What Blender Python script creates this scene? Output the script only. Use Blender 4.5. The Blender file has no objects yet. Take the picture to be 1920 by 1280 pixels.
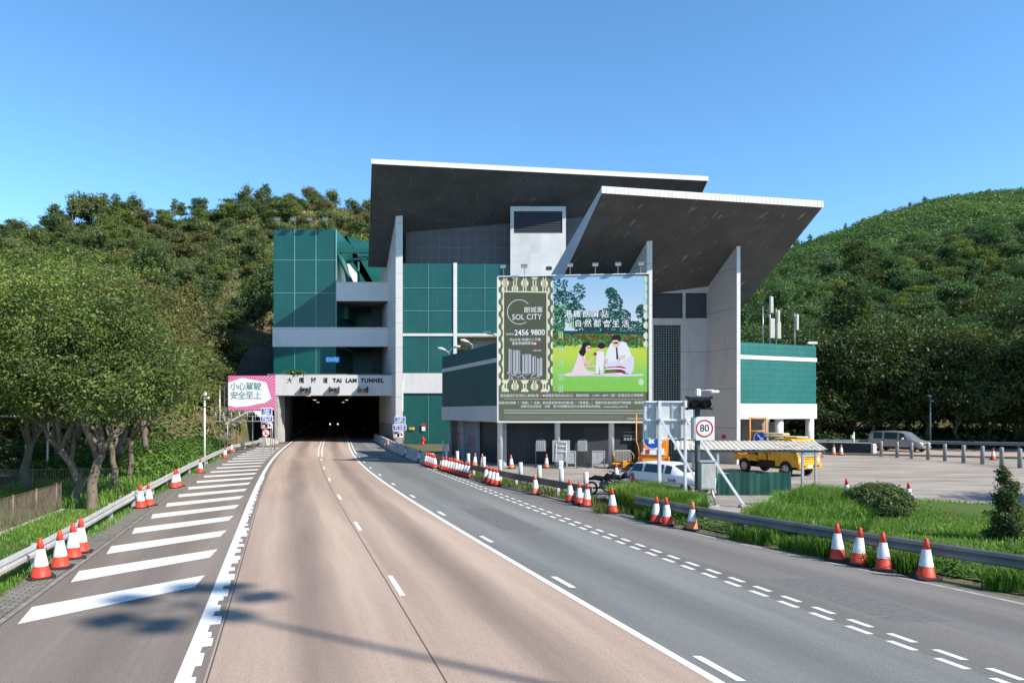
import bpy, math, random
import numpy as np
from mathutils import Vector, Matrix

# ------------------------------------------------------------------ camera, sky, sun, exposure
F, YH, H = 1300.0, 770.0, 3.8            # focal length in photo pixels, horizon row, eye height (upper deck of a bus)
scene = bpy.context.scene
COL = scene.collection
cam = bpy.data.cameras.new("camera")
cam.sensor_width = 36.0
cam.lens = 36.0 * F / 1920.0
cam.shift_y = (YH - 640.0) / 1920.0
cam.clip_start = 0.1
cam.clip_end = 6000
camo = bpy.data.objects.new("camera", cam)
camo.location = (0, 0, H)
camo.rotation_euler = (math.radians(90), 0, 0)
COL.objects.link(camo)
scene.camera = camo

SUN_AZ, SUN_EL = 60.0, 40.0              # degrees to the right of straight behind the camera; elevation
world = bpy.data.worlds.new("World")
scene.world = world
world.use_nodes = True
wn = world.node_tree.nodes
sky = wn.new("ShaderNodeTexSky")
sky.sky_type = 'NISHITA'
sky.sun_disc = False
sky.sun_elevation = math.radians(SUN_EL)
sky.sun_rotation = math.radians(180.0 - SUN_AZ)
sky.altitude = 0
sky.air_density = 0.8
sky.dust_density = 0.1
sky.ozone_density = 3.8
hs = wn.new("ShaderNodeHueSaturation")
hs.inputs["Hue"].default_value = 0.492
hs.inputs["Saturation"].default_value = 1.12
world.node_tree.links.new(sky.outputs[0], hs.inputs["Color"])
world.node_tree.links.new(hs.outputs[0], wn["Background"].inputs[0])
wn["Background"].inputs[1].default_value = 0.145
sl = bpy.data.lights.new("sun", 'SUN')
sl.energy = 4.3
sl.angle = math.radians(0.53)
sl.color = (1.0, 0.925, 0.82)
slo = bpy.data.objects.new("sun", sl)
_az, _el = math.radians(SUN_AZ), math.radians(SUN_EL)
SUNV = Vector((math.sin(_az) * math.cos(_el), -math.cos(_az) * math.cos(_el), math.sin(_el)))
slo.rotation_euler = SUNV.to_track_quat('Z', 'Y').to_euler()
slo.location = SUNV * 60
COL.objects.link(slo)
scene.view_settings.view_transform = 'Standard'
scene.view_settings.look = 'None'
scene.view_settings.exposure = 0.98
scene.view_settings.gamma = 1.0
scene.render.engine = 'CYCLES'
scene.cycles.max_bounces = 6
scene.cycles.diffuse_bounces = 3
scene.cycles.transparent_max_bounces = 6

# ------------------------------------------------------------------ helpers
rnd = random.Random(7)


def W(px, py, Y):
    return Vector(((px - 960.0) / F * Y, Y, H + (YH - py) / F * Y))


def G(px, py):
    Y = F * H / (py - YH)
    return Vector(((px - 960.0) / F * Y, Y, 0.0))


def X_at(px, Y):
    return (px - 960.0) / F * Y


def Z_at(py, Y):
    return H + (YH - py) / F * Y


_mats = {}


def mat(name, col, rough=0.7, metal=0.0, spec=0.3, noise=None, emit=None, bump=None):
    """noise=(scale, strength[, (sx,sy,sz)]) mottles the base colour with real dirt and wear; bump=(scale, strength)"""
    if name in _mats:
        return _mats[name]
    m = bpy.data.materials.new(name)
    m.use_nodes = True
    nt = m.node_tree
    b = nt.nodes["Principled BSDF"]
    b.inputs["Base Color"].default_value = (*col, 1)
    b.inputs["Roughness"].default_value = rough
    b.inputs["Metallic"].default_value = metal
    b.inputs["Specular IOR Level"].default_value = spec
    if noise or bump:
        tc = nt.nodes.new("ShaderNodeTexCoord")
    if noise:
        mp = nt.nodes.new("ShaderNodeMapping")
        if len(noise) > 2:
            mp.inputs["Scale"].default_value = noise[2]
        nt.links.new(tc.outputs["Object"], mp.inputs[0])
        nz = nt.nodes.new("ShaderNodeTexNoise")
        nz.inputs["Scale"].default_value = noise[0]
        nz.inputs["Detail"].default_value = 6
        nz.inputs["Roughness"].default_value = 0.62
        nt.links.new(mp.outputs[0], nz.inputs["Vector"])
        mr = nt.nodes.new("ShaderNodeMapRange")
        mr.inputs["From Min"].default_value = 0.28
        mr.inputs["From Max"].default_value = 0.72
        mr.inputs["To Min"].default_value = 1 - noise[1]
        mr.inputs["To Max"].default_value = 1 + noise[1]
        nt.links.new(nz.outputs[0], mr.inputs[0])
        vm = nt.nodes.new("ShaderNodeVectorMath")
        vm.operation = 'SCALE'
        vm.inputs[0].default_value = col
        nt.links.new(mr.outputs[0], vm.inputs["Scale"])
        nt.links.new(vm.outputs[0], b.inputs["Base Color"])
    if bump:
        nb = nt.nodes.new("ShaderNodeTexNoise")
        nb.inputs["Scale"].default_value = bump[0]
        nb.inputs["Detail"].default_value = 4
        nt.links.new(tc.outputs["Object"], nb.inputs["Vector"])
        bp = nt.nodes.new("ShaderNodeBump")
        bp.inputs["Strength"].default_value = bump[1]
        bp.inputs["Distance"].default_value = 0.02
        nt.links.new(nb.outputs[0], bp.inputs["Height"])
        nt.links.new(bp.outputs[0], b.inputs["Normal"])
    if emit:
        b.inputs["Emission Color"].default_value = (*emit[0], 1)
        b.inputs["Emission Strength"].default_value = emit[1]
    _mats[name] = m
    return m


class N:
    """tiny node-graph builder"""
    def __init__(s, name):
        s.m = bpy.data.materials.new(name)
        s.m.use_nodes = True
        s.nt = s.m.node_tree
        s.b = s.nt.nodes["Principled BSDF"]
        s.out = s.nt.nodes["Material Output"]
        _mats[name] = s.m

    def n(s, t, **kw):
        x = s.nt.nodes.new(t)
        for k, v in kw.items():
            setattr(x, k, v)
        return x

    def l(s, a, b):
        s.nt.links.new(a, b)

    def val(s, x, sock):
        if isinstance(x, (int, float)):
            sock.default_value = x
        elif isinstance(x, tuple):
            sock.default_value = x if len(x) == len(sock.default_value) else (*x, 1)
        else:
            s.l(x, sock)

    def math(s, op, a, b=0.0, c=None, clamp=False):
        x = s.n("ShaderNodeMath", operation=op, use_clamp=clamp)
        s.val(a, x.inputs[0])
        s.val(b, x.inputs[1])
        if c is not None:
            s.val(c, x.inputs[2])
        return x.outputs[0]

    def noise(s, vec, scale, detail=5, rough=0.6):
        x = s.n("ShaderNodeTexNoise")
        x.inputs["Scale"].default_value = scale
        x.inputs["Detail"].default_value = detail
        x.inputs["Roughness"].default_value = rough
        if vec is not None:
            s.l(vec, x.inputs["Vector"])
        return x.outputs[0]

    def step(s, v, a, b, lo=0.0, hi=1.0):
        x = s.n("ShaderNodeMapRange", interpolation_type='SMOOTHSTEP')
        s.val(v, x.inputs[0])
        for i, q in ((1, a), (2, b), (3, lo), (4, hi)):
            x.inputs[i].default_value = q
        return x.outputs[0]

    def mix(s, f, a, b):
        x = s.n("ShaderNodeMix", data_type='RGBA')
        s.val(f, x.inputs[0])
        s.val(a, x.inputs[6])
        s.val(b, x.inputs[7])
        return x.outputs[2]

    def coords(s, kind="Object"):
        tc = s.n("ShaderNodeTexCoord")
        sp = s.n("ShaderNodeSeparateXYZ")
        s.l(tc.outputs[kind], sp.inputs[0])
        return tc.outputs[kind], sp.outputs

    def comb(s, x, y, z):
        c = s.n("ShaderNodeCombineXYZ")
        s.val(x, c.inputs[0]); s.val(y, c.inputs[1]); s.val(z, c.inputs[2])
        return c.outputs[0]

    def bump(s, h, strength=0.3, dist=0.02):
        b = s.n("ShaderNodeBump")
        b.inputs["Strength"].default_value = strength
        b.inputs["Distance"].default_value = dist
        s.l(h, b.inputs["Height"])
        s.l(b.outputs[0], s.b.inputs["Normal"])

    def fin(s, col, rough=0.7, spec=0.3):
        s.val(col, s.b.inputs["Base Color"])
        s.val(rough, s.b.inputs["Roughness"])
        s.b.inputs["Specular IOR Level"].default_value = spec
        return s.m


class MB:
    """collects shapes into one mesh"""
    def __init__(s, M=None):
        s.v, s.f, s.mi, s.uv = [], [], [], {}
        s.M = M or Matrix.Identity(4)
        s.smooth = set()

    def add(s, vs, fs, mi=0, smooth=False):
        o = len(s.v)
        s.v += [s.M @ Vector(p) for p in vs]
        for f in fs:
            if smooth:
                s.smooth.add(len(s.f))
            s.f.append(tuple(i + o for i in f))
            s.mi.append(mi)
        return s

    def box(s, x0, x1, y0, y1, z0, z1, mi=0):
        return s.add([(x0, y0, z0), (x1, y0, z0), (x1, y1, z0), (x0, y1, z0), (x0, y0, z1), (x1, y0, z1), (x1, y1, z1), (x0, y1, z1)],
                     [(0, 3, 2, 1), (4, 5, 6, 7), (0, 1, 5, 4), (1, 2, 6, 5), (2, 3, 7, 6), (3, 0, 4, 7)], mi)

    def bbox(s, x0, x1, y0, y1, z0, z1, b=0.02, mi=0):
        """box with chamfered vertical and horizontal edges"""
        b = min(b, (x1 - x0) * .45, (y1 - y0) * .45, (z1 - z0) * .45)
        rings = []
        for z, i in ((z0, b), (z0 + b, 0), (z1 - b, 0), (z1, b)):
            a0, a1, c0, c1 = x0 + i, x1 - i, y0 + i, y1 - i
            rings.append([(a0 + b, c0, z), (a1 - b, c0, z), (a1, c0 + b, z), (a1, c1 - b, z), (a1 - b, c1, z), (a0 + b, c1, z), (a0, c1 - b, z), (a0, c0 + b, z)])
        vs = [p for r in rings for p in r]
        fs = [tuple(range(7, -1, -1)), tuple(range(24, 32))]
        for k in range(3):
            for j in range(8):
                fs.append((k * 8 + j, k * 8 + (j + 1) % 8, k * 8 + 8 + (j + 1) % 8, k * 8 + 8 + j))
        return s.add(vs, fs, mi)

    def prism(s, pts, z0, z1, mi=0, mi_top=None):
        """plan polygon (counter-clockwise) from z0 to z1; each of z0, z1 a number or a list"""
        n = len(pts)
        a = z0 if isinstance(z0, (list, tuple)) else [z0] * n
        b = z1 if isinstance(z1, (list, tuple)) else [z1] * n
        vs = [(p[0], p[1], a[i]) for i, p in enumerate(pts)] + [(p[0], p[1], b[i]) for i, p in enumerate(pts)]
        s.add(vs, [tuple(range(n - 1, -1, -1))] + [(i, (i + 1) % n, n + (i + 1) % n, n + i) for i in range(n)], mi)
        o = len(s.v) - 2 * n
        s.f.append(tuple(o + n + i for i in range(n)))
        s.mi.append(mi if mi_top is None else mi_top)
        return s

    def tube(s, p0, p1, r0, r1=None, n=8, mi=0, smooth=True, caps=True):
        return s.path([p0, p1], [r0, r0 if r1 is None else r1], n, mi, smooth, caps)

    def path(s, pts, rs, n=8, mi=0, smooth=True, caps=True):
        pts = [Vector(p) for p in pts]
        if isinstance(rs, (int, float)):
            rs = [rs] * len(pts)
        vs, fs = [], []
        up = None
        for i, p in enumerate(pts):
            d = (pts[min(i + 1, len(pts) - 1)] - pts[max(i - 1, 0)]).normalized()
            if up is None:
                up = Vector((0, 0, 1)) if abs(d.z) < 0.9 else Vector((1, 0, 0))
            a = d.cross(up).normalized()
            b = a.cross(d).normalized()
            up = b
            for k in range(n):
                t = 2 * math.pi * k / n
                vs.append(p + (a * math.cos(t) + b * math.sin(t)) * rs[i])
        for i in range(len(pts) - 1):
            for k in range(n):
                fs.append((i * n + k, i * n + (k + 1) % n, (i + 1) * n + (k + 1) % n, (i + 1) * n + k))
        s.add(vs, fs, mi, smooth)
        if caps:
            o = len(s.v) - len(vs)
            s.f.append(tuple(o + k for k in range(n - 1, -1, -1))); s.mi.append(mi)
            s.f.append(tuple(o + (len(pts) - 1) * n + k for k in range(n))); s.mi.append(mi)
        return s

    def lathe(s, prof, c=(0, 0, 0), n=16, mi=0, smooth=True):
        """prof: (r, z[, material]) from bottom to top"""
        vs = []
        for q in prof:
            for k in range(n):
                t = 2 * math.pi * k / n
                vs.append((c[0] + q[0] * math.cos(t), c[1] + q[0] * math.sin(t), c[2] + q[1]))
        o = len(s.v)
        s.add(vs, [])
        for i in range(len(prof) - 1):
            m = prof[i][2] if len(prof[i]) > 2 else mi
            for k in range(n):
                if smooth:
                    s.smooth.add(len(s.f))
                s.f.append((o + i * n + k, o + i * n + (k + 1) % n, o + (i + 1) * n + (k + 1) % n, o + (i + 1) * n + k))
                s.mi.append(m)
        s.f.append(tuple(o + k for k in range(n - 1, -1, -1))); s.mi.append(prof[0][2] if len(prof[0]) > 2 else mi)
        e = o + (len(prof) - 1) * n
        s.f.append(tuple(e + k for k in range(n))); s.mi.append(prof[-2][2] if len(prof[-2]) > 2 else mi)
        return s

    def disc(s, c, r, axis='y', n=24, mi=0, r2=None, sy=1.0):
        """flat disc or ring facing -Y (axis y)"""
        vs = []
        for k in range(n):
            t = 2 * math.pi * k / n
            vs.append((c[0] + r * math.cos(t), c[1], c[2] + r * sy * math.sin(t)))
        if r2 is None:
            return s.add(vs, [tuple(range(n))], mi)
        for k in range(n):
            t = 2 * math.pi * k / n
            vs.append((c[0] + r2 * math.cos(t), c[1], c[2] + r2 * sy * math.sin(t)))
        return s.add(vs, [(k, (k + 1) % n, n + (k + 1) % n, n + k) for k in range(n)], mi)

    def build(s, name, mats, parent=None, kind=None):
        me = bpy.data.meshes.new(name)
        me.from_pydata([tuple(p) for p in s.v], [], s.f)
        for m in (mats if isinstance(mats, (list, tuple)) else [mats]):
            me.materials.append(m)
        me.polygons.foreach_set("material_index", s.mi)
        if s.smooth:
            me.polygons.foreach_set("use_smooth", [i in s.smooth for i in range(len(s.f))])
        me.update()
        return link(name, me, parent, kind)


def link(name, data, parent=None, kind=None):
    o = bpy.data.objects.new(name, data)
    COL.objects.link(o)
    if parent:
        o.parent = parent
    if kind:
        o["kind"] = kind
    return o


def tag(o, label, cat, group=None, kind=None):
    o["label"] = label
    o["category"] = cat
    if group:
        o["group"] = group
    if kind:
        o["kind"] = kind
    return o


def thing(name, label, cat, loc=(0, 0, 0), rz=0.0, group=None):
    o = link(name, None)
    o.empty_display_size = 0.3
    o.location = loc
    o.rotation_euler = (0, 0, rz)
    return tag(o, label, cat, group)


KIDS = {}


def copy_tree(o, loc=None, rz=None, label=None, group=None, scale=None):
    def rec(q, parent):
        c = q.copy()
        COL.objects.link(c)
        c.parent = parent
        for ch in [x for x in KIDS_OF(q)]:
            rec(ch, c)
        return c
    r = rec(o, None)
    if loc is not None:
        r.location = loc
    if rz is not None:
        r.rotation_euler = (0, 0, rz)
    if scale is not None:
        r.scale = scale if isinstance(scale, (tuple, list)) else (scale,) * 3
    if label:
        r["label"] = label
    if group:
        r["group"] = group
    return r


def KIDS_OF(q):
    if q.name not in KIDS:
        KIDS[q.name] = list(q.children)
    return KIDS[q.name]


def text(body, size, m, M, parent, name="lettering", ax='CENTER', ay='CENTER', bold=0.0, ext=0.0, sx=1.0, spacing=1.0):
    """lettering in the local XY plane of M"""
    cu = bpy.data.curves.new(name, 'FONT')
    cu.body = body
    cu.size = size
    cu.align_x = ax
    cu.align_y = ay
    cu.offset = bold
    cu.extrude = ext
    cu.resolution_u = 3
    cu.space_character = spacing
    ob = bpy.data.objects.new(name, cu)
    me = bpy.data.meshes.new_from_object(ob)
    bpy.data.objects.remove(ob)
    bpy.data.curves.remove(cu)
    me.name = name
    me.materials.clear()
    me.materials.append(m)
    me.transform(M @ Matrix.Diagonal((sx, 1, 1, 1)))
    return link(name, me, parent)


def face_y(x, y, z, rz=0.0):
    """matrix that stands the XY plane upright, facing -Y"""
    return Matrix.Translation((x, y, z)) @ Matrix.Rotation(rz, 4, 'Z') @ Matrix.Rotation(math.radians(90), 4, 'X')


def np_mesh(name, verts, quads, mats, attrs=None, smooth=False, parent=None, kind=None, nside=4):
    me = bpy.data.meshes.new(name)
    nv, nf = len(verts), len(quads)
    me.vertices.add(nv)
    me.vertices.foreach_set("co", np.ascontiguousarray(verts, dtype=np.float32).ravel())
    me.loops.add(nf * nside)
    me.loops.foreach_set("vertex_index", np.ascontiguousarray(quads, dtype=np.int32).ravel())
    me.polygons.add(nf)
    me.polygons.foreach_set("loop_start", np.arange(0, nf * nside, nside, dtype=np.int32))
    me.polygons.foreach_set("loop_total", np.full(nf, nside, dtype=np.int32))
    if smooth:
        me.polygons.foreach_set("use_smooth", np.ones(nf, dtype=bool))
    for k, a in (attrs or {}).items():
        at = me.attributes.new(k, 'FLOAT', 'POINT')
        at.data.foreach_set("value", np.ascontiguousarray(a, dtype=np.float32))
    me.update(calc_edges=True)
    for m in (mats if isinstance(mats, (list, tuple)) else [mats]):
        me.materials.append(m)
    if name is None:
        return me
    return link(name, me, parent, kind)


def interp(pts, y):
    """smooth monotone-ish interpolation of X over Y"""
    ys = [p[0] for p in pts]
    if y <= ys[0]:
        i = 0
    elif y >= ys[-1]:
        i = len(ys) - 2
    else:
        i = max(k for k in range(len(ys) - 1) if ys[k] <= y)
    y0, x0 = pts[i]
    y1, x1 = pts[i + 1]
    if y < ys[0] or y > ys[-1]:
        return x0 + (x1 - x0) * (y - y0) / (y1 - y0)
    m = lambda k: (pts[min(k + 1, len(pts) - 1)][1] - pts[max(k - 1, 0)][1]) / (pts[min(k + 1, len(pts) - 1)][0] - pts[max(k - 1, 0)][0])
    h = y1 - y0
    t = (y - y0) / h
    return (2 * t**3 - 3 * t**2 + 1) * x0 + (t**3 - 2 * t**2 + t) * h * m(i) + (-2 * t**3 + 3 * t**2) * x1 + (t**3 - t**2) * h * m(i + 1)


# ------------------------------------------------------------------ materials
def tile_mat(name, col, line, sz=0.3, lw=0.07, var=0.10, rough=0.3, lv=0.5):
    n = N(name)
    vec, (x, y, z) = n.coords()
    u = n.math('ADD', n.math('MULTIPLY', x, 1.0), n.math('MULTIPLY', y, 1.0))
    fu = n.math('FRACT', n.math('DIVIDE', u, sz))
    fz = n.math('FRACT', n.math('DIVIDE', z, sz))
    g = n.math('MAXIMUM', n.math('LESS_THAN', fu, lw), n.math('LESS_THAN', fz, lw))
    cu = n.math('FLOOR', n.math('DIVIDE', u, sz))
    cz = n.math('FLOOR', n.math('DIVIDE', z, sz))
    wn_ = n.n("ShaderNodeTexWhiteNoise", noise_dimensions='2D')
    n.l(n.comb(cu, cz, 0.0), wn_.inputs["Vector"])
    big = n.noise(vec, 0.35, 5)
    f = n.math('ADD', n.math('MULTIPLY', wn_.outputs[0], var), n.math('MULTIPLY', big, 0.5))
    base = n.mix(n.step(f, 0.15, 0.5), tuple(c * 0.86 for c in col), tuple(c * 1.14 for c in col))
    # limescale left in the joints in ragged patches
    st = n.noise(n.comb(n.math('MULTIPLY', u, 0.9), 0.0, n.math('MULTIPLY', z, 0.35)), 0.8, 6, 0.7)
    lf = n.math('MULTIPLY', g, n.step(st, 0.42, 0.72, lv * 0.35, lv))
    colr = n.mix(lf, base, line)
    n.bump(n.math('SUBTRACT', 1.0, g), 0.25, 0.004)
    return n.fin(colr, rough, 0.45)


TEAL = tile_mat("teal_tiles", (0.005, 0.078, 0.070), (0.12, 0.26, 0.24))
TEAL_L = tile_mat("teal_tiles_wide", (0.008, 0.112, 0.098), (0.10, 0.28, 0.26), sz=0.42, lw=0.09, rough=0.35)
TEAL_D = tile_mat("dark_tiles", (0.004, 0.075, 0.076), (0.02, 0.11, 0.11), rough=0.55, lv=.3)
WHITE_T = tile_mat("white_tiles", (0.52, 0.52, 0.51), (0.36, 0.36, 0.35), sz=1.15, lw=0.02, rough=0.45, lv=0.9)
BROWN_T = tile_mat("brown_cladding", (0.085, 0.078, 0.08), (0.3, 0.3, 0.3), sz=1.1, lw=0.03, rough=0.5, lv=0.7)


def panel_mat(name, col, streak=0.25):
    n = N(name)
    vec, (x, y, z) = n.coords()
    u = n.math('ADD', x, y)
    s = n.noise(n.comb(n.math('MULTIPLY', u, 2.2), 0.0, n.math('MULTIPLY', z, 0.22)), 1.0, 6, 0.65)
    b = n.noise(vec, 0.5, 4)
    f = n.math('ADD', n.step(s, 0.5, 0.8, 0.0, streak), n.step(b, 0.45, 0.8, 0.0, streak * 0.6))
    fz = n.math('FRACT', n.math('DIVIDE', n.math('ADD', z, 0.3), 2.85))
    j = n.math('LESS_THAN', fz, 0.012)
    c = n.mix(f, col, tuple(q * 0.45 for q in col))
    c = n.mix(n.math('MULTIPLY', j, 0.75), c, (0.07, 0.07, 0.07))
    return n.fin(c, 0.55, 0.35)


PANEL = panel_mat("white_panels", (0.60, 0.59, 0.565), 0.35)
PANEL_G = panel_mat("grey_panels", (0.38, 0.375, 0.37), 0.4)
WHITE = mat("white_paint", (0.62, 0.62, 0.61), 0.5, noise=(0.8, 0.08))
FASCIA = mat("fascia_white", (0.60, 0.59, 0.565), 0.55, noise=(1.5, 0.10))
RIBBED = None


def soffit_mat(name, col, streaks, d):
    n = N(name)
    vec, (x, y, z) = n.coords()
    # along the slope (v) and across it (u)
    u = n.math('ADD', n.math('MULTIPLY', x, d[0]), n.math('MULTIPLY', y, d[1]))
    v = n.math('ADD', n.math('MULTIPLY', x, -d[1]), n.math('MULTIPLY', y, d[0]))
    fu = n.math('LESS_THAN', n.math('FRACT', n.math('DIVIDE', v, 0.9)), 0.035)
    # flaking paint: long thin pale scratches running down the slope, gathered in patches
    k1 = n.math('ADD', u, n.math('MULTIPLY', v, 0.45))
    s = n.noise(n.comb(n.math('MULTIPLY', k1, 9.0), n.math('MULTIPLY', v, 0.9), 0.0), 1.0, 3, 0.6)
    p = n.noise(n.comb(n.math('MULTIPLY', k1, 0.9), n.math('MULTIPLY', v, 0.8), 3.0), 0.8, 4, 0.6)
    m_ = n.math('MULTIPLY', n.step(s, 0.60, 0.68), n.step(p, 0.46, 0.62))
    b = n.noise(vec, 0.6, 5)
    c = n.mix(n.step(b, 0.3, 0.7), tuple(q * 0.85 for q in col), tuple(q * 1.15 for q in col))
    c = n.mix(n.math('MULTIPLY', fu, 0.35), c, tuple(q * 0.4 for q in col))
    c = n.mix(n.math('MULTIPLY', m_, streaks), c, (0.55, 0.55, 0.55))
    return n.fin(c, 0.5, 0.3)


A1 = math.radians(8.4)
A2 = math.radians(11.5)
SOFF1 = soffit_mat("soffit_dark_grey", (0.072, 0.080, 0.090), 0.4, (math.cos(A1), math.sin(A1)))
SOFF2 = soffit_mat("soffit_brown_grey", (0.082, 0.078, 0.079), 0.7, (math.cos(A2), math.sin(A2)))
DARK = mat("dark_void", (0.02, 0.022, 0.027), 0.6)
DARKW = mat("dark_wall", (0.045, 0.047, 0.055), 0.6, noise=(0.6, 0.25))
CONC = mat("concrete", (0.34, 0.33, 0.31), 0.85, noise=(1.2, 0.25), bump=(18, 0.3))
CONC_D = mat("dark_concrete", (0.14, 0.135, 0.125), 0.85, noise=(1.0, 0.3))
GALV = mat("galvanised_steel", (0.42, 0.43, 0.44), 0.42, metal=0.55, noise=(3, 0.2))
STEELD = mat("dark_steel", (0.10, 0.105, 0.11), 0.5, metal=0.3, noise=(4, 0.3))
BLACK = mat("black_plastic", (0.012, 0.012, 0.014), 0.4)
RUBBER = mat("rubber", (0.022, 0.022, 0.022), 0.85, noise=(6, 0.3))
RED = mat("red_paint", (0.50, 0.025, 0.02), 0.45, noise=(5, 0.15))
YEL = mat("yellow_paint", (0.60, 0.27, 0.012), 0.35, spec=0.5, noise=(2, 0.10))
ORG = mat("orange_paint", (0.70, 0.24, 0.02), 0.45, noise=(2, 0.15))
BLUE = mat("sign_blue", (0.01, 0.085, 0.42), 0.4, noise=(4, 0.06))
SIGNW = mat("sign_white", (0.78, 0.78, 0.77), 0.45)
SIGNR = mat("sign_red", (0.50, 0.015, 0.03), 0.4)
GLASS = mat("vehicle_glass", (0.02, 0.03, 0.035), 0.06, spec=0.8)
WHITEP = mat("white_car_paint", (0.66, 0.68, 0.70), 0.25, spec=0.5)
SILVER = mat("silver_car_paint", (0.30, 0.29, 0.27), 0.3, metal=0.5, spec=0.5)
LAMPG = mat("lamp_glass", (0.7, 0.72, 0.72), 0.1, spec=0.7)
CHROME = mat("wheel_alloy", (0.45, 0.45, 0.46), 0.3, metal=0.7)
GREENF = mat("green_mesh_cloth", (0.008, 0.06, 0.045), 0.7, noise=(1.5, 0.3, (1, 1, 0.3)))
TEALP = mat("teal_strut_paint", (0.012, 0.09, 0.085), 0.5)


def leaf_mat(name, stops, rough=0.55, trans=0.22):
    """leaf colour drawn per leaf clump from the ramp"""
    n = N(name)
    at = n.n("ShaderNodeAttribute", attribute_name="tint")
    oi = n.n("ShaderNodeObjectInfo")
    r = n.n("ShaderNodeValToRGB")
    els = r.color_ramp.elements
    els[0].position, els[0].color = stops[0][0], (*stops[0][1], 1)
    els[1].position, els[1].color = stops[-1][0], (*stops[-1][1], 1)
    for p, c in stops[1:-1]:
        e = els.new(p)
        e.color = (*c, 1)
    f = n.math('ADD', at.outputs["Fac"], n.math('MULTIPLY', n.math('SUBTRACT', oi.outputs["Random"], 0.5), 0.35), clamp=True)
    n.l(f, r.inputs[0])
    d = n.n("ShaderNodeBsdfDiffuse")
    n.l(r.outputs[0], d.inputs[0])
    t = n.n("ShaderNodeBsdfTranslucent")
    vm = n.n("ShaderNodeVectorMath", operation='MULTIPLY')
    vm.inputs[1].default_value = (1.1, 1.25, 0.5)
    n.l(r.outputs[0], vm.inputs[0])
    n.l(vm.outputs[0], t.inputs[0])
    g = n.n("ShaderNodeBsdfGlossy")
    g.inputs["Roughness"].default_value = 0.5
    g.inputs["Color"].default_value = (1, 1, 1, 1)
    m1 = n.n("ShaderNodeMixShader")
    m1.inputs[0].default_value = trans
    n.l(d.outputs[0], m1.inputs[1]); n.l(t.outputs[0], m1.inputs[2])
    m2 = n.n("ShaderNodeMixShader")
    m2.inputs[0].default_value = 0.015
    n.l(m1.outputs[0], m2.inputs[1]); n.l(g.outputs[0], m2.inputs[2])
    n.l(m2.outputs[0], n.out.inputs[0])
    return n.m


LEAF_G = leaf_mat("leaves_green", [(0.0, (0.055, 0.080, 0.024)), (0.4, (0.112, 0.162, 0.038)), (0.75, (0.19, 0.235, 0.05)), (1.0, (0.30, 0.27, 0.07))], trans=0.3)
LEAF_B = leaf_mat("leaves_olive_brown", [(0.0, (0.058, 0.068, 0.026)), (0.4, (0.125, 0.124, 0.040)), (0.75, (0.185, 0.165, 0.055)), (1.0, (0.25, 0.17, 0.07))], trans=0.3)
LEAF_D = leaf_mat("leaves_dark", [(0.0, (0.030, 0.052, 0.018)), (0.5, (0.055, 0.088, 0.026)), (0.85, (0.10, 0.115, 0.036)), (1.0, (0.14, 0.12, 0.05))], trans=0.3)  # dark leaves; shade of the right tree belt is partly put into this colour
LEAF_H = leaf_mat("leaves_hillside", [(0.0, (0.045, 0.080, 0.030)), (0.4, (0.095, 0.140, 0.045)), (0.75, (0.165, 0.185, 0.065)), (1.0, (0.28, 0.24, 0.12))], trans=0.3)
LEAF_R = leaf_mat("leaves_far_hillside", [(0.0, (0.045, 0.090, 0.042)), (0.45, (0.078, 0.145, 0.052)), (0.85, (0.125, 0.19, 0.065)), (1.0, (0.17, 0.18, 0.09))], trans=0.3)
LEAF_S = leaf_mat("leaves_shrub", [(0.0, (0.03, 0.07, 0.02)), (0.5, (0.06, 0.13, 0.025)), (0.9, (0.11, 0.2, 0.035)), (1.0, (0.3, 0.12, 0.10))])
GRASSM = leaf_mat("grass_blades", [(0.0, (0.05, 0.10, 0.018)), (0.5, (0.115, 0.235, 0.032)), (0.85, (0.19, 0.33, 0.055)), (1.0, (0.36, 0.33, 0.15))], trans=0.35)
GRASS_DRY = leaf_mat("dry_grass_blades", [(0.0, (0.07, 0.10, 0.02)), (0.5, (0.14, 0.17, 0.04)), (1.0, (0.28, 0.24, 0.11))], trans=0.3)
BARK = mat("bark", (0.14, 0.115, 0.09), 0.9, noise=(3, 0.45, (1, 1, 0.4)), bump=(14, 0.8))
BARK_P = mat("pale_bark", (0.135, 0.11, 0.08), 0.9, noise=(3, 0.4, (1, 1, 0.4)), bump=(14, 0.8))
# ------------------------------------------------------------------ ground and roads
XP_L = [(-20, 5.6), (0, -1.45), (9.7, -4.62), (15, -6.35), (21.5, -8.45), (28.2, -10.7), (35.3, -12.95), (44.9, -15.95), (54.9, -18.9), (67.7, -22.5), (85, -27.0), (110, -33.3), (220, -61)]
XP_S = [(-20, 9.4), (0, 2.45), (9.88, -0.84), (15, -2.50), (23, -5.15), (30.5, -7.65), (38.3, -10.1), (51.5, -14.1), (65.9, -18.2), (82, -22.5), (98.8, -26.7), (220, -57)]
XP_R = [(-20, 13.2), (0, 6.2), (9.78, 2.86), (14.7, 1.05), (17.15, 0.16), (20.6, -1.1), (25.3, -2.85), (31.9, -5.3), (41.2, -8.1), (49.4, -10.6), (61.75, -14.2), (79.7, -18.9), (95, -22.7), (220, -54)]
XP_A = [(-20, 20), (0, 10.6), (9.98, 6.79), (12.14, 5.98), (13.7, 5.4), (16.75, 4.27), (20.67, 2.93), (23.7, 1.85), (26.7, 0.8), (31.3, -0.72), (34.9, -1.93), (38.6, -3.15), (43, -4.6), (48.5, -6.45), (56, -8.95), (61, -10.5), (74, -14.2), (95, -19.3), (220, -50.5)]
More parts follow.
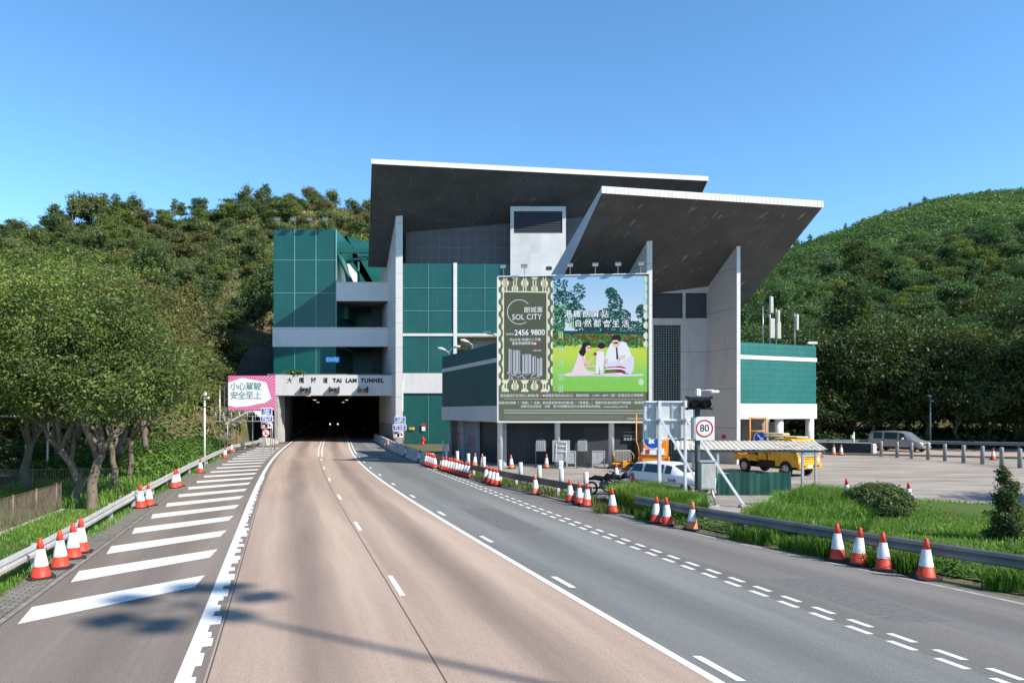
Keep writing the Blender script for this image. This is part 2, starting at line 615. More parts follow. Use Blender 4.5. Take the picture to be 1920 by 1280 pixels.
XP_E = [(-20, 26), (0, 15.8), (9.7, 11.9), (13.65, 10.05), (16, 8.75), (18.3, 7.4), (20.76, 6.05), (24.4, 4.3), (29.9, 2.0), (31.3, 1.45), (36.1, -0.55), (42, -2.9), (48.2, -5.4), (56.1, -8.5), (61.1, -10.1), (74, -13.8), (95, -18.9), (220, -50.1)]
XP_T = [(-20, 1.6), (0, -5.0), (12.35, -9.08), (15.3, -10.05), (18.4, -11.05), (21.2, -11.95), (27, -13.85), (32.3, -15.5), (45.7, -19.7), (54.9, -22.4), (66, -25.2), (74, -27.0), (80, -28.0)]   # left tarmac edge



def smoothed(pts, deg):
    """one clean alignment through the surveyed points"""
    q = np.array([p for p in pts if 5 < p[0] < 100])
    c = np.polyfit(q[:, 0], q[:, 1], deg, w=1 / q[:, 0])
    ys = list(range(-5, 96, 5))
    out = [(y, float(np.polyval(c, y))) for y in ys]
    s0 = (out[1][1] - out[0][1]) / 5
    return [(-25, out[0][1] - 20 * s0)] + out + ([pts[-1]] if pts[-1][0] > 150 else [])


XP_L, XP_S, XP_R, XP_A = (smoothed(p, 4) for p in (XP_L, XP_S, XP_R, XP_A))
XP_T = smoothed(XP_T, 3)


def ribbon(name, fl, fr, z, m, y0=-18, y1=75, dy=1.0, nu=6, kind='structure'):
    ys = []
    y = y0
    while y < y1:
        ys.append(y)
        y += dy if y < 60 else dy * 3
    ys.append(y1)
    vs, fs, uvs = [], [], []
    for y in ys:
        a, b = fl(y), fr(y)
        for k in range(nu + 1):
            t = k / nu
            vs.append((a + (b - a) * t, y, z))
            uvs.append((t, y / 10.0))
    for i in range(len(ys) - 1):
        for k in range(nu):
            p = i * (nu + 1) + k
            fs.append((p, p + 1, p + nu + 2, p + nu + 1))
    me = bpy.data.meshes.new(name)
    me.from_pydata(vs, [], fs)
    uvl = me.uv_layers.new(name="UVMap")
    for lp in me.loops:
        uvl.data[lp.index].uv = uvs[lp.vertex_index]
    me.materials.append(m)
    me.update()
    return link(name, me, None, kind)


def asphalt(name, col, stain, lanes=1, dark=0.5, grain=1.0, patch=0.2):
    n = N(name)
    vec, (x, y, z) = n.coords()
    tc = n.n("ShaderNodeTexCoord")
    sp = n.n("ShaderNodeSeparateXYZ")
    n.l(tc.outputs["UV"], sp.inputs[0])
    u, v = sp.outputs[0], sp.outputs[1]
    wob = n.math('MULTIPLY', n.math('SUBTRACT', n.noise(n.comb(0.0, n.math('MULTIPLY', v, 1.2), float(lanes)), 1.0, 3), 0.5), 0.22)
    fl = n.math('FRACT', n.math('MULTIPLY', n.math('ADD', u, 0.0), float(lanes)))
    d0 = n.math('ABSOLUTE', n.math('SUBTRACT', n.math('ADD', fl, wob), 0.47))
    oil = n.step(d0, 0.0, 0.26, 1.0, 0.0)
    brk = n.step(n.noise(n.comb(n.math('MULTIPLY', u, 2.0), n.math('MULTIPLY', v, 0.45), 5.0), 1.0, 4), 0.25, 0.6, 0.25, 1.0)
    oil = n.math('MULTIPLY', oil, brk)
    big = n.noise(n.comb(n.math('MULTIPLY', u, 2.4), n.math('MULTIPLY', v, 0.35), 2.0), 1.0, 5, 0.6)
    mid = n.noise(n.comb(n.math('MULTIPLY', u, 16.0), n.math('MULTIPLY', v, 1.6), 7.0), 1.0, 5, 0.65)
    fine = n.noise(vec, 55.0, 3, 0.7)
    sp2 = n.noise(vec, 160.0, 2, 0.7)
    c = n.mix(n.step(big, 0.3, 0.7), tuple(q * (1 - patch) for q in col), tuple(q * (1 + patch) for q in col))
    c = n.mix(n.math('MULTIPLY', oil, dark), c, stain)
    c = n.mix(n.step(mid, 0.35, 0.75, 0.0, 0.25), c, tuple(q * 0.75 for q in col))
    g = n.math('ADD', n.math('MULTIPLY', fine, 0.6), n.math('MULTIPLY', sp2, 0.4))
    gg = n.step(g, 0.3, 0.7, 1 - 0.46 * grain, 1 + 0.46 * grain)
    vm = n.n("ShaderNodeVectorMath", operation='SCALE')
    n.l(c, vm.inputs[0])
    n.l(gg, vm.inputs["Scale"])
    # pale stone flecks
    fleck = n.step(n.noise(vec, 38.0, 2, 0.8), 0.73, 0.78)
    c2 = n.mix(n.math('MULTIPLY', fleck, 0.35), vm.outputs[0], (0.45, 0.42, 0.38))
    n.bump(g, 0.5, 0.01)
    n.b.inputs["Specular IOR Level"].default_value = 0.25
    return n.fin(c2, n.step(oil, 0, 1, 0.85, 0.68), 0.25)


PINK = asphalt("pink_asphalt", (0.355, 0.268, 0.208), (0.15, 0.115, 0.095), lanes=1, dark=0.75)
GREY = asphalt("grey_asphalt", (0.165, 0.170, 0.160), (0.095, 0.097, 0.095), lanes=1, dark=0.45)
SHOUL = asphalt("shoulder_asphalt", (0.150, 0.142, 0.132), (0.12, 0.115, 0.11), lanes=1, dark=0.2, patch=0.25)
HATCHA = asphalt("brown_grey_asphalt", (0.185, 0.155, 0.13), (0.13, 0.115, 0.10), lanes=1, dark=0.3, patch=0.22)
YARD = asphalt("pale_yard_concrete", (0.315, 0.28, 0.24), (0.2, 0.17, 0.14), lanes=1, dark=0.0, grain=0.5, patch=0.25)
LINE = N("road_paint")
_v, _s = LINE.coords()
_w = LINE.step(LINE.noise(_v, 22.0, 5, 0.75), 0.54, 0.72, 0.0, 0.65)
LINE = LINE.fin(LINE.mix(_w, (0.62, 0.62, 0.60), (0.26, 0.24, 0.22)), 0.6, 0.3)

# one ground sheet to the horizon
gm = N("earth")
_v, _s = gm.coords()
_g = gm.noise(_v, 0.35, 6, 0.65)
_h = gm.noise(_v, 6.0, 4, 0.7)
_c = gm.mix(gm.step(_g, 0.35, 0.65), (0.055, 0.085, 0.028), (0.13, 0.105, 0.07))
_c = gm.mix(gm.step(_h, 0.4, 0.75, 0.0, 0.6), _c, (0.19, 0.155, 0.11))
gm.bump(_h, 0.6, 0.05)
EARTH = gm.fin(_c, 0.95, 0.1)
mb = MB()
mb.add([(-4000, -3000, -0.03), (4000, -3000, -0.03), (4000, 5000, -0.03), (-4000, 5000, -0.03)], [(0, 1, 2, 3)])
mb.build("ground", EARTH, kind='structure')

fL = lambda y: interp(XP_L, y)
fS = lambda y: interp(XP_S, y)
fR = lambda y: interp(XP_R, y)
fA = lambda y: interp(XP_A, y)
fE = lambda y: interp(XP_E, y)
fT = lambda y: interp(XP_T, y)
ribbon("road_lane_inner", lambda y: fL(y) + 0.30, fS, 0.004, PINK, y1=215)
ribbon("road_lane_outer", fS, lambda y: fR(y), 0.004, PINK, y1=215)
ribbon("slip_road", fR, lambda y: fA(y), 0.004, GREY, y1=215)
ribbon("road_shoulder", fA, lambda y: fE(y) + 0.35, 0.004, SHOUL, y1=215)
ribbon("hatched_road", lambda y: fT(y), lambda y: fL(y) + 0.30, 0.004, HATCHA, y1=80)
# paver strip between the tarmac and the left rail
pv = N("grey_pavers")
_v, _s = pv.coords()
_r = pv.n("ShaderNodeMapping"); _r.inputs["Rotation"].default_value = (0, 0, math.radians(-20)); pv.l(_v, _r.inputs[0])
_b = pv.n("ShaderNodeTexBrick"); pv.l(_r.outputs[0], _b.inputs["Vector"])
for k, q in (("Color1", (0.16, 0.145, 0.125, 1)), ("Color2", (0.22, 0.20, 0.175, 1)), ("Mortar", (0.06, 0.065, 0.04, 1))):
    _b.inputs[k].default_value = q
_b.inputs["Scale"].default_value = 1.0
_b.inputs["Mortar Size"].default_value = 0.012
_b.inputs["Brick Width"].default_value = 0.24
_b.inputs["Row Height"].default_value = 0.12
_n = pv.step(pv.noise(_v, 2.2, 5, 0.7), 0.5, 0.72, 0.0, 0.7)
PAVER = pv.fin(pv.mix(_n, _b.outputs[0], (0.075, 0.07, 0.05)), 0.9, 0.2)
ribbon("paved_verge", lambda y: fT(y) - 0.95 - 0.1 * math.sin(y * .7), lambda y: fT(y) - 0.14, 0.03, PAVER, y1=70, nu=2)
# channel kerb
ribbon("kerb", lambda y: fT(y) - 0.14, lambda y: fT(y), 0.018, mat("kerb_concrete", (0.20, 0.18, 0.155), 0.85, noise=(3, 0.35)), y1=74, nu=1)


# ---- painted markings, one object each kind of line
def stripe(mbx, f, y0, y1, w, off=0.0, dy=1.0, z=0.008):
    ys = [y0]
    while ys[-1] + dy < y1:
        ys.append(ys[-1] + dy)
    ys.append(y1)
    vs = []
    for y in ys:
        d = (f(y + .1) - f(y - .1)) / .2
        c = math.sqrt(1 + d * d)
        x = f(y) + off * c
        vs += [(x - w / 2 * c, y, z), (x + w / 2 * c, y, z)]
    mbx.add(vs, [(2 * i, 2 * i + 1, 2 * i + 3, 2 * i + 2) for i in range(len(ys) - 1)])


mb = MB()
stripe(mb, fL, -16, 205, 0.20, 0.0)
mb.build("road_edge_line", LINE, kind='structure')
# raised castellated rib paint along the right of the thick line, ragged where it has been repaired
mb = MB()
y = -6.0
rr = random.Random(3)
while y < 40:
    ln = rr.uniform(0.30, 0.62)
    wd = rr.choice((0.08, 0.12, 0.17, 0.14))
    d = -0.33
    x0 = fL(y) + 0.10
    x1 = fL(y + ln) + 0.10
    fac = 1.0 if y < 22 else 0.6
    mb.add([(x0, y, 0.009), (x0 + wd * fac, y + 0.05, 0.009), (x1 + wd * fac, y + ln, 0.009), (x1, y + ln, 0.009)], [(0, 1, 2, 3)])
    y += ln + rr.choice((0.0, 0.0, 0.28, 0.40))
mb.build("road_edge_ribs", LINE, kind='structure')
mb = MB()
for k in range(-2, 6):
    y0 = 14.25 + 7.75 * k
    stripe(mb, fS, y0, y0 + 1.75, 0.11, 0.02)
stripe(mb, fS, 58, 205, 0.12, -0.16)
stripe(mb, fS, 58, 205, 0.12, 0.16)
mb.build("lane_line", LINE, kind='structure')
mb = MB()
stripe(mb, fR, -16, 205, 0.15, 0.0)
stripe(mb, fR, 60, 205, 0.12, 0.3)
mb.build("slip_road_line", LINE, kind='structure')
mb = MB()
for k in range(-2, 10):
    y0 = 9.75 + 5.15 * k
    stripe(mb, fR, y0, y0 + 1.0, 0.13, 0.33, dy=.5)
mb.build("slip_road_dashes", LINE, kind='structure')
mb = MB()
y = -5.0
k = 0
while y < 47:
    stripe(mb, fA, y, y + 0.46, 0.12, 0.0, dy=.5)
    stripe(mb, fA, y + 0.38, y + 0.84, 0.12, 0.33, dy=.5)
    y += 0.80
mb.build("double_dash_line", LINE, kind='structure')
mb = MB()
stripe(mb, fE, -16, 205, 0.10, 0.0)
mb.build("shoulder_line", mat("worn_road_paint", (0.36, 0.32, 0.29), 0.7, noise=(6, 0.35)), kind='structure')
mb = MB()
stripe(mb, fS, -16, 75, 0.022, -0.13, z=0.006)
stripe(mb, fL, -16, 75, 0.022, 0.33, z=0.006)
mb.build("road_seam", mat("tar_seam", (0.07, 0.06, 0.052), 0.7), kind='structure')
mb = MB()
rr = random.Random(8)
for fx, ys_, w_, l_ in ((fA, 12.5, 1.1, 3.2), (fR, 22.0, 1.3, 5.0), (fA, 30.0, 1.0, 4.0)):
    o_ = rr.uniform(.9, 1.4)
    mb.add([(fx(ys_) + o_, ys_, .0055), (fx(ys_) + o_ + w_, ys_, .0055), (fx(ys_ + l_) + o_ + w_, ys_ + l_, .0055), (fx(ys_ + l_) + o_, ys_ + l_, .0055)], [(0, 1, 2, 3)])
mb.build("road_patch", mat("patched_asphalt", (0.12, 0.12, 0.115), 0.85, noise=(9, .25), bump=(60, .4)), kind='structure')
# hatching
for k in range(0, 20):
    y0 = 12.35 + 3.02 * k
    mb = MB()
    fl_ = lambda y: interp(XP_T, y) + 0.16
    s_ = max(0.25, 2.6 - max(0, y0 - 25) * 0.04)
    th = 1.08 if y0 < 40 else 0.95
    ra = fL(y0 + s_) - 0.52
    rb = fL(y0 + s_ + th) - 0.42
    if y0 + s_ + th > 73:
        break
    a = (fl_(y0) + 0.12, y0, 0.008); b = (ra, y0 + s_, 0.008); c = (rb, y0 + s_ + th, 0.008); d = (fl_(y0 + th) - 0.02, y0 + th, 0.008)
    mb.add([a, b, c, d], [(0, 1, 2, 3)])
    mb.build("hatch_stripe_marking", LINE, kind='structure')
# yard of pale concrete, kerbed traffic island, back road
mb = MB()
yard = [(-5.6, 49.0), (-1.5, 40.2), (1.2, 34.6), (4.6, 27.3), (7.4, 23.0), (9.5, 28.5), (16.6, 29.5), (20.6, 27.6), (23.5, 26.2), (30, 22.5), (60, 16), (120, 30), (120, 62), (52, 49.6), (31.8, 58.6), (26, 60.5), (14, 62), (-7, 62), (-9.2, 58)]
mb.add([(x, y, 0.002) for x, y in yard], [tuple(range(len(yard)))])
yd = N("stained_yard_concrete")
_v, _s = yd.coords()
_st = yd.n("ShaderNodeMapping"); _st.inputs["Scale"].default_value = (0.35, 1.6, 1); yd.l(_v, _st.inputs[0])
_a = yd.noise(_st.outputs[0], 0.45, 6, 0.68)
_b = yd.noise(_v, 3.0, 5, 0.7)
_c = yd.noise(_v, 45.0, 3, 0.7)
_k = yd.mix(yd.step(_a, 0.36, 0.64), (0.20, 0.175, 0.15), (0.345, 0.305, 0.26))
_k = yd.mix(yd.step(_b, 0.55, 0.75, 0.0, 0.5), _k, (0.15, 0.135, 0.12))
_k = yd.mix(yd.step(_c, 0.35, 0.7, 0.0, 0.35), _k, (0.20, 0.18, 0.155))
mb.build("yard_ground", yd.fin(_k, 0.85, 0.2), kind='structure')
mb = MB()
mb.add([(27, 62.2, 0.006), (32, 60.6, 0.006), (53, 52.5, 0.006), (120, 33, 0.006), (150, 48, 0.006), (60, 66.5, 0.006), (36, 73.5, 0.006), (22, 76, 0.006)], [(0, 1, 2, 3, 4, 5, 6, 7)])
mb.build("back_road", asphalt("pink_back_road", (0.36, 0.27, 0.22), (0.2, 0.15, 0.12), dark=0.0, grain=0.4), kind='structure')
mb = MB()
mb.add([(26.2, 60.9, 0), (31.9, 58.7, 0), (52.2, 49.8, 0), (120, 32, 0), (120, 32.7, 0), (52.6, 50.4, 0), (32.1, 59.3, 0), (26.5, 61.5, 0)] +
       [(26.2, 60.9, .14), (31.9, 58.7, .14), (52.2, 49.8, .14), (120, 32, .14), (120, 32.7, .14), (52.6, 50.4, .14), (32.1, 59.3, .14), (26.5, 61.5, .14)],
       [(0, 1, 9, 8), (1, 2, 10, 9), (2, 3, 11, 10), (8, 9, 14, 15), (9, 10, 13, 14), (10, 11, 12, 13)])
mb.build("back_kerb", CONC_D, kind='structure')
# dark soil mound of the planted island behind the right rail
isl = [(5.2, 24.3), (7.8, 19.4), (9.6, 16.7), (11.2, 14.5), (14.5, 10.5), (20, 4), (34, 4), (30, 20.5), (24.0, 25.6), (20.8, 27.2), (16.6, 29.2), (12.2, 29.6), (10.0, 26.6), (8.0, 24.4)]
mb = MB()
cx, cy = 16, 19
ins = [(cx + (x - cx) * .86, cy + (y - cy) * .86) for x, y in isl]
n_ = len(isl)
mb.add([(x, y, 0.003) for x, y in isl] + [(x, y, 0.16) for x, y in ins], [(i, (i + 1) % n_, n_ + (i + 1) % n_, n_ + i) for i in range(n_)] + [tuple(range(n_, 2 * n_))])
ig = N("island_turf")
_v, _s = ig.coords()
_g = ig.noise(_v, 1.2, 6, 0.7)
ig.bump(ig.noise(_v, 25.0, 3), 1.0, 0.05)
mb.build("island_ground", ig.fin(ig.mix(ig.step(_g, 0.35, 0.7), (0.075, 0.15, 0.025), (0.10, 0.105, 0.04)), 0.95, 0.1), kind='structure')


# ------------------------------------------------------------------ hills
def sstep(t):
    t = np.clip(t, 0, 1)
    return t * t * (3 - 2 * t)


def vnoise(x, y, s, seed=0):
    """cheap smooth noise from sines"""
    r = np.random.RandomState(seed)
    o = np.zeros_like(x)
    for k in range(7):
        a = r.uniform(0, 2 * math.pi)
        f = s * (1.6 ** (k % 4)) * r.uniform(.8, 1.2)
        o += np.sin(x * math.cos(a) * f + y * math.sin(a) * f + r.uniform(0, 6.28)) / (1.5 ** (k % 4))
    return o / 3.5


RID_PX = [-1600, -600, -200, 0, 70, 120, 200, 290, 350, 400, 480, 540, 600, 640, 720, 900, 1100, 1300, 1450, 1510, 1580, 1640, 1700, 1780, 1850, 1920, 2100, 2600, 3600]
RID_PY = [480, 480, 462, 446, 442, 424, 414, 416, 412, 402, 392, 380, 378, 394, 398, 430, 470, 500, 490, 464, 440, 416, 397, 378, 372, 367, 352, 338, 335]
RID_D = [150, 150, 150, 150, 150, 150, 155, 160, 160, 160, 160, 165, 170, 170, 180, 230, 300, 340, 350, 355, 360, 370, 380, 390, 395, 400, 400, 400, 400]
BAS_D = [70, 66, 62, 64, 66, 66, 68, 70, 74, 78, 88, 97, 97, 97, 97, 97, 97, 97, 88, 98, 104, 108, 108, 108, 106, 104, 100, 90, 80]
BAS_Z = [0, 0, 0, 0, 0, 0, 0, 0, 0, 0, 4, 9, 9, 9, 9, 9, 9, 6, 0, 0, 0, 0, 0, 0, 0, 0, 0, 0, 0]


def hill_z(px, D):
    rd = np.interp(px, RID_PX, RID_D)
    rz = H + (YH - np.interp(px, RID_PX, RID_PY)) / F * rd
    b = np.interp(px, RID_PX, BAS_D)
    bz = np.interp(px, RID_PX, BAS_Z)
    t = (D - b) / (rd - b)
    s = np.where(t < 0, 0, 0.78 * np.clip(t, 0, 1) + 0.22 * np.sin(np.clip(t, 0, 1) * math.pi / 2))
    z = bz + (rz - bz) * s
    x = (px - 960) / F * D
    z = z + (vnoise(x, D, 0.045, 4) * 2.6 + vnoise(x, D, 0.16, 5) * 0.6) * np.clip(t * 3, 0, 1) * np.clip((1.02 - t) * 5, 0.15, 1)
    z = np.where(t > 1, rz - (D - rd) * 0.35, z)
    return np.where(t < 0, -0.4, z)


pxs = np.concatenate([np.linspace(-1600, -300, 40), np.linspace(-280, 2200, 250), np.linspace(2240, 3600, 40)])
ts = np.concatenate([[-0.02], np.linspace(0.0, 1.0, 70), [1.05, 1.2, 1.6]])
PX, TT = np.meshgrid(pxs, ts, indexing='ij')
RD = np.interp(PX, RID_PX, RID_D)
BD = np.interp(PX, RID_PX, BAS_D)
DD = BD + (RD - BD) * TT
ZZ = hill_z(PX, DD)
VX = np.stack([(PX - 960) / F * DD, DD, ZZ], -1).reshape(-1, 3)
nr = len(ts)
qs = []
for i in range(len(pxs) - 1):
    for j in range(nr - 1):
        if j == 0 and 470 < pxs[i] < 1400:
            continue
        a = i * nr + j
        qs.append((a, a + nr, a + nr + 1, a + 1))
hm = N("hillside_soil")
_v, _s = hm.coords()
_a = hm.noise(_v, 0.09, 6, 0.65)
_b2 = hm.noise(_v, 1.1, 6, 0.75)
_c = hm.mix(hm.step(_a, 0.45, 0.62), (0.10, 0.105, 0.045), (0.22, 0.15, 0.095))
_c = hm.mix(hm.step(_b2, 0.45, 0.7), _c, (0.11, 0.12, 0.05))
hm.bump(_b2, 1.0, 0.6)
np_mesh("hill_terrain", VX, np.array(qs), hm.fin(_c, 0.95, 0.1), smooth=True, kind='structure')
# ------------------------------------------------------------------ tunnel portal building (left block, main hall, upper roof)
AX = -0.328                                   # plan slope of the building's long axis
R1A = Vector((X_at(697, 73.5), 73.5, 0)); R1B = Vector((X_at(1327, 79.0), 79.0, 0))
R1N = Vector((-math.sin(A1), math.cos(A1), 0))
R1Z = Z_at(307, 73.5)


def roof1(x, y):
    return R1Z - 0.60 * ((Vector((x, y, 0)) - R1A).dot(R1N))


R2A = Vector((X_at(1128.7, 43.9), 43.9, 0)); R2B = Vector((X_at(1542, 47.0), 47.0, 0))
R2D = (R2B - R2A).normalized()
R2N = Vector((-R2D.y, R2D.x, 0))
R2Z = Z_at(361.9, 43.9)


def roof2(x, y):
    return R2Z - 0.65 * ((Vector((x, y, 0)) - R2A).dot(R2N))


bld = thing("tunnel_building", "big teal and white tunnel portal building under a huge dark tilted roof slab", "building", (-13.4, 82, 0))
bld.location = (0, 0, 0)


def roof_slab(name, A, B, C, D, zf, t_front, t_back, mats, parent):
    """A,B front left/right; C,D back right/left (plan). slab sloping down to the rear"""
    P = [A, B, C, D]
    vs = [(p.x, p.y, zf(p.x, p.y)) for p in P] + [(p.x, p.y, zf(p.x, p.y) + (t_front if i < 2 else t_back)) for i, p in enumerate(P)]
    mb = MB()
    mb.add(vs, [(3, 2, 1, 0)], 0)
    mb.add(vs, [(4, 5, 6, 7), (2, 3, 7, 6)], 2)
    mb.add(vs, [(0, 1, 5, 4), (1, 2, 6, 5), (3, 0, 4, 7)], 1)
    return mb.build(name, mats, parent)


D1 = Vector((X_at(690, 86.8), 86.8, 0)); C1 = Vector((20.3, 92.3, 0))
ROOFTOP = mat("roof_top_sheet", (0.32, 0.32, 0.32), 0.6)
SIDEG = mat("roof_side_grey", (0.38, 0.40, 0.43), 0.5, noise=(0.6, 0.1))
r1 = roof_slab("roof", R1A, R1B, C1, D1, roof1, 0.45, 0.45, [SOFF1, SIDEG, ROOFTOP], bld)
# fascia strip, standing proud of the slab edge
mb = MB()
a = R1A - R1N * .06 - Vector((.05, 0, 0)); b = R1B - R1N * .06 + Vector((.05, 0, 0))
mb.add([(a.x, a.y, R1Z - .02), (b.x, b.y, R1Z - .02), (b.x, b.y, R1Z + .50), (a.x, a.y, R1Z + .50),
        (a.x, a.y + .08, R1Z - .02), (b.x, b.y + .08, R1Z - .02), (b.x, b.y + .08, R1Z + .50), (a.x, a.y + .08, R1Z + .50)],
       [(0, 1, 2, 3), (3, 2, 6, 7), (1, 5, 6, 2), (4, 0, 3, 7), (0, 4, 5, 1)])
mb.build("fascia", FASCIA, r1)
# tall fin wall at the left end of the hall
xc0, xc1 = X_at(742, 80), X_at(755, 80)
pts = [(xc0, 80), (xc1, 80), (xc1 + AX * 14, 94), (xc0 + AX * 14, 94)]
tops = [roof1(*p) + .1 if i < 2 else 22.2 for i, p in enumerate(pts)]
mb = MB()
mb.prism(pts, 2.3, tops, 0)
mb.prism([(p[0], p[1]) for p in pts], 0, 2.3, 1)
mb.build("fin_wall", [PANEL, CONC], bld)
# main hall walls
ZT = 20.85
xm = X_at(853, 80.3); xr = X_at(963, 80.3)
mb = MB(); mb.box(xc1, xm, 80.3, 82.2, 0, ZT); mb.build("wall", TEAL, bld)
mb = MB(); mb.box(xm + .02, xr, 80.35, 82.2, 12.65, ZT - .05); mb.build("wall", TEAL, bld)
mb = MB(); mb.box(xm + .02, xr + 12, 83.2, 83.6, 0, 12.6); mb.build("recessed_wall", WHITE_T, bld)
mb = MB(); mb.box(xm - .16, xm + .24, 80.16, 80.34, 8.2, ZT + .05); mb.box(xc1, xm - .17, 80.2, 80.29, 12.45, 12.75); mb.box(xm + .25, xr + .05, 80.2, 80.34, 12.45, 12.75)
mb.build("white_frame", WHITE, bld)
mb = MB(); mb.box(xc1, X_at(835, 80) + 1.2, 80.12, 80.29, 5.85, 8.15); mb.build("white_band", PANEL, bld)
# panel joints of the teal wall
JN = mat("joint_strip", (0.16, 0.32, 0.30), 0.5)
mb = MB()
for px in (803,):
    x = X_at(px, 80.3); mb.box(x - .02, x + .02, 80.25, 80.29, 8.16, 12.44); mb.box(x - .02, x + .02, 80.25, 80.29, 12.76, ZT); mb.box(x - .02, x + .02, 80.25, 80.29, 0.3, 5.84)
x = X_at(909, 80.3); mb.box(x - .02, x + .02, 80.29, 80.34, 12.76, ZT)
for z in (Z_at(540, 80.3), Z_at(583, 80.3)):
    mb.box(xc1 + .01, X_at(803, 80.3) - .04, 80.25, 80.29, z - .025, z + .025); mb.box(X_at(803, 80.3) + .04, xm - .17, 80.25, 80.29, z - .025, z + .025)
    mb.box(xm + .25, X_at(909, 80.3) - .04, 80.3, 80.34, z - .025, z + .025); mb.box(X_at(909, 80.3) + .04, xr, 80.3, 80.34, z - .025, z + .025)
mb.build("joint_strip", JN, bld)
# set-back upper wall under the roof and dark louvred band
mb = MB(); mb.box(xc1, 11.5, 82.3, 82.9, 12.7, 27.2); mb.build("upper_wall", BROWN_T, bld)
mb = MB(); mb.box(xr + .02, 16, 84.2, 82.6, 0, 24); mb.build("rear_wall", WHITE_T, bld)
# louvre tower
tx0, tx1 = X_at(957, 79.6), X_at(1061, 79.6)
zt = Z_at(387, 79.6)
zo0, zo1 = Z_at(437, 79.6), Z_at(396, 79.6)
mb = MB()
mb.box(tx0, tx1, 79.9, 82.6, 8.5, zt - .02)
mb.box(tx0, tx0 + .4, 79.6, 79.89, zo0, zo1); mb.box(tx1 - .4, tx1, 79.6, 79.89, zo0, zo1)
mb.box(tx0, tx1, 79.6, 79.89, 8.5, zo0 - .005); mb.box(tx0, tx1, 79.6, 79.89, zo1 + .005, zt)
tw = mb.build("vent_tower", WHITE_T, bld)
mb = MB(); mb.box(tx0 + .41, tx1 - .41, 79.72, 79.88, zo0, zo1)
for k in range(9):
    z = zo0 + .1 + k * (zo1 - zo0 - .15) / 9
    mb.add([(tx0 + .41, 79.66, z), (tx1 - .41, 79.66, z), (tx1 - .41, 79.715, z + .12), (tx0 + .41, 79.715, z + .12)], [(0, 1, 2, 3)])
mb.build("louvre", mat("louvre_dark", (0.03, 0.035, 0.045), 0.5), tw)

# left block
lx0, lx1, lx2 = X_at(513, 86), X_at(630, 86), X_at(727.5, 86)
zt = Z_at(430, 86)
zb1, zb0 = Z_at(613.5, 86), Z_at(650, 86)
mb = MB()
mb.box(lx0, lx1, 86, 97, zb1, zt); mb.box(lx0, lx1, 86, 97, 8.3, zb0)
mb.build("wall", TEAL, bld)
mb = MB(); mb.box(lx0 - .08, lx1 + .03, 85.85, 97, zb0, zb1); mb.box(lx1 + .03, lx2 + .4, 85.85, 86.3, zb0 + .02, zb1 - .02)
mb.build("white_band", PANEL, bld)
mb = MB()
for px in (552.5, 592.5):
    x = X_at(px, 86); mb.box(x - .035, x + .035, 85.95, 85.99, zb1 + .02, zt); mb.box(x - .02, x + .02, 85.95, 85.99, 8.35, zb0 - .02)
for py in (488, 549.5):
    z = Z_at(py, 86)
    for p0, p1 in ((513, 552), (553, 592), (593, 629.5)):
        mb.box(X_at(p0, 86) + .04, X_at(p1, 86) - .01, 85.95, 85.99, z - .03, z + .03)
mb.box(lx1 - .02, lx1 + .08, 85.9, 86.1, zb1 + .02, zt)
mb.build("joint_strip", JN, bld)
# parapet balcony and the decks behind it
zp1, zp0 = Z_at(529, 86), Z_at(564.5, 86)
mb = MB(); mb.box(lx1 + .1, lx2 + .4, 85.8, 86.2, zp0, zp1); mb.build("parapet", PANEL, bld)
mb = MB()
mb.box(lx1 + .1, lx2 + 3, 86.3, 96, zp0, zp0 + .35)
mb.build("deck", CONC_D, bld); mb = MB()
mb.box(lx1 + .1, lx2 + 3, 86.3, 96, zb0 + .3, zb0 + .6)
mb.build("deck", CONC_D, bld); mb = MB()
mb.box(lx0, lx2 + 3, 83.75, 96, 8.0, 8.28)
mb.build("deck", CONC_D, bld)
# back wall of the recess with a sloping top; pale cladding; lit teal panel on its return
mb = MB()
yb = 95.0
mb.add([(lx1 - 1, yb, 8.3), (lx2 + 4, yb, 8.3), (lx2 + 4, yb, Z_at(456, yb)), (X_at(688, yb), yb, Z_at(452, yb)), (X_at(628, yb), yb, Z_at(440, yb)), (lx1 - 1, yb, Z_at(440, yb))], [(0, 1, 2, 3, 4, 5)])
mb.build("back_wall", TEAL_L, bld)
mb = MB()
z0, z1 = zp0 + .4, Z_at(478, 92)
mb.add([(X_at(631, 91), 91, z0), (X_at(673, 93), 93, z0), (X_at(673, 93), 93, z1 - 2.6), (X_at(655, 92), 92, z1 - 1.2), (X_at(631, 91), 91, z1)], [(0, 1, 2, 3, 4)])
mb.build("pale_cladding", WHITE_T, bld)
mb = MB()
x0, x1 = X_at(634, 90), X_at(653, 90)
za, zb_, zc = Z_at(562, 90), Z_at(588, 90), Z_at(598, 90)
mb.box(X_at(634, 90), X_at(653, 90), 90, 94.9, zc, za)
mb.build("inner_pier", TEAL_L, bld)
mb = MB(); mb.box(lx1 + 3.4, lx2 + 3, 91, 91.4, 8.3, zp0); mb.build("inner_wall", DARKW, bld)
# struts
mb = MB()
zb_ = Z_at(470, 86.5)
mb.box(lx1 + .05, lx2 + .6, 86.4, 86.9, zb_ - .25, zb_ + .25)
mb.build("cross_beam", TEALP, bld)
mb = MB()
P_ = [W(633, 474, 86.6), W(648, 500, 87), W(653, 525, 87.2), W(650, 556, 87.3)]
mb.path(P_, .30, 6)
mb.path([W(633, 474, 86.6), W(652, 515, 87), W(668, 548, 87.4)], .26, 6)
mb.path([W(650, 492, 87), W(665, 486, 87), W(690, 484, 87)], .22, 6)
mb.path([W(672, 490, 87.1), W(672, 552, 87.1)], .15, 6)
mb.build("strut", TEALP, bld)
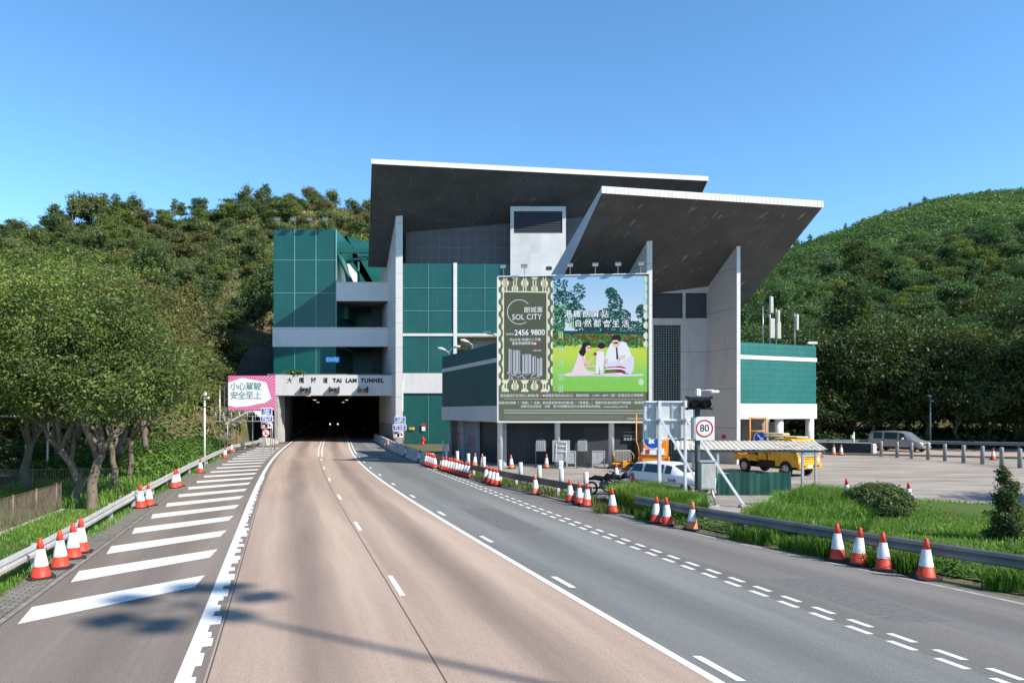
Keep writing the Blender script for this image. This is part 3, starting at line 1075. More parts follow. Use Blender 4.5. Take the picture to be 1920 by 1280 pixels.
# retaining wall beside the block, its shade put into the dark concrete colour
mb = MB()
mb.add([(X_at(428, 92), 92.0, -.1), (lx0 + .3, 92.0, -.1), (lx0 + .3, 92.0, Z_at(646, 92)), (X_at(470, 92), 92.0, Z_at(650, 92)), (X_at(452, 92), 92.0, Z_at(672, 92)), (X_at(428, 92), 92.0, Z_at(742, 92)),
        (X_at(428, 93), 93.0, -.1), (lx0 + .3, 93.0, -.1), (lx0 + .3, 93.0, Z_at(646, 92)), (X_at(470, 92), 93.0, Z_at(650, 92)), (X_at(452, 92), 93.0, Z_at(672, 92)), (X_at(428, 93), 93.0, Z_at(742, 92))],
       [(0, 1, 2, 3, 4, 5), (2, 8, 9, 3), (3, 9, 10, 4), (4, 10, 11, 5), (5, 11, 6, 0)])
tag(mb.build("retaining_wall", mat("shade_dark_concrete", (0.05, 0.05, 0.05), .9, noise=(.7, .3))), "concrete retaining wall coloured dark for shade, left of the teal portal block", "wall")
# portal beam with the name
bz0, bz1 = Z_at(741.5, 82.9), Z_at(703, 82.9)
bx0, bx1 = X_at(515.5, 82.9), X_at(735.0, 82.9)
mb = MB(); mb.bbox(bx0, bx1, 82.9, 83.7, bz0, bz1, .04)
beam = mb.build("portal_beam", PANEL, bld)
BLK = mat("black_lettering", (0.012, 0.012, 0.014), 0.5)
k = 82.9 / F
for ch, px in zip("大欖隧道", (543, 565.5, 588, 610)):
    text(ch, 11.0 * k, BLK, face_y(X_at(px, 82.9), 82.88, Z_at(713.5, 82.9)), beam, "lettering", bold=0.012, sx=.9)
text("TAI  LAM  TUNNEL", 10.2 * k, BLK, face_y(X_at(671.5, 82.9), 82.88, Z_at(713.5, 82.9)), beam, "lettering", bold=0.035, sx=1.0, spacing=1.12)
# left jamb and tunnel bore
mb = MB(); mb.box(bx0, bx0 + .35, 82.95, 85.5, 0, bz0 - .01); mb.build("portal_jamb", CONC, bld)
TUNW = mat("tunnel_lining", (0.09, 0.085, 0.08), 0.55, noise=(0.4, 0.3))
tl, tr = bx0 + .36, X_at(734, 83.6)
mb = MB()
T1 = 215
zc = bz0 + .55
def tx(x, y): return x + (-0.262) * (y - 85)
mb.add([(tl, 83.55, 0), (tx(tl, 105), 105, 0), (tx(tl, T1), T1, 0), (tl, 83.55, zc), (tx(tl, 105), 105, zc), (tx(tl, T1), T1, zc)], [(0, 3, 4, 1), (1, 4, 5, 2)], 0)
mb.add([(tr, 88, 0), (tx(tr, 105), 105, 0), (tx(tr, T1), T1, 0), (tr, 88, zc), (tx(tr, 105), 105, zc), (tx(tr, T1), T1, zc)], [(1, 4, 3, 0), (2, 5, 4, 1)], 0)
mb.add([(tl, 83.75, zc), (tr + 2, 83.75, zc), (tx(tl, T1), T1, zc), (tx(tr, T1) + 2, T1, zc)], [(0, 1, 3, 2)], 0)
mb.add([(tx(tl, T1), T1, 0), (tx(tr, T1), T1, 0), (tx(tr, T1), T1, zc), (tx(tl, T1), T1, zc)], [(0, 1, 2, 3)], 1)
mb.build("tunnel_bore", [TUNW, DARK], bld)
mb = MB()
for s in range(4):
    y = 87.5 + s * 2.5
    x = tx(tl, y) + .01
    mb.box(x, x + .45, y, y + .4, 0, zc - .05)
mb.build("wall_rib", TUNW, bld)
LAMPW = mat("tunnel_lamp_glow", (0.9, 0.8, 0.6), 0.4, emit=((1.0, 0.78, 0.45), 0.7))
for y in (92, 96, 101, 107, 114, 122, 134, 150, 170):
    for fx in (0.2, 0.66):
        x = tx(tl, y) + (tr - tl) * fx
        mb = MB()
        mb.box(x - .12, x + .12, y - .7, y + .7, zc - .32, zc - .22)
        mb.box(x - .14, x + .14, y - .72, y + .72, zc - .219, zc - .12, 1)
        lo = mb.build("ceiling_lamp", [LAMPW if y in (92, 134, 170) or (y == 96 and fx < .4) else LAMPG, STEELD])
        tag(lo, "tube lamp on the ceiling just inside the tunnel mouth" if y < 100 else "tube lamp deeper under the tunnel ceiling", "lamp", "lamps under the tunnel ceiling")
# lane signal heads on the beam
for i, (px, wh) in enumerate(((573, "black lane signal box nearest the Chinese lettering on the portal beam"), (626.5, "black lane signal box under the first English word on the portal beam"), (680.5, "black lane signal box nearest the fin wall on the portal beam"))):
    x, z = X_at(px, 82.6), Z_at(730.5, 82.6)
    s = thing("lane_signal", wh, "traffic signal", (x, 82.6, z - .3), 0, "lane signals on the portal beam")
    mb = MB(); mb.bbox(-.5, .5, -.32, 0, 0.02, .52, .05); mb.build("signal_box", STEELD, s)
    mb = MB(); mb.box(-.58, -.5, -.2, .28, -.05, .68); mb.build("bracket", BLACK, s); mb = MB(); mb.box(.5, .58, -.2, .28, -.05, .68); mb.build("bracket", BLACK, s)
    mb = MB(); mb.disc((-.24, -.325, .27), .16, n=16); mb.disc((.24, -.325, .27), .16, n=16); mb.build("signal_lens", BLACK, s)
# blue word sign on the teal wall
x, z = X_at(615, 83.7), Z_at(671.5, 83.7)
t = thing("blue_name_sign", "small bright blue word sign on the shaded teal wall above the portal", "sign", (x, 85.85, z))
mb = MB(); mb.bbox(-.82, .82, -.08, .04, -.33, .33, .02); mb.build("sign_panel", mat("glowing_blue", (0.01, 0.20, 0.55), .4, emit=((0.01, 0.2, 0.6), .35)), t)  # the blue panel is given a weak glow of its own
text("cody", .72, SIGNW, face_y(0, -.09, .06), t, "lettering", bold=.02, sx=1.1)
# small plates and hydrant at the foot of the teal wall
t = thing("notice_plate", "small yellow notice plate on the teal hall wall", "sign", (X_at(772, 80.1), 80.12, Z_at(803, 80.1)))
mb = MB(); mb.bbox(-.32, .32, .0, .03, -.15, .15, .01); mb.build("plate", YEL, t)
mb = MB(); mb.box(.17, .27, -.012, -.004, -.10, .10); mb.build("plate_mark", SIGNW, t)
t = thing("notice_board", "red and white notice board above the hydrant on the teal wall", "sign", (X_at(794, 80.1), 80.12, Z_at(801, 80.1)))
mb = MB(); mb.bbox(-.24, .24, .0, .03, .08, .40, .01); mb.build("red_plate", RED, t)
mb = MB(); mb.bbox(-.2, .2, .0, .03, -.40, .07, .01); mb.build("white_plate", SIGNW, t)
h = thing("fire_hydrant", "red fire hydrant at the foot of the teal hall wall", "hydrant", (X_at(793, 78.0), 78.0, 0))
mb = MB(); mb.lathe([(.2, 0), (.2, .08), (.13, .1), (.13, .62), (.17, .66), (.17, .74), (.1, .82), (.03, .86)], n=14); mb.build("barrel", RED, h)
mb = MB(); mb.tube((-.33, 0, .55), (.33, 0, .55), .08, n=10); mb.tube((0, 0, .55), (0, -.26, .55), .09, n=10); mb.build("nozzle", RED, h)

# ------------------------------------------------------------------ front pavilion: lower roof, annexes
pav = thing("front_pavilion", "front building with a dark upswept wedge roof, white fin walls and teal annexes", "building", (0, 0, 0))
D2 = Vector((R2A.x + AX * 13.5, R2A.y + 13.5, 0)); C2 = Vector((R2B.x + AX * 13.5, R2B.y + 13.5, 0))


def top2(x, y):
    return R2Z + .42 - 0.45 * ((Vector((x, y, 0)) - R2A).dot(R2N))


P = [R2A, R2B, C2, D2]
vs = [(p.x, p.y, roof2(p.x, p.y)) for p in P] + [(p.x, p.y, top2(p.x, p.y)) for p in P]
mb = MB()
mb.add(vs, [(3, 2, 1, 0)], 0); mb.add(vs, [(4, 5, 6, 7)], 2); mb.add(vs, [(0, 1, 5, 4), (1, 2, 6, 5), (2, 3, 7, 6), (3, 0, 4, 7)], 1)
r2 = mb.build("roof", [SOFF2, SIDEG, ROOFTOP], pav)
mb = MB()
a = R2A - R2N * .05 - R2D * .04; b = R2B - R2N * .05 + R2D * .04
mb.add([(a.x, a.y, R2Z - .02), (b.x, b.y, R2Z - .02), (b.x, b.y, R2Z + .42), (a.x, a.y, R2Z + .42),
        (a.x, a.y + .06, R2Z - .02), (b.x, b.y + .06, R2Z - .02), (b.x - .1, b.y + .9, R2Z + .10), (a.x - .1, a.y + .9, R2Z + .10)],
       [(0, 1, 2, 3), (3, 2, 6, 7), (1, 5, 6, 2), (4, 0, 3, 7), (0, 4, 5, 1)])
# ribs of the cladding
L_ = (b - a).length
rb = MB()
k = 0.0
while k < L_:
    p = a + R2D * k - R2N * .012
    rb.add([(p.x, p.y, R2Z), (p.x + .03, p.y + .006, R2Z), (p.x + .03, p.y + .006, R2Z + .40), (p.x, p.y, R2Z + .40)], [(0, 1, 2, 3)])
    k += .30
fa = mb.build("fascia", FASCIA, r2)
rb.build("cladding_rib", mat("fascia_rib_shade", (0.42, 0.42, 0.41), 0.6), fa)["kind"] = "stuff"
# slim fin and the big side wall
fx0, fx1 = X_at(1213, 47.9), X_at(1223, 47.9)
pts = [(fx0, 47.9), (fx1, 47.9), (fx1 + AX * 4.5, 52.4), (fx0 + AX * 4.5, 52.4)]
mb = MB(); mb.prism(pts, 0, [roof2(*p) + .05 for p in pts]); mb.build("fin_wall", PANEL, pav)
wx0, wx1 = X_at(1380.5, 49.3), X_at(1386.5, 49.3)
ln = 3.9
pts = [(wx0, 49.3), (wx1, 49.3), (wx1 + AX * ln, 49.3 + ln), (wx0 + AX * ln, 49.3 + ln)]
mb = MB(); mb.prism(pts, 0, [roof2(*p) + .05 for p in pts]); mb.build("side_wall", PANEL_G, pav)
mb = MB(); mb.box(wx0, wx1 + .02, 49.16, 49.29, 0, roof2(wx0, 49.3) + .0); mb.build("wall_edge", WHITE, pav)
# recessed bay between them
yb = 52.6
bx_0, bx_1 = X_at(1215, yb), X_at(1334, yb)
zz = lambda py: Z_at(py, yb)
mb = MB()
mb.box(bx_0 - 1, bx_1 + 1, yb, yb + .5, zz(549), zz(530))
mb.box(bx_0 - 1, bx_1 + 1, yb, yb + .5, zz(609), zz(596.5))
mb.box(X_at(1280, yb), X_at(1285.5, yb), yb, yb + .5, zz(596.5), zz(549))
mb.box(X_at(1276.5, yb), bx_1 + 1, yb + .02, yb + .5, 0, zz(609) - .005)
mb.box(bx_0 - 1, X_at(1225.5, yb), yb + .02, yb + .5, 0, zz(609) - .005)
mb.build("bay_wall", PANEL_G, pav)
mb = MB()
mb.box(X_at(1225, yb), X_at(1280, yb) - .01, yb + .2, yb + .3, zz(596.5), zz(549))
mb.box(X_at(1285.5, yb) + .01, bx_1 + .6, yb + .2, yb + .3, zz(596.5), zz(549))
for q in range(12):
    z = zz(596.5) + .12 + q * .155
    mb.box(X_at(1225, yb), X_at(1280, yb) - .01, yb + .13, yb + .19, z, z + .03)
    mb.box(X_at(1285.5, yb) + .01, bx_1 + .6, yb + .13, yb + .19, z, z + .03)
mb.build("louvre_window", mat("louvre_grey", (0.045, 0.045, 0.048), 0.5), pav)
mb = MB()
gx0, gx1, gz0, gz1 = X_at(1225.5, yb), X_at(1276.5, yb), .1, zz(610)
mb.box(gx0, gx1, yb + .3, yb + .4, gz0, gz1, 0)
q = gx0 + .02
while q < gx1:
    mb.box(q, q + .035, yb + .1, yb + .13, gz0, gz1, 1); q += .19
q = gz0 + .1
while q < gz1:
    mb.box(gx0, gx1, yb + .06, yb + .095, q, q + .035, 1); q += .19
mb.build("grille", [DARK, mat("grille_bar", (0.14, 0.20, 0.19), 0.5)], pav)
mb = MB(); mb.tube((X_at(1357, 50.6) + .1, 50.6, Z_at(818, 51)), (X_at(1357, 50.6) - .12, 50.56, Z_at(818, 51)), .13, n=12); mb.build("alarm_bell", RED, pav)

# low annex on the left, running back along the slip road
P1, P2, P3, P4 = Vector((-.92, 47.35)), Vector((9.3, 48.0)), Vector((6.2, 61)), Vector((-6.1, 60.6))


def inset(d):
    c = (P1 + P2 + P3 + P4) / 4
    return [(p + (c - p).normalized() * d).to_tuple() for p in (P1, P2, P3, P4)]


zA = 8.5
mb = MB(); mb.prism(inset(0), 4.15, 7.15); mb.prism(inset(0), 7.45, zA); mb.build("annex_wall", TEAL_D, pav)
mb = MB(); mb.prism(inset(-.03), 7.15, 7.45); mb.prism(inset(-.06), 3.02, 4.15)
mb.build("annex_band", PANEL, pav)
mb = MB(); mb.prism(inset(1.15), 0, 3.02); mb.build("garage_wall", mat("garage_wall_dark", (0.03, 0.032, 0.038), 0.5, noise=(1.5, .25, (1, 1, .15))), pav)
d_ = (P4 - P1).normalized(); nn = Vector((-d_.y, d_.x))
DOORG = mat("grey_steel_door", (0.20, 0.215, 0.235), 0.5, noise=(1.0, 0.2, (1, 1, .3)))
GRAF = mat("red_spray_paint", (0.42, 0.09, 0.08), 0.6)
L4 = (P4 - P1).length
for a, b in ((6.2, 9.6), (9.9, 13.3)):
    mb = MB()
    A_ = P1 + d_ * a + nn * -.62; B_ = P1 + d_ * b + nn * -.62
    mb.prism([(A_ - nn * .0).to_tuple(), (A_ - nn * .12).to_tuple(), (B_ - nn * .12).to_tuple(), (B_ - nn * .0).to_tuple()], 0.05, 3.0)
    dr = mb.build("steel_door", DOORG, pav)
    g = MB()
    rg = random.Random(int(a * 10))
    for k in range(5):
        o_ = A_ + d_ * (0.6 + rg.random() * 2.0) + nn * .012
        z_ = 1.0 + rg.random() * .8
        for q in range(6):
            w_ = rg.uniform(.05, .22); h_ = rg.uniform(.03, .3)
            p = o_ + d_ * rg.uniform(-.3, .3) + nn * (.001 * q + .002 * k)
            zz_ = z_ + rg.uniform(-.3, .3)
            g.add([(p.x, p.y, zz_), ((p + d_ * w_).x, (p + d_ * w_).y, zz_ + .03), ((p + d_ * w_).x, (p + d_ * w_).y, zz_ + h_), (p.x, p.y, zz_ + h_ - .02)], [(0, 1, 2, 3)])
    g.build("graffiti_mark", GRAF, dr)
mb = MB()
for a in (0.3, 6.0, 9.75, 13.5):
    mb = MB()
    A_ = P1 + d_ * a - nn * .55
    mb.prism([(A_ + nn * .12 - d_ * .1).to_tuple(), (A_ - nn * .12 - d_ * .1).to_tuple(), (A_ - nn * .12 + d_ * .1).to_tuple(), (A_ + nn * .12 + d_ * .1).to_tuple()], 0, 3.01)
    mb.build("door_post", PANEL_G, pav)
# garage front behind the hoarding: shutters, kerb
mb = MB(); mb.box(-.2, 12.6, 47.9, 48.0, 0, .12); mb.build("threshold", CONC, pav)
mb = MB()
for a, b in ((0.9, 2.1), (5.0, 8.4)):
    mb = MB(); mb.box(a, b, 48.62, 48.7, .12, 2.7)
    mb.build("shutter", mat("dark_shutter", (0.05, 0.052, 0.058), .45, noise=(3, .2, (.2, 1, 6))), pav)

# annex on the right
Q1 = Vector((wx1 + .35, 51.7)); Q2 = Vector((X_at(1530, 55.6), 55.6)); Q3 = Vector((Q2.x - 4.2, 68.5)); Q4 = Vector((Q1.x - 4.5, 65.5))
Q1b = Vector((wx1 + AX * 2.2, 51.5))
zt = Z_at(639.5, 51.7)
qd = (Q2 - Q1).normalized(); qn = Vector((qd.y, -qd.x))
mb = MB()
QQ = [Q1b.to_tuple(), Q2.to_tuple(), Q3.to_tuple(), Q4.to_tuple()]
mb.prism(QQ, 4.35, 7.72); mb.prism(QQ, 8.02, zt)
mb.build("annex_wall", TEAL_L, pav)
o_ = qn * .05
QO = [(Q1b + o_).to_tuple(), (Q2 + o_ + qd * .05).to_tuple(), (Q3 + qd * .05).to_tuple(), Q4.to_tuple()]
mb = MB(); mb.prism(QO, 7.72, 8.02); mb.prism(QO, 3.18, 4.35); mb.build("annex_band", PANEL, pav)
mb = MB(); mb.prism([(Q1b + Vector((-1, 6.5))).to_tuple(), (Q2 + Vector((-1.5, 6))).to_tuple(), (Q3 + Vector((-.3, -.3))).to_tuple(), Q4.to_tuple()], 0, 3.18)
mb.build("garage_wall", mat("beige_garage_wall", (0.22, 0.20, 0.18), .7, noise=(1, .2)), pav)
mb = MB()
for k, (px, yy) in enumerate(((1466, 54.0), (1524, 55.9))):
    mb = MB(); mb.tube((X_at(px, yy), yy + .6, 0), (X_at(px, yy), yy + .6, 3.2), .33, n=20); mb.build("round_column", WHITE, pav)
mb = MB(); mb.box(18.9, 20.6, 57.0, 57.1, 0.0, 2.6); mb.build("shutter", mat("grey_shutter", (0.16, 0.155, 0.15), .5, noise=(3, .15, (.2, 1, 6))), pav); mb = MB(); mb.box(21.5, 22.3, 58.0, 58.1, 0.0, 2.9); mb.build("shutter", mat("grey_shutter", (0.16, 0.155, 0.15), .5, noise=(3, .15, (.2, 1, 6))), pav)
# ------------------------------------------------------------------ big advertising billboard
BL, BR_ = Vector((X_at(932.5, 46.5), 46.5)), Vector((X_at(1218.5, 45.5), 45.5))
BW = (BR_ - BL).length
brz = math.atan2(BR_.y - BL.y, BR_.x - BL.x)
BZ0 = Z_at(791.5, 46.5); BH = Z_at(518.5, 46.5) - BZ0
bb = thing("billboard", "huge property advertisement billboard with a green park picture on white posts", "billboard", (BL.x, BL.y, 0), brz)
mb = MB()
mb.box(0.06, BW - .06, .02, .35, BZ0 + .06, BZ0 + BH - .06)
mb.build("billboard_panel", STEELD, bb)
mb = MB()
mb.bbox(-.02, BW + .02, -.06, .38, BZ0 - .04, BZ0 + .08, .02); mb.bbox(-.02, BW + .02, -.06, .38, BZ0 + BH - .05, BZ0 + BH + .03, .02)
mb.bbox(-.03, .07, -.065, .385, BZ0 + .081, BZ0 + BH - .051, .02); mb.bbox(BW - .09, BW + .03, -.065, .385, BZ0 + .081, BZ0 + BH - .051, .02)
mb.build("billboard_frame", mat("frame_offwhite", (0.55, 0.56, 0.55), .5), bb)
for x in (.12, 4.0, 7.6):
    mb = MB(); mb.tube((x, .55, 0), (x, .55, BZ0 + BH * .9), .19, n=16)
    mb.build("post", WHITE, bb)
for z in (BZ0 + 1, BZ0 + BH - 1):
    mb = MB(); mb.box(.1, BW - .1, .36, .5, z - .1, z + .1); mb.build("rail", STEELD, bb)


def PB(zx, zy, d=0.0):
    """point on the poster from coordinates of the enlarged photo crop; d = height of the printed layer"""
    u = (zx - 124.0) / 1076.0
    top = 146.0 - 0.0345 * (zx - 124.0)
    v = 1.0 - (zy - top) / (1167.0 - top)
    return (u * BW, -0.004 - d, BZ0 + v * BH)


def flat(c):
    return mat("print_%02x%02x%02x" % tuple(int(255 * q) for q in c), c, 0.55, spec=0.2)


def srgb(r, g, b):
    f = lambda q: ((q / 255 + .055) / 1.055) ** 2.4 if q > 10 else q / 255 / 12.92
    # printed ink albedo from the sunlit look of the poster
    return tuple(f(q) * 0.70 for q in (r, g, b))


OLIVE = flat(srgb(108, 113, 92)); CREAM = flat(srgb(245, 240, 205)); INK = flat(srgb(252, 252, 250))
PSKY = N("print_sky")
_v, _s = PSKY.coords()
PSKY = PSKY.fin(PSKY.mix(PSKY.step(_s[2], BZ0 + 5, BZ0 + BH), srgb(225, 235, 240), srgb(165, 205, 235)), .5, .2)
PG1 = N("print_grass")
_v, _s = PG1.coords()
_n = PG1.noise(_v, 5.0, 4, .7)
_n2 = PG1.noise(_v, 14.0, 3, .9)
_c = PG1.mix(PG1.step(_s[2], BZ0 + 3.0, BZ0 + 4.9), srgb(150, 215, 95), srgb(205, 222, 80))
PG1 = PG1.fin(PG1.mix(PG1.math('MULTIPLY', PG1.step(_n2, .45, .65), PG1.step(_s[2], BZ0 + 3.4, BZ0 + 2.6)), _c, srgb(105, 185, 75)), .5, .2)


def poly(mbx, pts, d, mi=0):
    mbx.add([PB(x, y, d) for x, y in pts], [tuple(range(len(pts) - 1, -1, -1))], mi)


def rect(mbx, x0, y0, x1, y1, d, mi=0):
    poly(mbx, [(x0, y0), (x1, y0), (x1, y1), (x0, y1)], d, mi)


def ell(mbx, cx, cy, rx, ry, d, mi=0, n=18, a0=0, a1=360):
    poly(mbx, [(cx + rx * math.cos(math.radians(a0 + (a1 - a0) * k / n)), cy + ry * math.sin(math.radians(a0 + (a1 - a0) * k / n))) for k in range(n + (a1 - a0 < 360))], d, mi)


mb = MB()
rect(mb, 132, 152, 1194, 1160, 0.0)
poster = mb.build("poster", OLIVE, bb)
mb = MB(); rect(mb, 521, 100 + 26, 1192, 948, .004, 0); rect(mb, 521, 628, 1192, 948, .006, 1)
mb.build("printed_scene", [PSKY, PG1], poster)
# printed trees: many small leaf dabs
rg = random.Random(11)
TG = [flat(srgb(*c)) for c in ((28, 78, 72), (45, 105, 80), (80, 150, 70), (20, 58, 62), (150, 190, 90), (175, 130, 80))]
mb = MB()
lobes = [(560, 200, 70, 90, 150), (600, 330, 95, 90, 260), (560, 450, 50, 100, 240), (680, 400, 80, 80, 220), (700, 250, 50, 70, 70), (760, 470, 110, 60, 260),
         (930, 250, 42, 38, 110), (900, 420, 70, 60, 160), (960, 330, 50, 80, 170), (1010, 430, 60, 70, 180), (1090, 490, 80, 45, 160), (1140, 380, 36, 50, 90), (1170, 470, 26, 60, 90), (950, 500, 90, 50, 220), (840, 500, 90, 45, 200)]
for cx_, cy_, rx_, ry_, n_ in lobes:
    for k in range(int(n_ * 1.7)):
        a = rg.uniform(0, 6.28); r_ = math.sqrt(rg.random())
        x_, y_ = cx_ + rx_ * r_ * math.cos(a), cy_ + ry_ * r_ * math.sin(a)
        if not (527 < x_ < 1186 and 160 < y_ < 560):
            continue
        s_ = rg.uniform(3, 9)
        t_ = rg.uniform(0, 3)
        c_ = rg.choice((0, 0, 1, 3)) if not (x_ < 640 and y_ > 330 and rg.random() < .45) else 2
        mb.add([PB(x_ + s_ * math.cos(t_ + q * 1.2566) * rg.uniform(.6, 1.2), y_ + s_ * .8 * math.sin(t_ + q * 1.2566), .009 + k % 9 * .0003) for q in range(5)], [(4, 3, 2, 1, 0)], c_)
rect(mb, 521, 520, 1192, 566, .0085, 0)
for k in range(900):
    x_ = rg.uniform(526, 1186); y_ = rg.uniform(548, 632)
    c_ = (5 if rg.random() < .5 else 2) if y_ < 590 else (2 if rg.random() < .75 else 4)
    s_ = rg.uniform(5, 12)
    mb.add([PB(x_ - s_, y_ + s_ * .6, .012), PB(x_ + s_, y_ + s_ * .6, .012), PB(x_ + s_ * .7, y_ - s_ * .7, .012), PB(x_ - s_ * .5, y_ - s_, .012)], [(0, 1, 2, 3)], c_)
mb.build("printed_trees", TG, poster)["kind"] = "stuff"
# left olive card with scalloped border of striped discs
mb = MB()


def bead(cx_, cy_, r_=27, cut=None):
    a0, a1 = (0, 360) if cut is None else cut
    ell(mb, cx_, cy_, r_, r_, .006, 0, 18, a0, a1)
    for dx in (-9, 0, 9):
        if cut is None:
            rect(mb, cx_ + dx - 1.6, cy_ - r_ * .9, cx_ + dx + 1.6, cy_ + r_ * .9, .009, 1)


for i, cx_ in enumerate((181, 251, 321, 391, 461)):
    top = 150 - .034 * (cx_ - 124)
    if i % 2 == 0:
        bead(cx_, 190); rect(mb, cx_ - 13, top, cx_ - 6, 165, .0055); rect(mb, cx_ + 6, top, cx_ + 13, 165, .0055); rect(mb, cx_ - 13, 214, cx_ - 6, 247, .0055); rect(mb, cx_ + 6, 214, cx_ + 13, 247, .0055)
        ell(mb, cx_, 870, 27, 27, .006, 0, 12, 0, 180); rect(mb, cx_ - 13, 890, cx_ - 5, 930, .0055); rect(mb, cx_ + 5, 890, cx_ + 13, 930, .0055); ell(mb, cx_, 952, 27, 24, .006, 0, 12, 180, 360)
    else:
        ell(mb, cx_, top, 27, 20, .006, 0, 12, 0, 180); rect(mb, cx_ - 13, 165, cx_ - 6, 212, .0055); rect(mb, cx_ + 6, 165, cx_ + 13, 212, .0055); bead(cx_, 228, 24)
        bead(cx_, 916); rect(mb, cx_ - 13, 872, cx_ - 5, 895, .0055); rect(mb, cx_ + 5, 872, cx_ + 13, 895, .0055)
for k in range(9):
    y_ = 195 + k * 86
    ell(mb, 133, y_, 17, 27, .006, 0, 12, -90, 90); ell(mb, 169, y_ + 44, 14, 26, .006, 0, 12, 90, 270); ell(mb, 486, y_ + 44, 13, 26, .006, 0, 12, -90, 90); ell(mb, 520, y_, 15, 27, .006, 0, 12, 90, 270)
for y_ in (430, 470, 550, 650, 750, 850, 930):
    x_ = 655 if y_ < 480 else 578
    for q in range(3):
        rect(mb, x_ - 16 + q * 12, y_ - 26, x_ - 10 + q * 12, y_ + 26, .0135, 2)
for y_ in (150, 210, 270):
    rect(mb, 1160, y_ - 20, 1186, y_ + 20, .0135, 2)
for y_ in (350, 410, 475, 550, 610):
    ell(mb, 1174, y_, 19, 24, .0135, 0); rect(mb, 1171, y_ - 30, 1177, y_ + 30, .0145, 2)
ell(mb, 1138, 880, 20, 24, .0135, 2)
mb.build("bead_pattern", [CREAM, flat(srgb(60, 62, 52)), flat(srgb(205, 230, 190))], poster)
mb = MB()
rect(mb, 164, 246, 484, 868, .0075, 0); rect(mb, 172, 254, 476, 866, .0095, 1)
card = mb.build("olive_card", [CREAM, flat(srgb(92, 96, 78))], poster)
# ring logo
mb = MB()
for k in range(40):
    a, b = math.radians(-42 - k * 6.6), math.radians(-42 - (k + 1) * 6.6)
    poly(mb, [(282 + 87 * math.cos(a), 392 + 87 * math.sin(a)), (282 + 87 * math.cos(b), 392 + 87 * math.sin(b)), (282 + 83.5 * math.cos(b), 392 + 83.5 * math.sin(b)), (282 + 83.5 * math.cos(a), 392 + 83.5 * math.sin(a))], .0115)
mb.build("ring_logo", INK, card)


def ptext(body, zx, zy, zh, m=INK, par=None, bold=0.0, sx=1.0, ax='CENTER', spacing=1.0, name="lettering", d=.013):
    p = PB(zx, zy, d)
    return text(body, zh / 1022.0 * BH * 1.0, m, face_y(*p), par or poster, name, ax=ax, bold=bold, sx=sx, spacing=spacing)


ptext("朗城滙", 382, 378, 44, par=card)
ptext("SOL CITY", 336, 428, 54, par=card, sx=.92)
ptext("2456 9800", 356, 537, 54, par=card, bold=.008, sx=.93)
ptext("查詢熱線", 214, 549, 14, par=card)
ptext("約6米長*有蓋行人天橋", 324, 587, 22, par=card)
ptext("連接港鐵朗屏站", 306, 613, 22, par=card)
ptext("模擬效果圖*", 411, 662, 11, par=card)
mb = MB(); ell(mb, 394, 613, 17, 12, .0105, 0); ell(mb, 394, 613, 9, 8, .0125, 1); rect(mb, 392.5, 602, 395.5, 624, .0135, 0)
mb.build("red_emblem", [flat(srgb(215, 30, 60)), INK], card)
# printed tower blocks
mb = MB()
TB = [flat(srgb(*c)) for c in ((190, 192, 198), (150, 152, 160), (212, 213, 218), (110, 112, 120))]
for x0, x1, y0, y1 in ((206, 230, 655, 835), (238, 288, 662, 825), (304, 366, 690, 825), (375, 402, 705, 830), (408, 445, 718, 840)):
    rect(mb, x0, y0, x1, y1, .0105, 1)
    q = x0
    i = 0
    while q < x1 - 3:
        rect(mb, q, y0 + rg.uniform(-7, 4), q + 5, y1, .0115, (0, 2, 3, 0)[i % 4]); q += 6.3; i += 1
for k in range(60):
    x_ = rg.uniform(200, 448); y_ = rg.uniform(815, 862)
    rect(mb, x_ - 5, y_ - 5, x_ + 6, y_ + 4, .0125, rg.choice((0, 1, 2, 3)))
mb.build("printed_towers", TB, card)
OUTL = flat(srgb(25, 55, 60))
for ch, px in zip("港鐵朗屏站", (628, 692, 757, 822, 888)):
    ptext(ch, px + 2, 407, 54, m=OUTL, bold=.03, d=.022); ptext(ch, px, 404, 54, bold=.004, d=.028)
for ch, px in zip("自然都會生活", (700, 768, 834, 900, 964, 1030)):
    ptext(ch, px + 2, 474, 54, m=OUTL, bold=.03, d=.022); ptext(ch, px, 471, 54, bold=.004, d=.028)
# small print
ptext("展銷廳設於荃灣如心廣場5樓（    港鐵荃灣西站D出口） 開放時間：11AM – 8PM（週一至週日及公眾假期）", 660, 978, 21.5, sx=1.0)
mb = MB(); ell(mb, 457, 978, 14, 10, .0105, 0); ell(mb, 457, 978, 7, 6, .0125, 1)
mb.build("red_emblem", [flat(srgb(215, 30, 60)), INK], poster)
mb = MB(); rect(mb, 172, 1001, 1150, 1003, .006); mb.build("thin_rule", CREAM, poster)
ptext("發展項目期數（「期數」）名稱：朗城滙發展項目的第2期（「朗城滙」） 期數的街道名稱及門牌號數：媽橫路1號", 660, 1029, 20.5)
ptext("期數所在的區域：元朗　賣方就期數指定的互聯網網站的網址：www.solcity.com.hk", 670, 1055, 20.5)
mb = MB()
for row, (y_, h_, x1) in enumerate(((1082, 8, 1150), (1100, 9, 1150), (1121, 4, 1015), (1128, 4, 1015), (1136, 4, 1015), (1142, 4, 1015), (1128, 5, 1070), (1139, 9, 1150))):
    x_ = 174.0 if row < 6 else 1040.0
    while x_ < x1:
        w_ = rg.uniform(4, 8.5) if row < 2 else rg.uniform(2.5, 6)
        rect(mb, x_, y_ - h_ / 2, x_ + w_, y_ + h_ / 2, .006, 0 if row < 2 or row == 7 else 1)
        x_ += w_ + (2.2 if row < 2 else 1.6)
mb.build("fine_print", [flat(srgb(200, 202, 192)), flat(srgb(150, 154, 138))], poster)
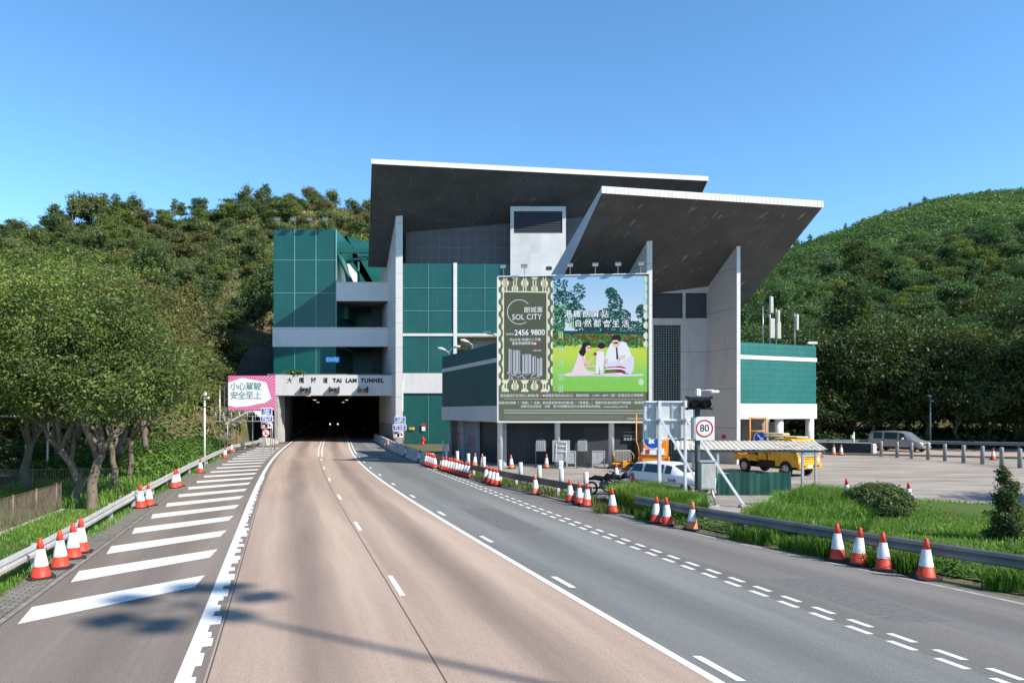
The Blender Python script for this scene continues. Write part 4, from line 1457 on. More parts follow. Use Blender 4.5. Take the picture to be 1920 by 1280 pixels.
# the printed picnic family: flat artwork on the poster
PM = [flat(srgb(*c)) for c in ((248, 222, 224), (240, 205, 180), (40, 32, 34), (244, 240, 244), (190, 25, 35), (40, 50, 95), (225, 225, 240), (236, 228, 214))]
mb = MB()
d0 = .0150
poly(mb, [(600, 826), (700, 812), (830, 830), (1010, 826), (1150, 822), (1158, 836), (980, 842), (780, 838), (620, 842)], d0, 6)
poly(mb, [(664, 790), (690, 720), (700, 672), (735, 672), (752, 700), (748, 730), (738, 770), (770, 800), (820, 808), (826, 824), (700, 828), (600, 838), (596, 828), (655, 812)], d0 + .001, 0)
poly(mb, [(712, 690), (728, 684), (742, 715), (775, 735), (800, 700), (808, 706), (788, 748), (765, 762), (735, 742)], d0 + .002, 1)
poly(mb, [(742, 768), (800, 762), (822, 762), (824, 774), (790, 776), (745, 780)], d0 + .002, 1)
ell(mb, 770, 645, 21, 27, d0 + .002, 1)
poly(mb, [(722, 640), (738, 605), (768, 596), (788, 608), (790, 622), (764, 624), (752, 640), (755, 668), (740, 700), (716, 692), (704, 672)], d0 + .003, 2)
rect(mb, 764, 636, 790, 642, d0 + .004, 4)
poly(mb, [(826, 672), (848, 658), (876, 664), (886, 700), (878, 760), (874, 824), (852, 826), (850, 770), (840, 826), (818, 822), (824, 740)], d0 + .001, 3)
ell(mb, 860, 642, 20, 21, d0 + .002, 1)
ell(mb, 863, 624, 26, 22, d0 + .003, 2)
poly(mb, [(820, 676), (836, 670), (834, 690), (822, 694)], d0 + .003, 1); ell(mb, 820, 682, 10, 11, d0 + .004, 4)
poly(mb, [(905, 650), (930, 605), (990, 588), (1035, 600), (1060, 650), (1075, 700), (1090, 740), (1085, 800), (1060, 828), (1020, 800), (1000, 765), (985, 740), (960, 745), (905, 742), (884, 738), (886, 720)], d0 + .0015, 3)
poly(mb, [(905, 742), (960, 730), (1005, 745), (1055, 700), (1088, 700), (1092, 740), (1085, 800), (1060, 826), (990, 790), (900, 790), (880, 760)], d0 + .0022, 6)
poly(mb, [(884, 720), (908, 712), (912, 735), (890, 745)], d0 + .003, 1)
poly(mb, [(985, 700), (1030, 686), (1034, 706), (1000, 726), (985, 742), (976, 738)], d0 + .003, 1)
ell(mb, 966, 602, 28, 34, d0 + .003, 1)
poly(mb, [(934, 590), (934, 562), (955, 544), (985, 546), (1000, 566), (996, 600), (985, 590), (970, 582), (945, 584)], d0 + .004, 2)
poly(mb, [(945, 600), (978, 596), (980, 607), (966, 610), (950, 608)], d0 + .005, 2)
poly(mb, [(964, 634), (975, 634), (982, 720), (968, 720)], d0 + .003, 5)
for k in range(5):
    y_ = 770 + k * 12
    poly(mb, [(905 - k * 6, y_ + 4), (1000, y_ - 4), (1030, y_ + 10), (1035, y_ + 16), (960, y_ + 6), (885 - k, y_ + 12)], d0 + .003 + k * .0002, (4, 3, 5, 4, 3)[k])
poly(mb, [(850, 795), (880, 795), (878, 828), (856, 828)], d0 + .004, 7)
mb.build("printed_family", PM, poster)

# ---- floodlights
FLH = mat("floodlight_housing", (0.16, 0.165, 0.17), 0.45, metal=.3)


def make_flood(name="floodlight"):
    t = link(name, None)
    mb = MB(); mb.path([(0, 0, 0), (0, -.25, .45), (0, -.7, .82)], .035, 6); mb.build("arm", GALV, t)
    M_ = Matrix.Translation((0, -.75, .95)) @ Matrix.Rotation(math.radians(35), 4, 'X')
    mb = MB(M_)
    mb.add([(-.3, -.12, -.18), (.3, -.12, -.18), (.36, -.16, .2), (-.36, -.16, .2), (-.22, .16, -.1), (.22, .16, -.1), (.26, .16, .14), (-.26, .16, .14)], [(0, 1, 2, 3), (4, 7, 6, 5), (0, 4, 5, 1), (1, 5, 6, 2), (2, 6, 7, 3), (3, 7, 4, 0)])
    hd = mb.build("lamp_head", FLH, t)
    mb = MB(M_); mb.add([(-.27, -.135, -.15), (.27, -.135, -.15), (.32, -.17, .16), (-.32, -.17, .16)], [(0, 1, 2, 3)]); mb.build("lamp_lens", LAMPG, hd)
    return t


fl = make_flood()
spots = [(X_at(525, 86) - .0, 86.0, Z_at(430, 86), "block"), (X_at(555, 86), 86.0, Z_at(430, 86), "block"), (X_at(585, 86), 86.0, Z_at(430, 86), "block"), (X_at(614, 86), 86.0, Z_at(430, 86), "block")]
wh = ["leftmost floodlight on the roof edge of the teal block", "second floodlight from the left on the teal block", "third floodlight from the left on the teal block", "rightmost floodlight on the teal block, nearest the parapet recess"]
for i, (x, y, z, g) in enumerate(spots):
    o = fl if i == 0 else copy_tree(fl)
    o.location = (x, y, z - .05); o.scale = (1.15,) * 3
    tag(o, wh[i], "floodlight", "floodlights on the teal block")
wb = ["floodlight above the left corner of the billboard", "second floodlight from the left on top of the billboard", "third floodlight on top of the billboard, before the white tower", "floodlight above the printed trees on the billboard",
      "floodlight over the printed sky, left of the last two", "second floodlight from the right on top of the billboard", "floodlight above the right corner of the billboard, by the slim fin"]
for i, px in enumerate((945, 985, 1030, 1071, 1118, 1160, 1202)):
    u = (px - 932.5) / 286.0
    p = BL + (BR_ - BL) * u
    o = copy_tree(fl)
    o.location = (p.x, p.y + .15, BZ0 + BH + .02); o.rotation_euler = (0, 0, brz + (.0 if i != 2 else math.radians(180))); o.scale = (.62,) * 3
    tag(o, wb[i], "floodlight", "floodlights on top of the billboard")

# ------------------------------------------------------------------ pink safety billboard with catwalk
YB = 66.0
x0, x1, z0, z1 = X_at(427, YB), X_at(515, YB), Z_at(769, YB), Z_at(704, YB)
pb = thing("safety_billboard", "pink and white road safety billboard with teal writing on a steel frame", "billboard", (x0, YB, 0))
bw = x1 - x0
PINKP = mat("print_pink", srgb(240, 90, 160), .5); PINKL = mat("print_pale_pink", srgb(250, 190, 215), .5)
mb = MB(); mb.bbox(0, bw, .0, .2, z0, z1, .02); mb.build("billboard_panel", PINKP, pb)
mb = MB()
cx_, cz_ = bw * .45, (z0 + z1) / 2
for k in range(64):
    a = 2 * math.pi * (k + .0) / 64; b = a + math.pi / 64 * .9
    def edge(t):
        dx, dz = math.cos(t), math.sin(t)
        s_ = min(((bw - .04 - cx_) if dx > 0 else (cx_ - .04)) / max(abs(dx), 1e-6), ((z1 - .04 - cz_) if dz > 0 else (cz_ - z0 - .04)) / max(abs(dz), 1e-6))
        return (cx_ + dx * s_, -.006, cz_ + dz * s_)
    e0, e1 = edge(a), edge(b)
    mb.add([(cx_ + math.cos(a) * .8, -.006, cz_ + math.sin(a) * .5), e0, e1], [(0, 1, 2)])
mb.build("burst_ray", PINKL, pb)["kind"] = "stuff"
sx_, sz_ = bw / 88.0, (z1 - z0) / 65.0
pts = [(1, 52), (27, 61), (72, 53), (82, 22), (70, 14), (58, 12), (40, 8), (15, 6), (1, 9)]
mb = MB(); mb.add([(x * sx_, -.012, z0 + y * sz_) for x, y in pts], [tuple(range(len(pts) - 1, -1, -1))]); mb.build("speech_panel", SIGNW, pb)
TLET = mat("teal_lettering", srgb(60, 150, 145), .5)
for ch, u in zip("小心駕駛", (12, 26.5, 41, 56)):
    text(ch, 15.5 * sz_, TLET, face_y(u * sx_, -.02, z0 + 44 * sz_), pb, "lettering", bold=.006)
for ch, u in zip("安全至上", (12, 26.5, 41, 56)):
    text(ch, 15.5 * sz_, TLET, face_y(u * sx_, -.02, z0 + 27 * sz_), pb, "lettering", bold=.006)
mb = MB()
for x in (-.9, -.45, .2, bw * .5, bw - .1):
    mb.tube((x, .35, 0), (x, .35, z1 - .3 if x > 0 else z0 + 2.4), .05, n=6)
mb.build("support_post", GALV, pb)
mb = MB()
zc_ = Z_at(789, YB)
mb.box(-1.0, bw * .95, -.35, .55, zc_ - .05, zc_ + .03)
mb.build("catwalk_deck", GALV, pb)
mb = MB()
for z in (zc_ + .45, zc_ + .9):
    mb.tube((-1, -.33, z), (bw * .95, -.33, z), .025, n=5)
for k in range(8):
    x = -1 + (bw * .95 + 1) * k / 7
    mb.tube((x, -.33, zc_), (x, -.33, zc_ + .9), .025, n=5)
mb.build("guard_rail", GALV, pb)


# ------------------------------------------------------------------ traffic sign stacks
def sign_stack(x, y, label, kind, rz=0.0):
    s = thing("traffic_sign_post", label, "traffic sign", (x, y, 0), rz, "blue lane signs beside the tunnel mouth")
    k = y / F
    zt = H + (YH - kind["top"]) * k
    mb = MB(); mb.tube((-.35, .06, -.1), (-.35, .06, zt - .1), .045, n=8); mb.build("post", GALV, s)
    mb = MB(); mb.tube((.35, .06, -.1), (.35, .06, zt - .1), .045, n=8); mb.build("post", GALV, s)
    for (w, h, typ, off) in kind["plates"]:
        w *= k; h *= k
        z1_ = zt; z0_ = zt - h
        if typ.startswith("blue"):
            mb = MB(); mb.bbox(-w / 2 + off, w / 2 + off, -.03, .0, z0_, z1_, .01); p = mb.build("sign_border", SIGNW, s)
            mb = MB(); mb.box(-w / 2 + .06 + off, w / 2 - .06 + off, -.038, -.032, z0_ + .06, z1_ - .06); mb.build("sign_face", BLUE, p)
            if typ == "blue1":
                text("Use dipped", h * .22, SIGNW, face_y(off, -.045, z1_ - h * .23), p, "lettering", bold=.008, sx=.9)
                text("headlights", h * .22, SIGNW, face_y(off, -.045, z1_ - h * .46), p, "lettering", bold=.008, sx=.9)
                text("使用低燈", h * .27, SIGNW, face_y(off, -.045, z1_ - h * .76), p, "lettering", bold=.008)
            else:
                text("KEEP IN LANE", h * .31, SIGNW, face_y(off, -.045, z1_ - h * .30), p, "lettering", bold=.01, sx=.85)
                text("不准轉線", h * .36, SIGNW, face_y(off, -.045, z1_ - h * .70), p, "lettering", bold=.01, spacing=1.15)
        elif typ == "camera":
            mb = MB(); mb.bbox(-w / 2 + off, w / 2 + off, -.03, .0, z0_, z1_, .01); p = mb.build("sign_border", SIGNR, s)
            mb = MB(); mb.box(-w / 2 + .04 + off, w / 2 - .04 + off, -.038, -.032, z0_ + .04, z1_ - .04); mb.build("sign_face", SIGNW, p)
            mb = MB(); mb.bbox(-w * .43 + off, w * .10 + off, -.046, -.040, z0_ + h * .14, z1_ - h * .14, .02); mb.build("camera_symbol", BLACK, p)
            mb = MB(); mb.disc((-w * .25 + off, -.052, z0_ + h * .37), h * .20, n=16, r2=h * .09); mb.disc((-w * .03 + off, -.052, z1_ - h * .28), h * .08, n=10); mb.build("camera_symbol_mark", SIGNW, p)
            mb = MB(); mb.disc((w * .30 + off, -.046, z0_ + h * .42), h * .14, n=12); mb.box(w * .18 + off, w * .28 + off, -.046, -.042, z0_ + h * .5, z0_ + h * .75); mb.build("vehicle_symbol", BLACK, p)
        elif typ == "nohorn":
            r = h / 2
            mb = MB(); mb.disc((off, -.03, z0_ + r), r, n=28); p = mb.build("sign_face", SIGNW, s)
            mb = MB(); mb.disc((off, -.036, z0_ + r), r, n=28, r2=r * .80)
            a = math.radians(-45)
            d = Vector((math.cos(a), 0, math.sin(a))); q = Vector((-d.z, 0, d.x)) * .055 * (h / 1.0)
            c = Vector((off, -.037, z0_ + r))
            mb.add([c - d * r * .85 - q, c + d * r * .85 - q, c + d * r * .85 + q, c - d * r * .85 + q], [(0, 1, 2, 3)])
            mb.build("sign_ring", SIGNR, p)
            mb = MB(); mb.box(off - r * .4, off + r * .05, -.034, -.031, z0_ + r * .6, z0_ + r * .85); mb.disc((off + r * .2, -.034, z0_ + r * 1.35), r * .16, n=10); mb.build("horn_symbol", BLACK, p)
        zt = z0_ - .03
    return s


sign_stack(X_at(500, 62), 62, "sign stack left of the tunnel mouth with a round red prohibition sign at the bottom", {"top": 764.5, "plates": [(21, 13.5, "blue1", 0), (24, 11, "blue2", 0), (21, 13, "camera", .0), (15, 15, "nohorn", -.05)]})
sign_stack(X_at(750, 70), 70, "sign stack right of the tunnel mouth ending in a camera sign", {"top": 780.5, "plates": [(20, 14, "blue1", 0), (25.5, 11.3, "blue2", -.05), (20, 14, "camera", -.15)]})

# ------------------------------------------------------------------ speed limit mast with lane signal, cabinet
YP = 27.6
s = thing("speed_sign_mast", "dark steel mast carrying the round 80 speed sign and a twin signal head", "traffic sign", (X_at(1307.5, YP), YP, 0))
k = YP / F
zq = lambda py: Z_at(py, YP)
mb = MB(); mb.tube((0, 0, 0), (0, 0, zq(748)), .105, n=16); mb.build("mast", mat("mast_dark_grey", (.075, .08, .085), .5, noise=(6, .3)), s)
mb = MB(); mb.bbox(-.12, .62, -.22, -.16, zq(825), zq(781), .01); pl = mb.build("sign_plate", mat("sign_plate_white", (.62, .64, .64), .5), s)
mb = MB(); mb.bbox(-.24, -.13, -.3, .1, zq(823), zq(782), .02); mb.build("sign_box", GALV, s)
cxp, czp, r = X_at(1318, YP) - X_at(1307.5, YP), zq(802.5), .345
mb = MB(); mb.disc((cxp, -.226, czp), r, n=40); mb.build("sign_disc", SIGNW, pl)
mb = MB(); mb.disc((cxp, -.231, czp), r, n=40, r2=r * .82); mb.build("sign_ring", SIGNR, pl)
text("80", .40, BLK, face_y(cxp, -.233, czp - .0), pl, "lettering", bold=.004, sx=.95)
mb = MB(); mb.bbox(-.42, .46, -.30, -.05, zq(767.5), zq(744), .02); sg = mb.build("signal_head", BLACK, s)
for xx in (-.18, .24):
    mb = MB()
    mb.path([(xx, -.31, zq(756)), (xx, -.55, zq(757))], [.16, .17], 14, caps=False)
    mb.disc((xx, -.315, zq(756)), .14, n=14)
    mb.build("signal_hood", BLACK, sg)
for xx in (-.46, .5):
    for py in (745, 766):
        mb = MB(); mb.box(xx - .05, xx + .05, -.22, -.1, zq(py) - .05, zq(py) + .05); mb.build("bracket", BLACK, sg)
mb = MB(); mb.bbox(-.09, .10, -.18, .1, zq(743.5), zq(729), .03); mb.build("camera_housing", WHITE, s)
mb = MB(); mb.tube((.05, 0, zq(732)), (.62, -.05, zq(731)), .02, n=6); mb.bbox(.50, .82, -.2, .05, zq(737), zq(731.5), .02); mb.build("lamp_arm", WHITE, s)
c = thing("control_cabinet", "tall grey metal control cabinet strapped beside the speed sign mast", "cabinet", (X_at(1324.5, 27.3), 27.3, 0))
mb = MB(); mb.bbox(-.30, .30, -.22, .24, Z_at(917, 27.3), Z_at(865.5, 27.3), .02); bdy = mb.build("cabinet_box", mat("weathered_cabinet", (.30, .31, .29), .55, noise=(2.5, .35, (1, 1, .3))), c)
mb = MB(); mb.bbox(-.26, .26, -.235, -.222, Z_at(914, 27.3), Z_at(868, 27.3), .01); mb.build("cabinet_door", mat("weathered_door", (.40, .41, .38), .55, noise=(3, .3, (1, 1, .3))), bdy)
mb = MB(); mb.box(-.32, .32, -.26, .28, Z_at(865.3, 27.3), Z_at(863, 27.3)); mb.build("cabinet_roof", GALV, bdy)
mb = MB(); mb.tube((.22, .1, Z_at(918, 27.3)), (.45, .1, 0), .05, n=6); mb.tube((-.1, .1, Z_at(918, 27.3)), (-.1, .1, 0), .05, n=6); mb.build("support_leg", GALV, c)
mb = MB(); mb.box(-.3, .5, -.1, .3, 0, .1); mb.build("plinth", CONC, c)
t = thing("spare_wheel", "lone spoked wheel leaning at the foot of the speed sign mast", "wheel", (X_at(1310, 26.9), 26.9, .33))
mb = MB()
for k_ in range(28):
    a, b = 2 * math.pi * k_ / 28, 2 * math.pi * (k_ + 1) / 28
    mb.tube((math.cos(a) * .30, 0, math.sin(a) * .30), (math.cos(b) * .30, 0, math.sin(b) * .30), .03, n=6, caps=False)
mb.build("tyre", RUBBER, t)
mb = MB()
for k_ in range(9):
    a = 2 * math.pi * k_ / 9; mb.tube((0, 0, 0), (math.cos(a) * .29, 0, math.sin(a) * .29), .012, n=5)
mb.tube((0, -.06, 0), (0, .06, 0), .06, n=10)
mb.build("spoke", CHROME, t)

# back of the large road sign on galvanised posts
YS = 30.0
s = thing("road_sign_back", "back of a large rectangular road sign on two galvanised posts with a diagonal strut", "road sign", (0, YS, 0))
xq = lambda px: X_at(px, YS)
zq = lambda py: Z_at(py, YS)
GW = mat("pale_galvanised", (.58, .60, .61), .45, metal=.2, noise=(2, .1))
GWD = mat("sign_back_sheet", (.52, .53, .52), .4, metal=.15, noise=(2.5, .12, (1, 1, .3)))
mb = MB(); mb.bbox(xq(1207), xq(1299), -.06, -.02, zq(822), zq(753), .02); mb.build("sign_panel", GWD, s)
mb = MB()
mb.bbox(xq(1205.5), xq(1209), -.02, .02, zq(823), zq(752), .01)
mb.bbox(xq(1209), xq(1300), -.155, -.065, zq(755), zq(751.5), .01); mb.bbox(xq(1209), xq(1300), -.155, -.065, zq(823.5), zq(820.5), .01)
mb.build("sign_rim", GW, s)
mb = MB(); mb.bbox(xq(1210), xq(1300), -.16, -.065, zq(789), zq(785.5), .01); mb.build("cross_rail", GW, s)
for px in (1215.5, 1226.5, 1258, 1272):
    mb = MB(); mb.box(xq(px), xq(px) + .09, -.10, -.063, zq(819), zq(756)); mb.build("stiffener", GALV, s)
for p0, p1, pb_ in ((1231, 1237, 922), (1279.5, 1284.5, 925)):
    mb = MB(); mb.bbox(xq(p0), xq(p1), -.33, -.17, 0, zq(751), .015); mb.build("post", GW, s)
mb = MB(); mb.path([(xq(1234.5), -.36, zq(783)), (xq(1300), -2.7, .05)], .065, 4, smooth=False); mb.build("strut", GW, s)
mb = MB(); mb.path([(xq(1282), -.36, zq(783)), (xq(1335) + .5, -2.7, .05)], .065, 4, smooth=False); mb.build("strut", GW, s)
for x, y in ((xq(1300), -2.72), (xq(1335) + .5, -2.72), (xq(1234), -.25), (xq(1282), -.25)):
    mb = MB(); mb.bbox(x - .2, x + .2, y - .2, y + .2, -.02, .1, .02); mb.build("footing", CONC, s)


# ------------------------------------------------------------------ cones
CW = mat("cone_white_sleeve", (0.56, 0.56, 0.55), 0.45, noise=(5, .28))
CR = mat("cone_orange_red", (0.56, 0.05, 0.025), 0.5, noise=(5, .28))
CO = mat("cone_faded_orange", (0.60, 0.16, 0.07), 0.55, noise=(7, .15))


def make_cone(name, m):
    t = link(name, None)
    mb = MB()
    mb.prism([(-.26, -.2), (-.2, -.26), (.2, -.26), (.26, -.2), (.26, .2), (.2, .26), (-.2, .26), (-.26, .2)], 0, .05)
    mb.build("base_plate", RUBBER, t)
    mb = MB(); mb.lathe([(.205, .05), (.19, .07), (.147, .285), (.145, .2852), (.078, .665), (.08, .6652), (.038, .90), (.03, .905), (.026, .90)], n=20, mi=0)
    mb.mi = [0] * len(mb.mi)
    mb.build("cone_body", m, t)
    mb = MB(); mb.lathe([(.152, .285), (.150, .29), (.086, .662), (.082, .665)], n=20); mb.build("white_sleeve", CW, t)
    return t


coneR = make_cone("traffic_cone", CR)
coneO = make_cone("traffic_cone", CO)
used = {}
rg = random.Random(5)


def cone(px, py, label, group, faded=False, x=None, y=None, yoff=0.0):
    if x is None:
        g = G(px, py); x, y = g.x, g.y
    src = coneO if faded else coneR
    if src.name not in used:
        used[src.name] = 1
        o = src
        KIDS_OF(o)
    else:
        o = copy_tree(src)
    o.location = (x, y + yoff, .016)
    o.rotation_euler = (rg.uniform(-.055, .055), rg.uniform(-.055, .055), rg.uniform(0, 3))
    s_ = rg.uniform(.97, 1.03)
    o.scale = (s_, s_, s_)
    tag(o, label, "traffic cone", group)
    return o


NE = "cones along the right road edge"
for px, py, lb in ((1571, 1051, "farthest of four big cones before the island guardrail"), (1609, 1058, "second cone from left of four before the island guardrail"),
                   (1657, 1069, "third cone from left of the four before the island guardrail"), (1736, 1085, "rightmost of four big cones before the island guardrail"),
                   (1252, 985, "right one of the pair of cones below the large sign back"), (1229, 980, "left one of the pair of cones below the large sign back"),
                   (1149, 962, "lone cone standing before the tall grass clump"), (1100, 949, "brightest cone of the three at the left end of the grass clump"), (1087, 946, "middle cone of the three at the left end of the grass clump"),
                   (1070, 941, "leftmost cone of the three at the left end of the grass clump")):
    cone(px, py, lb, NE)
cone(1297, 993, "faded orange cone at the foot of the speed sign mast", NE, True)
cone(1005, 927, "faded orange cone alone beside the timber rail", NE, True)
for i, (px, py) in enumerate(((932.5, 911), (925, 909), (918, 906.5), (911, 904))):
    cone(px, py, ("nearest", "second nearest", "third nearest", "farthest")[i] + " cone of the tight row of four by the rail", "tight row of four cones")
for i in range(10):
    t = i / 9
    cone(830.5 + 47 * t, 881.5 + 13.3 * t, "cone in the long row of ten beside the slip road", "long row of ten cones")
for i in range(6):
    t = i / 5
    cone(799 + 16.5 * t, 872.5 + 5.5 * t, "cone in the packed row of six at the concrete barrier end", "packed row of six cones")
for px, py, lb in ((787, 866, "single cone before the near end of the concrete barrier"), (761, 856, "cone by the middle of the concrete barrier"), (750.5, 850.5, "cone left of the middle of the concrete barrier"),
                   (737, 844, "cone at the far end of the concrete barrier, right one"), (731, 841.5, "cone at the far end of the concrete barrier, middle one"), (724, 838, "cone at the far end of the concrete barrier, left one")):
    cone(px, py, lb, "cones along the concrete barrier")
NL = "cones along the left guardrail"
for px, py, lb in ((77, 1085, "nearest cone beside the left guardrail"), (113, 1066, "second nearest cone beside the left guardrail"), (137, 1048, "third nearest cone beside the left guardrail"), (151.5, 1037, "fourth nearest cone beside the left guardrail"),
                   (264, 953, "left one of the pair of cones by the left guardrail"), (279.5, 949, "right one of the pair of cones by the left guardrail"), (326, 915.5, "left one of the distant touching pair by the left guardrail"), (334, 913, "right one of the distant touching pair by the left guardrail"),
                   (375.5, 887, "lone cone beside the left guardrail past the pairs"), (421.5, 859, "second last cone before the left guardrail ends"), (434, 848, "last cone where the left guardrail ends")):
    cone(px, py, lb, NL)
for px, py, lb, fd in ((1589, 938, "cone left of the round bush in the yard", False), (1705, 946, "cone right of the round bush in the yard", False), (1156, 899, "cone behind the fallen motorcycles", False), (959, 878, "cone at the garage front beside the left billboard post", True),
                       (1025, 877, "cone at the garage front between the arrow stands", True), (1862, 862, "cone behind the bollards on the far right", False), (1640, 850, "cone behind the white barrier end near the van", False),
                       (1563, 852, "cone right of the annex columns, left of the pair", True), (1536, 856, "cone standing just past the awning end", False), (1577, 853, "small cone near the dark barrier", True), (1524, 858, "cone by the outer round column", False),
                       (890, 874, "cone in the shade of the left annex doors", True), (905, 876, "dim cone before the annex garage opening", True)):
    cone(px, py, lb, "cones about the yard", fd)

# ------------------------------------------------------------------ guardrails
WB = [(0.0, 0.0), (-.04, .03), (-.045, .10), (0.0, .155), (-.045, .21), (-.04, .28), (0.0, .31)]


def rail(name, pts, ztop, label, depth=1.0, post_gap=3.8, side=1, m=None, mp=None, prof=None, posth=.72):
    """w-beam rail following pts [(x,y)], bulging to its right side"""
    g = thing(name, label, "guardrail", (0, 0, 0))
    prof = prof or WB
    pl = []
    for i in range(len(pts) - 1):
        a, b = Vector(pts[i]), Vector(pts[i + 1])
        n = max(1, int((b - a).length / 1.0))
        for k in range(n):
            pl.append(a + (b - a) * k / n)
    pl.append(Vector(pts[-1]))
    mb = MB()
    vs, fs = [], []
    m_ = len(prof)
    for i, p in enumerate(pl):
        d = (pl[min(i + 1, len(pl) - 1)] - pl[max(i - 1, 0)]).normalized()
        nrm = Vector((d.y, -d.x)) * side
        for q, z in prof:
            vs.append((p.x - nrm.x * q * depth, p.y - nrm.y * q * depth, ztop - .31 + z))
        for q, z in reversed(prof):
            vs.append((p.x - nrm.x * (q * depth + .006), p.y - nrm.y * (q * depth + .006), ztop - .31 + z))
    mm = 2 * m_
    for i in range(len(pl) - 1):
        for k in range(mm):
            fs.append((i * mm + k, i * mm + (k + 1) % mm, (i + 1) * mm + (k + 1) % mm, (i + 1) * mm + k))
    fs.append(tuple(range(mm))); fs.append(tuple((len(pl) - 1) * mm + k for k in range(mm - 1, -1, -1)))
    mb.add(vs, fs)
    mb.build("rail_beam", m or GALV, g)
    acc, nx = 0.0, 1.0
    for i in range(len(pl) - 1):
        L = (pl[i + 1] - pl[i]).length
        while nx <= acc + L:
            p = pl[i] + (pl[i + 1] - pl[i]) * ((nx - acc) / L)
            d = (pl[i + 1] - pl[i]).normalized(); nrm = Vector((d.y, -d.x)) * side
            q = p - nrm * .11
            mb = MB(Matrix.Translation((q.x, q.y, 0)) @ Matrix.Rotation(math.atan2(d.y, d.x), 4, 'Z'))
            mb.bbox(-.06, .06, -.05, .09, -.05, ztop - .05, .01)
            mb.build("post", mp or STEELD, g)
            nx += post_gap
        acc += L
    return g


GALVL = mat("galvanised_rail_light", (0.50, 0.50, 0.49), 0.4, metal=0.35, noise=(1.2, .16, (1, 1, .3)))
LR = [(-4.6, -6), (-7.2, 4), (-8.9, 9.5), (-10.75, 14.57), (-11.35, 16.6), (-12.4, 19.9), (-14.75, 27), (-17.15, 34.7), (-19.2, 41.2), (-23.2, 54.7), (-25.2, 62)]
rail("guardrail", LR, .66, "long double-wave galvanised guardrail along the left verge", depth=1.3, mp=CONC, m=GALVL)
rail("guardrail", [(-26.0, 64.5), (-26.5, 69), (-27.6, 76.5)], .66, "short far guardrail leading to the concrete end block at the tunnel mouth", depth=1.3, mp=CONC, m=GALVL)
mb = MB(); mb.add([(-28.2, 76.2, 0), (-26.9, 76.2, 0), (-27.1, 80.5, 0), (-28.4, 80.5, 0), (-27.8, 76.3, .8), (-27.2, 76.3, .95), (-27.3, 80.4, .5), (-28.1, 80.4, .5)], [(0, 1, 5, 4), (1, 2, 6, 5), (2, 3, 7, 6), (3, 0, 4, 7), (4, 5, 6, 7)])
tag(mb.build("concrete_end_block", CONC), "pale sloping concrete end block at the left of the tunnel mouth", "barrier end")
# dark timber rail with white bollards, right
TIM = mat("dark_rail", (0.085, 0.078, 0.072), 0.6, noise=(1.5, .3, (1, 1, .3)))
RR = [(-6.0, 50.0), (-4.6, 46.2), (-2.3, 39.6), (0.15, 34.0), (3.25, 28.0)]
PL = [(0, 0), (-.03, .01), (-.03, .30), (0, .31)]
rail("guardrail", RR, .74, "weathered dark rail between the row of ten cones and the yard", m=TIM, mp=mat("pale_post", (.42, .42, .40), .7, noise=(4, .2)), side=1, prof=PL, post_gap=2.0)
RI = [(4.45, 25.0), (5.15, 23.6), (6.2, 21.6), (7.7, 19.15), (9.2, 16.85), (10.8, 14.6), (12.6, 12.4), (16, 8.6), (20, 4)]
rail("guardrail", RI, .76, "grey guardrail along the planted island on the right", m=mat("weathered_rail", (0.15, 0.155, 0.155), 0.5, metal=.3, noise=(1.3, .25, (1, 1, .3))), side=1, post_gap=4.0, depth=1.1)
# white round bollards behind the dark rail
mb = MB(); mb.tube((0, 0, 0), (0, 0, 1.12), .11, n=14)
b0 = mb.build("white_bollard", mat("bollard_white", (.40, .41, .40), .6, noise=(3, .12)))
pts = [(-5.0, 49.0), (-4.0, 46.0), (-3.1, 43.4), (-2.0, 40.4), (-1.0, 37.9), (0.1, 35.9), (1.0, 33.9), (1.95, 32.0), (2.9, 30.2)]
for i, (x, y) in enumerate(pts):
    o = b0 if i == 0 else b0.copy()
    if i:
        COL.objects.link(o)
    o.location = (x + .35, y + .25, 0)
    tag(o, "round pale bollard in the row just behind the dark weathered rail", "bollard", "white bollards behind the dark rail")
# white concrete barrier
BP = [(-5.55, 48.6), (-7.3, 53.2), (-9.2, 59.5), (-11.2, 66), (-13.3, 74), (-15.2, 81), (-17.8, 90)]
for i in range(len(BP) - 1):
    a, b = Vector(BP[i]), Vector(BP[i + 1])
    d = (b - a).normalized(); n = Vector((d.y, -d.x)); L = (b - a).length - .06
    prof = [(-.30, 0), (-.30, .08), (-.14, .33), (-.09, .82), (.09, .82), (.14, .33), (.30, .08), (.30, 0)]
    vs = [((a + d * s_ + n * q).x, (a + d * s_ + n * q).y, z) for s_ in (0, L) for q, z in prof]
    mb = MB(); mb.add(vs, [(k, k + 1, k + 9, k + 8) for k in range(7)] + [tuple(range(7, -1, -1)), tuple(range(8, 16))])
    o = mb.build("concrete_barrier", mat("barrier_pale", (.42, .43, .44), .7, noise=(1, .15)))
    tag(o, ("nearest length of pale concrete barrier, behind the packed row of six cones", "second nearest length of pale concrete barrier along the slip road", "third length of pale concrete barrier along the slip road", "length of pale concrete barrier just outside the tunnel mouth",
            "pale concrete barrier length at the tunnel mouth by the fin wall", "shaded concrete barrier length inside the tunnel mouth")[i], "concrete barrier", "concrete barrier lengths")
t = thing("red_barrier_board", "small red and white barrier board by the far end of the concrete barrier", "barrier", (-12.6, 69.5, 0), math.radians(-72))
mb = MB(); mb.bbox(-1.3, 1.3, -.03, .03, .55, .95, .01); mb.build("board", SIGNW, t)
mb = MB()
for k in range(5):
    mb.box(-1.25 + k * .52, -.98 + k * .52, -.036, .036, .56, .94)
mb.build("red_band", RED, t)
mb = MB(); mb.box(-1.1, -1.0, -.04, .04, 0, .56); mb.box(1.0, 1.1, -.04, .04, 0, .56); mb.build("leg", GALV, t)


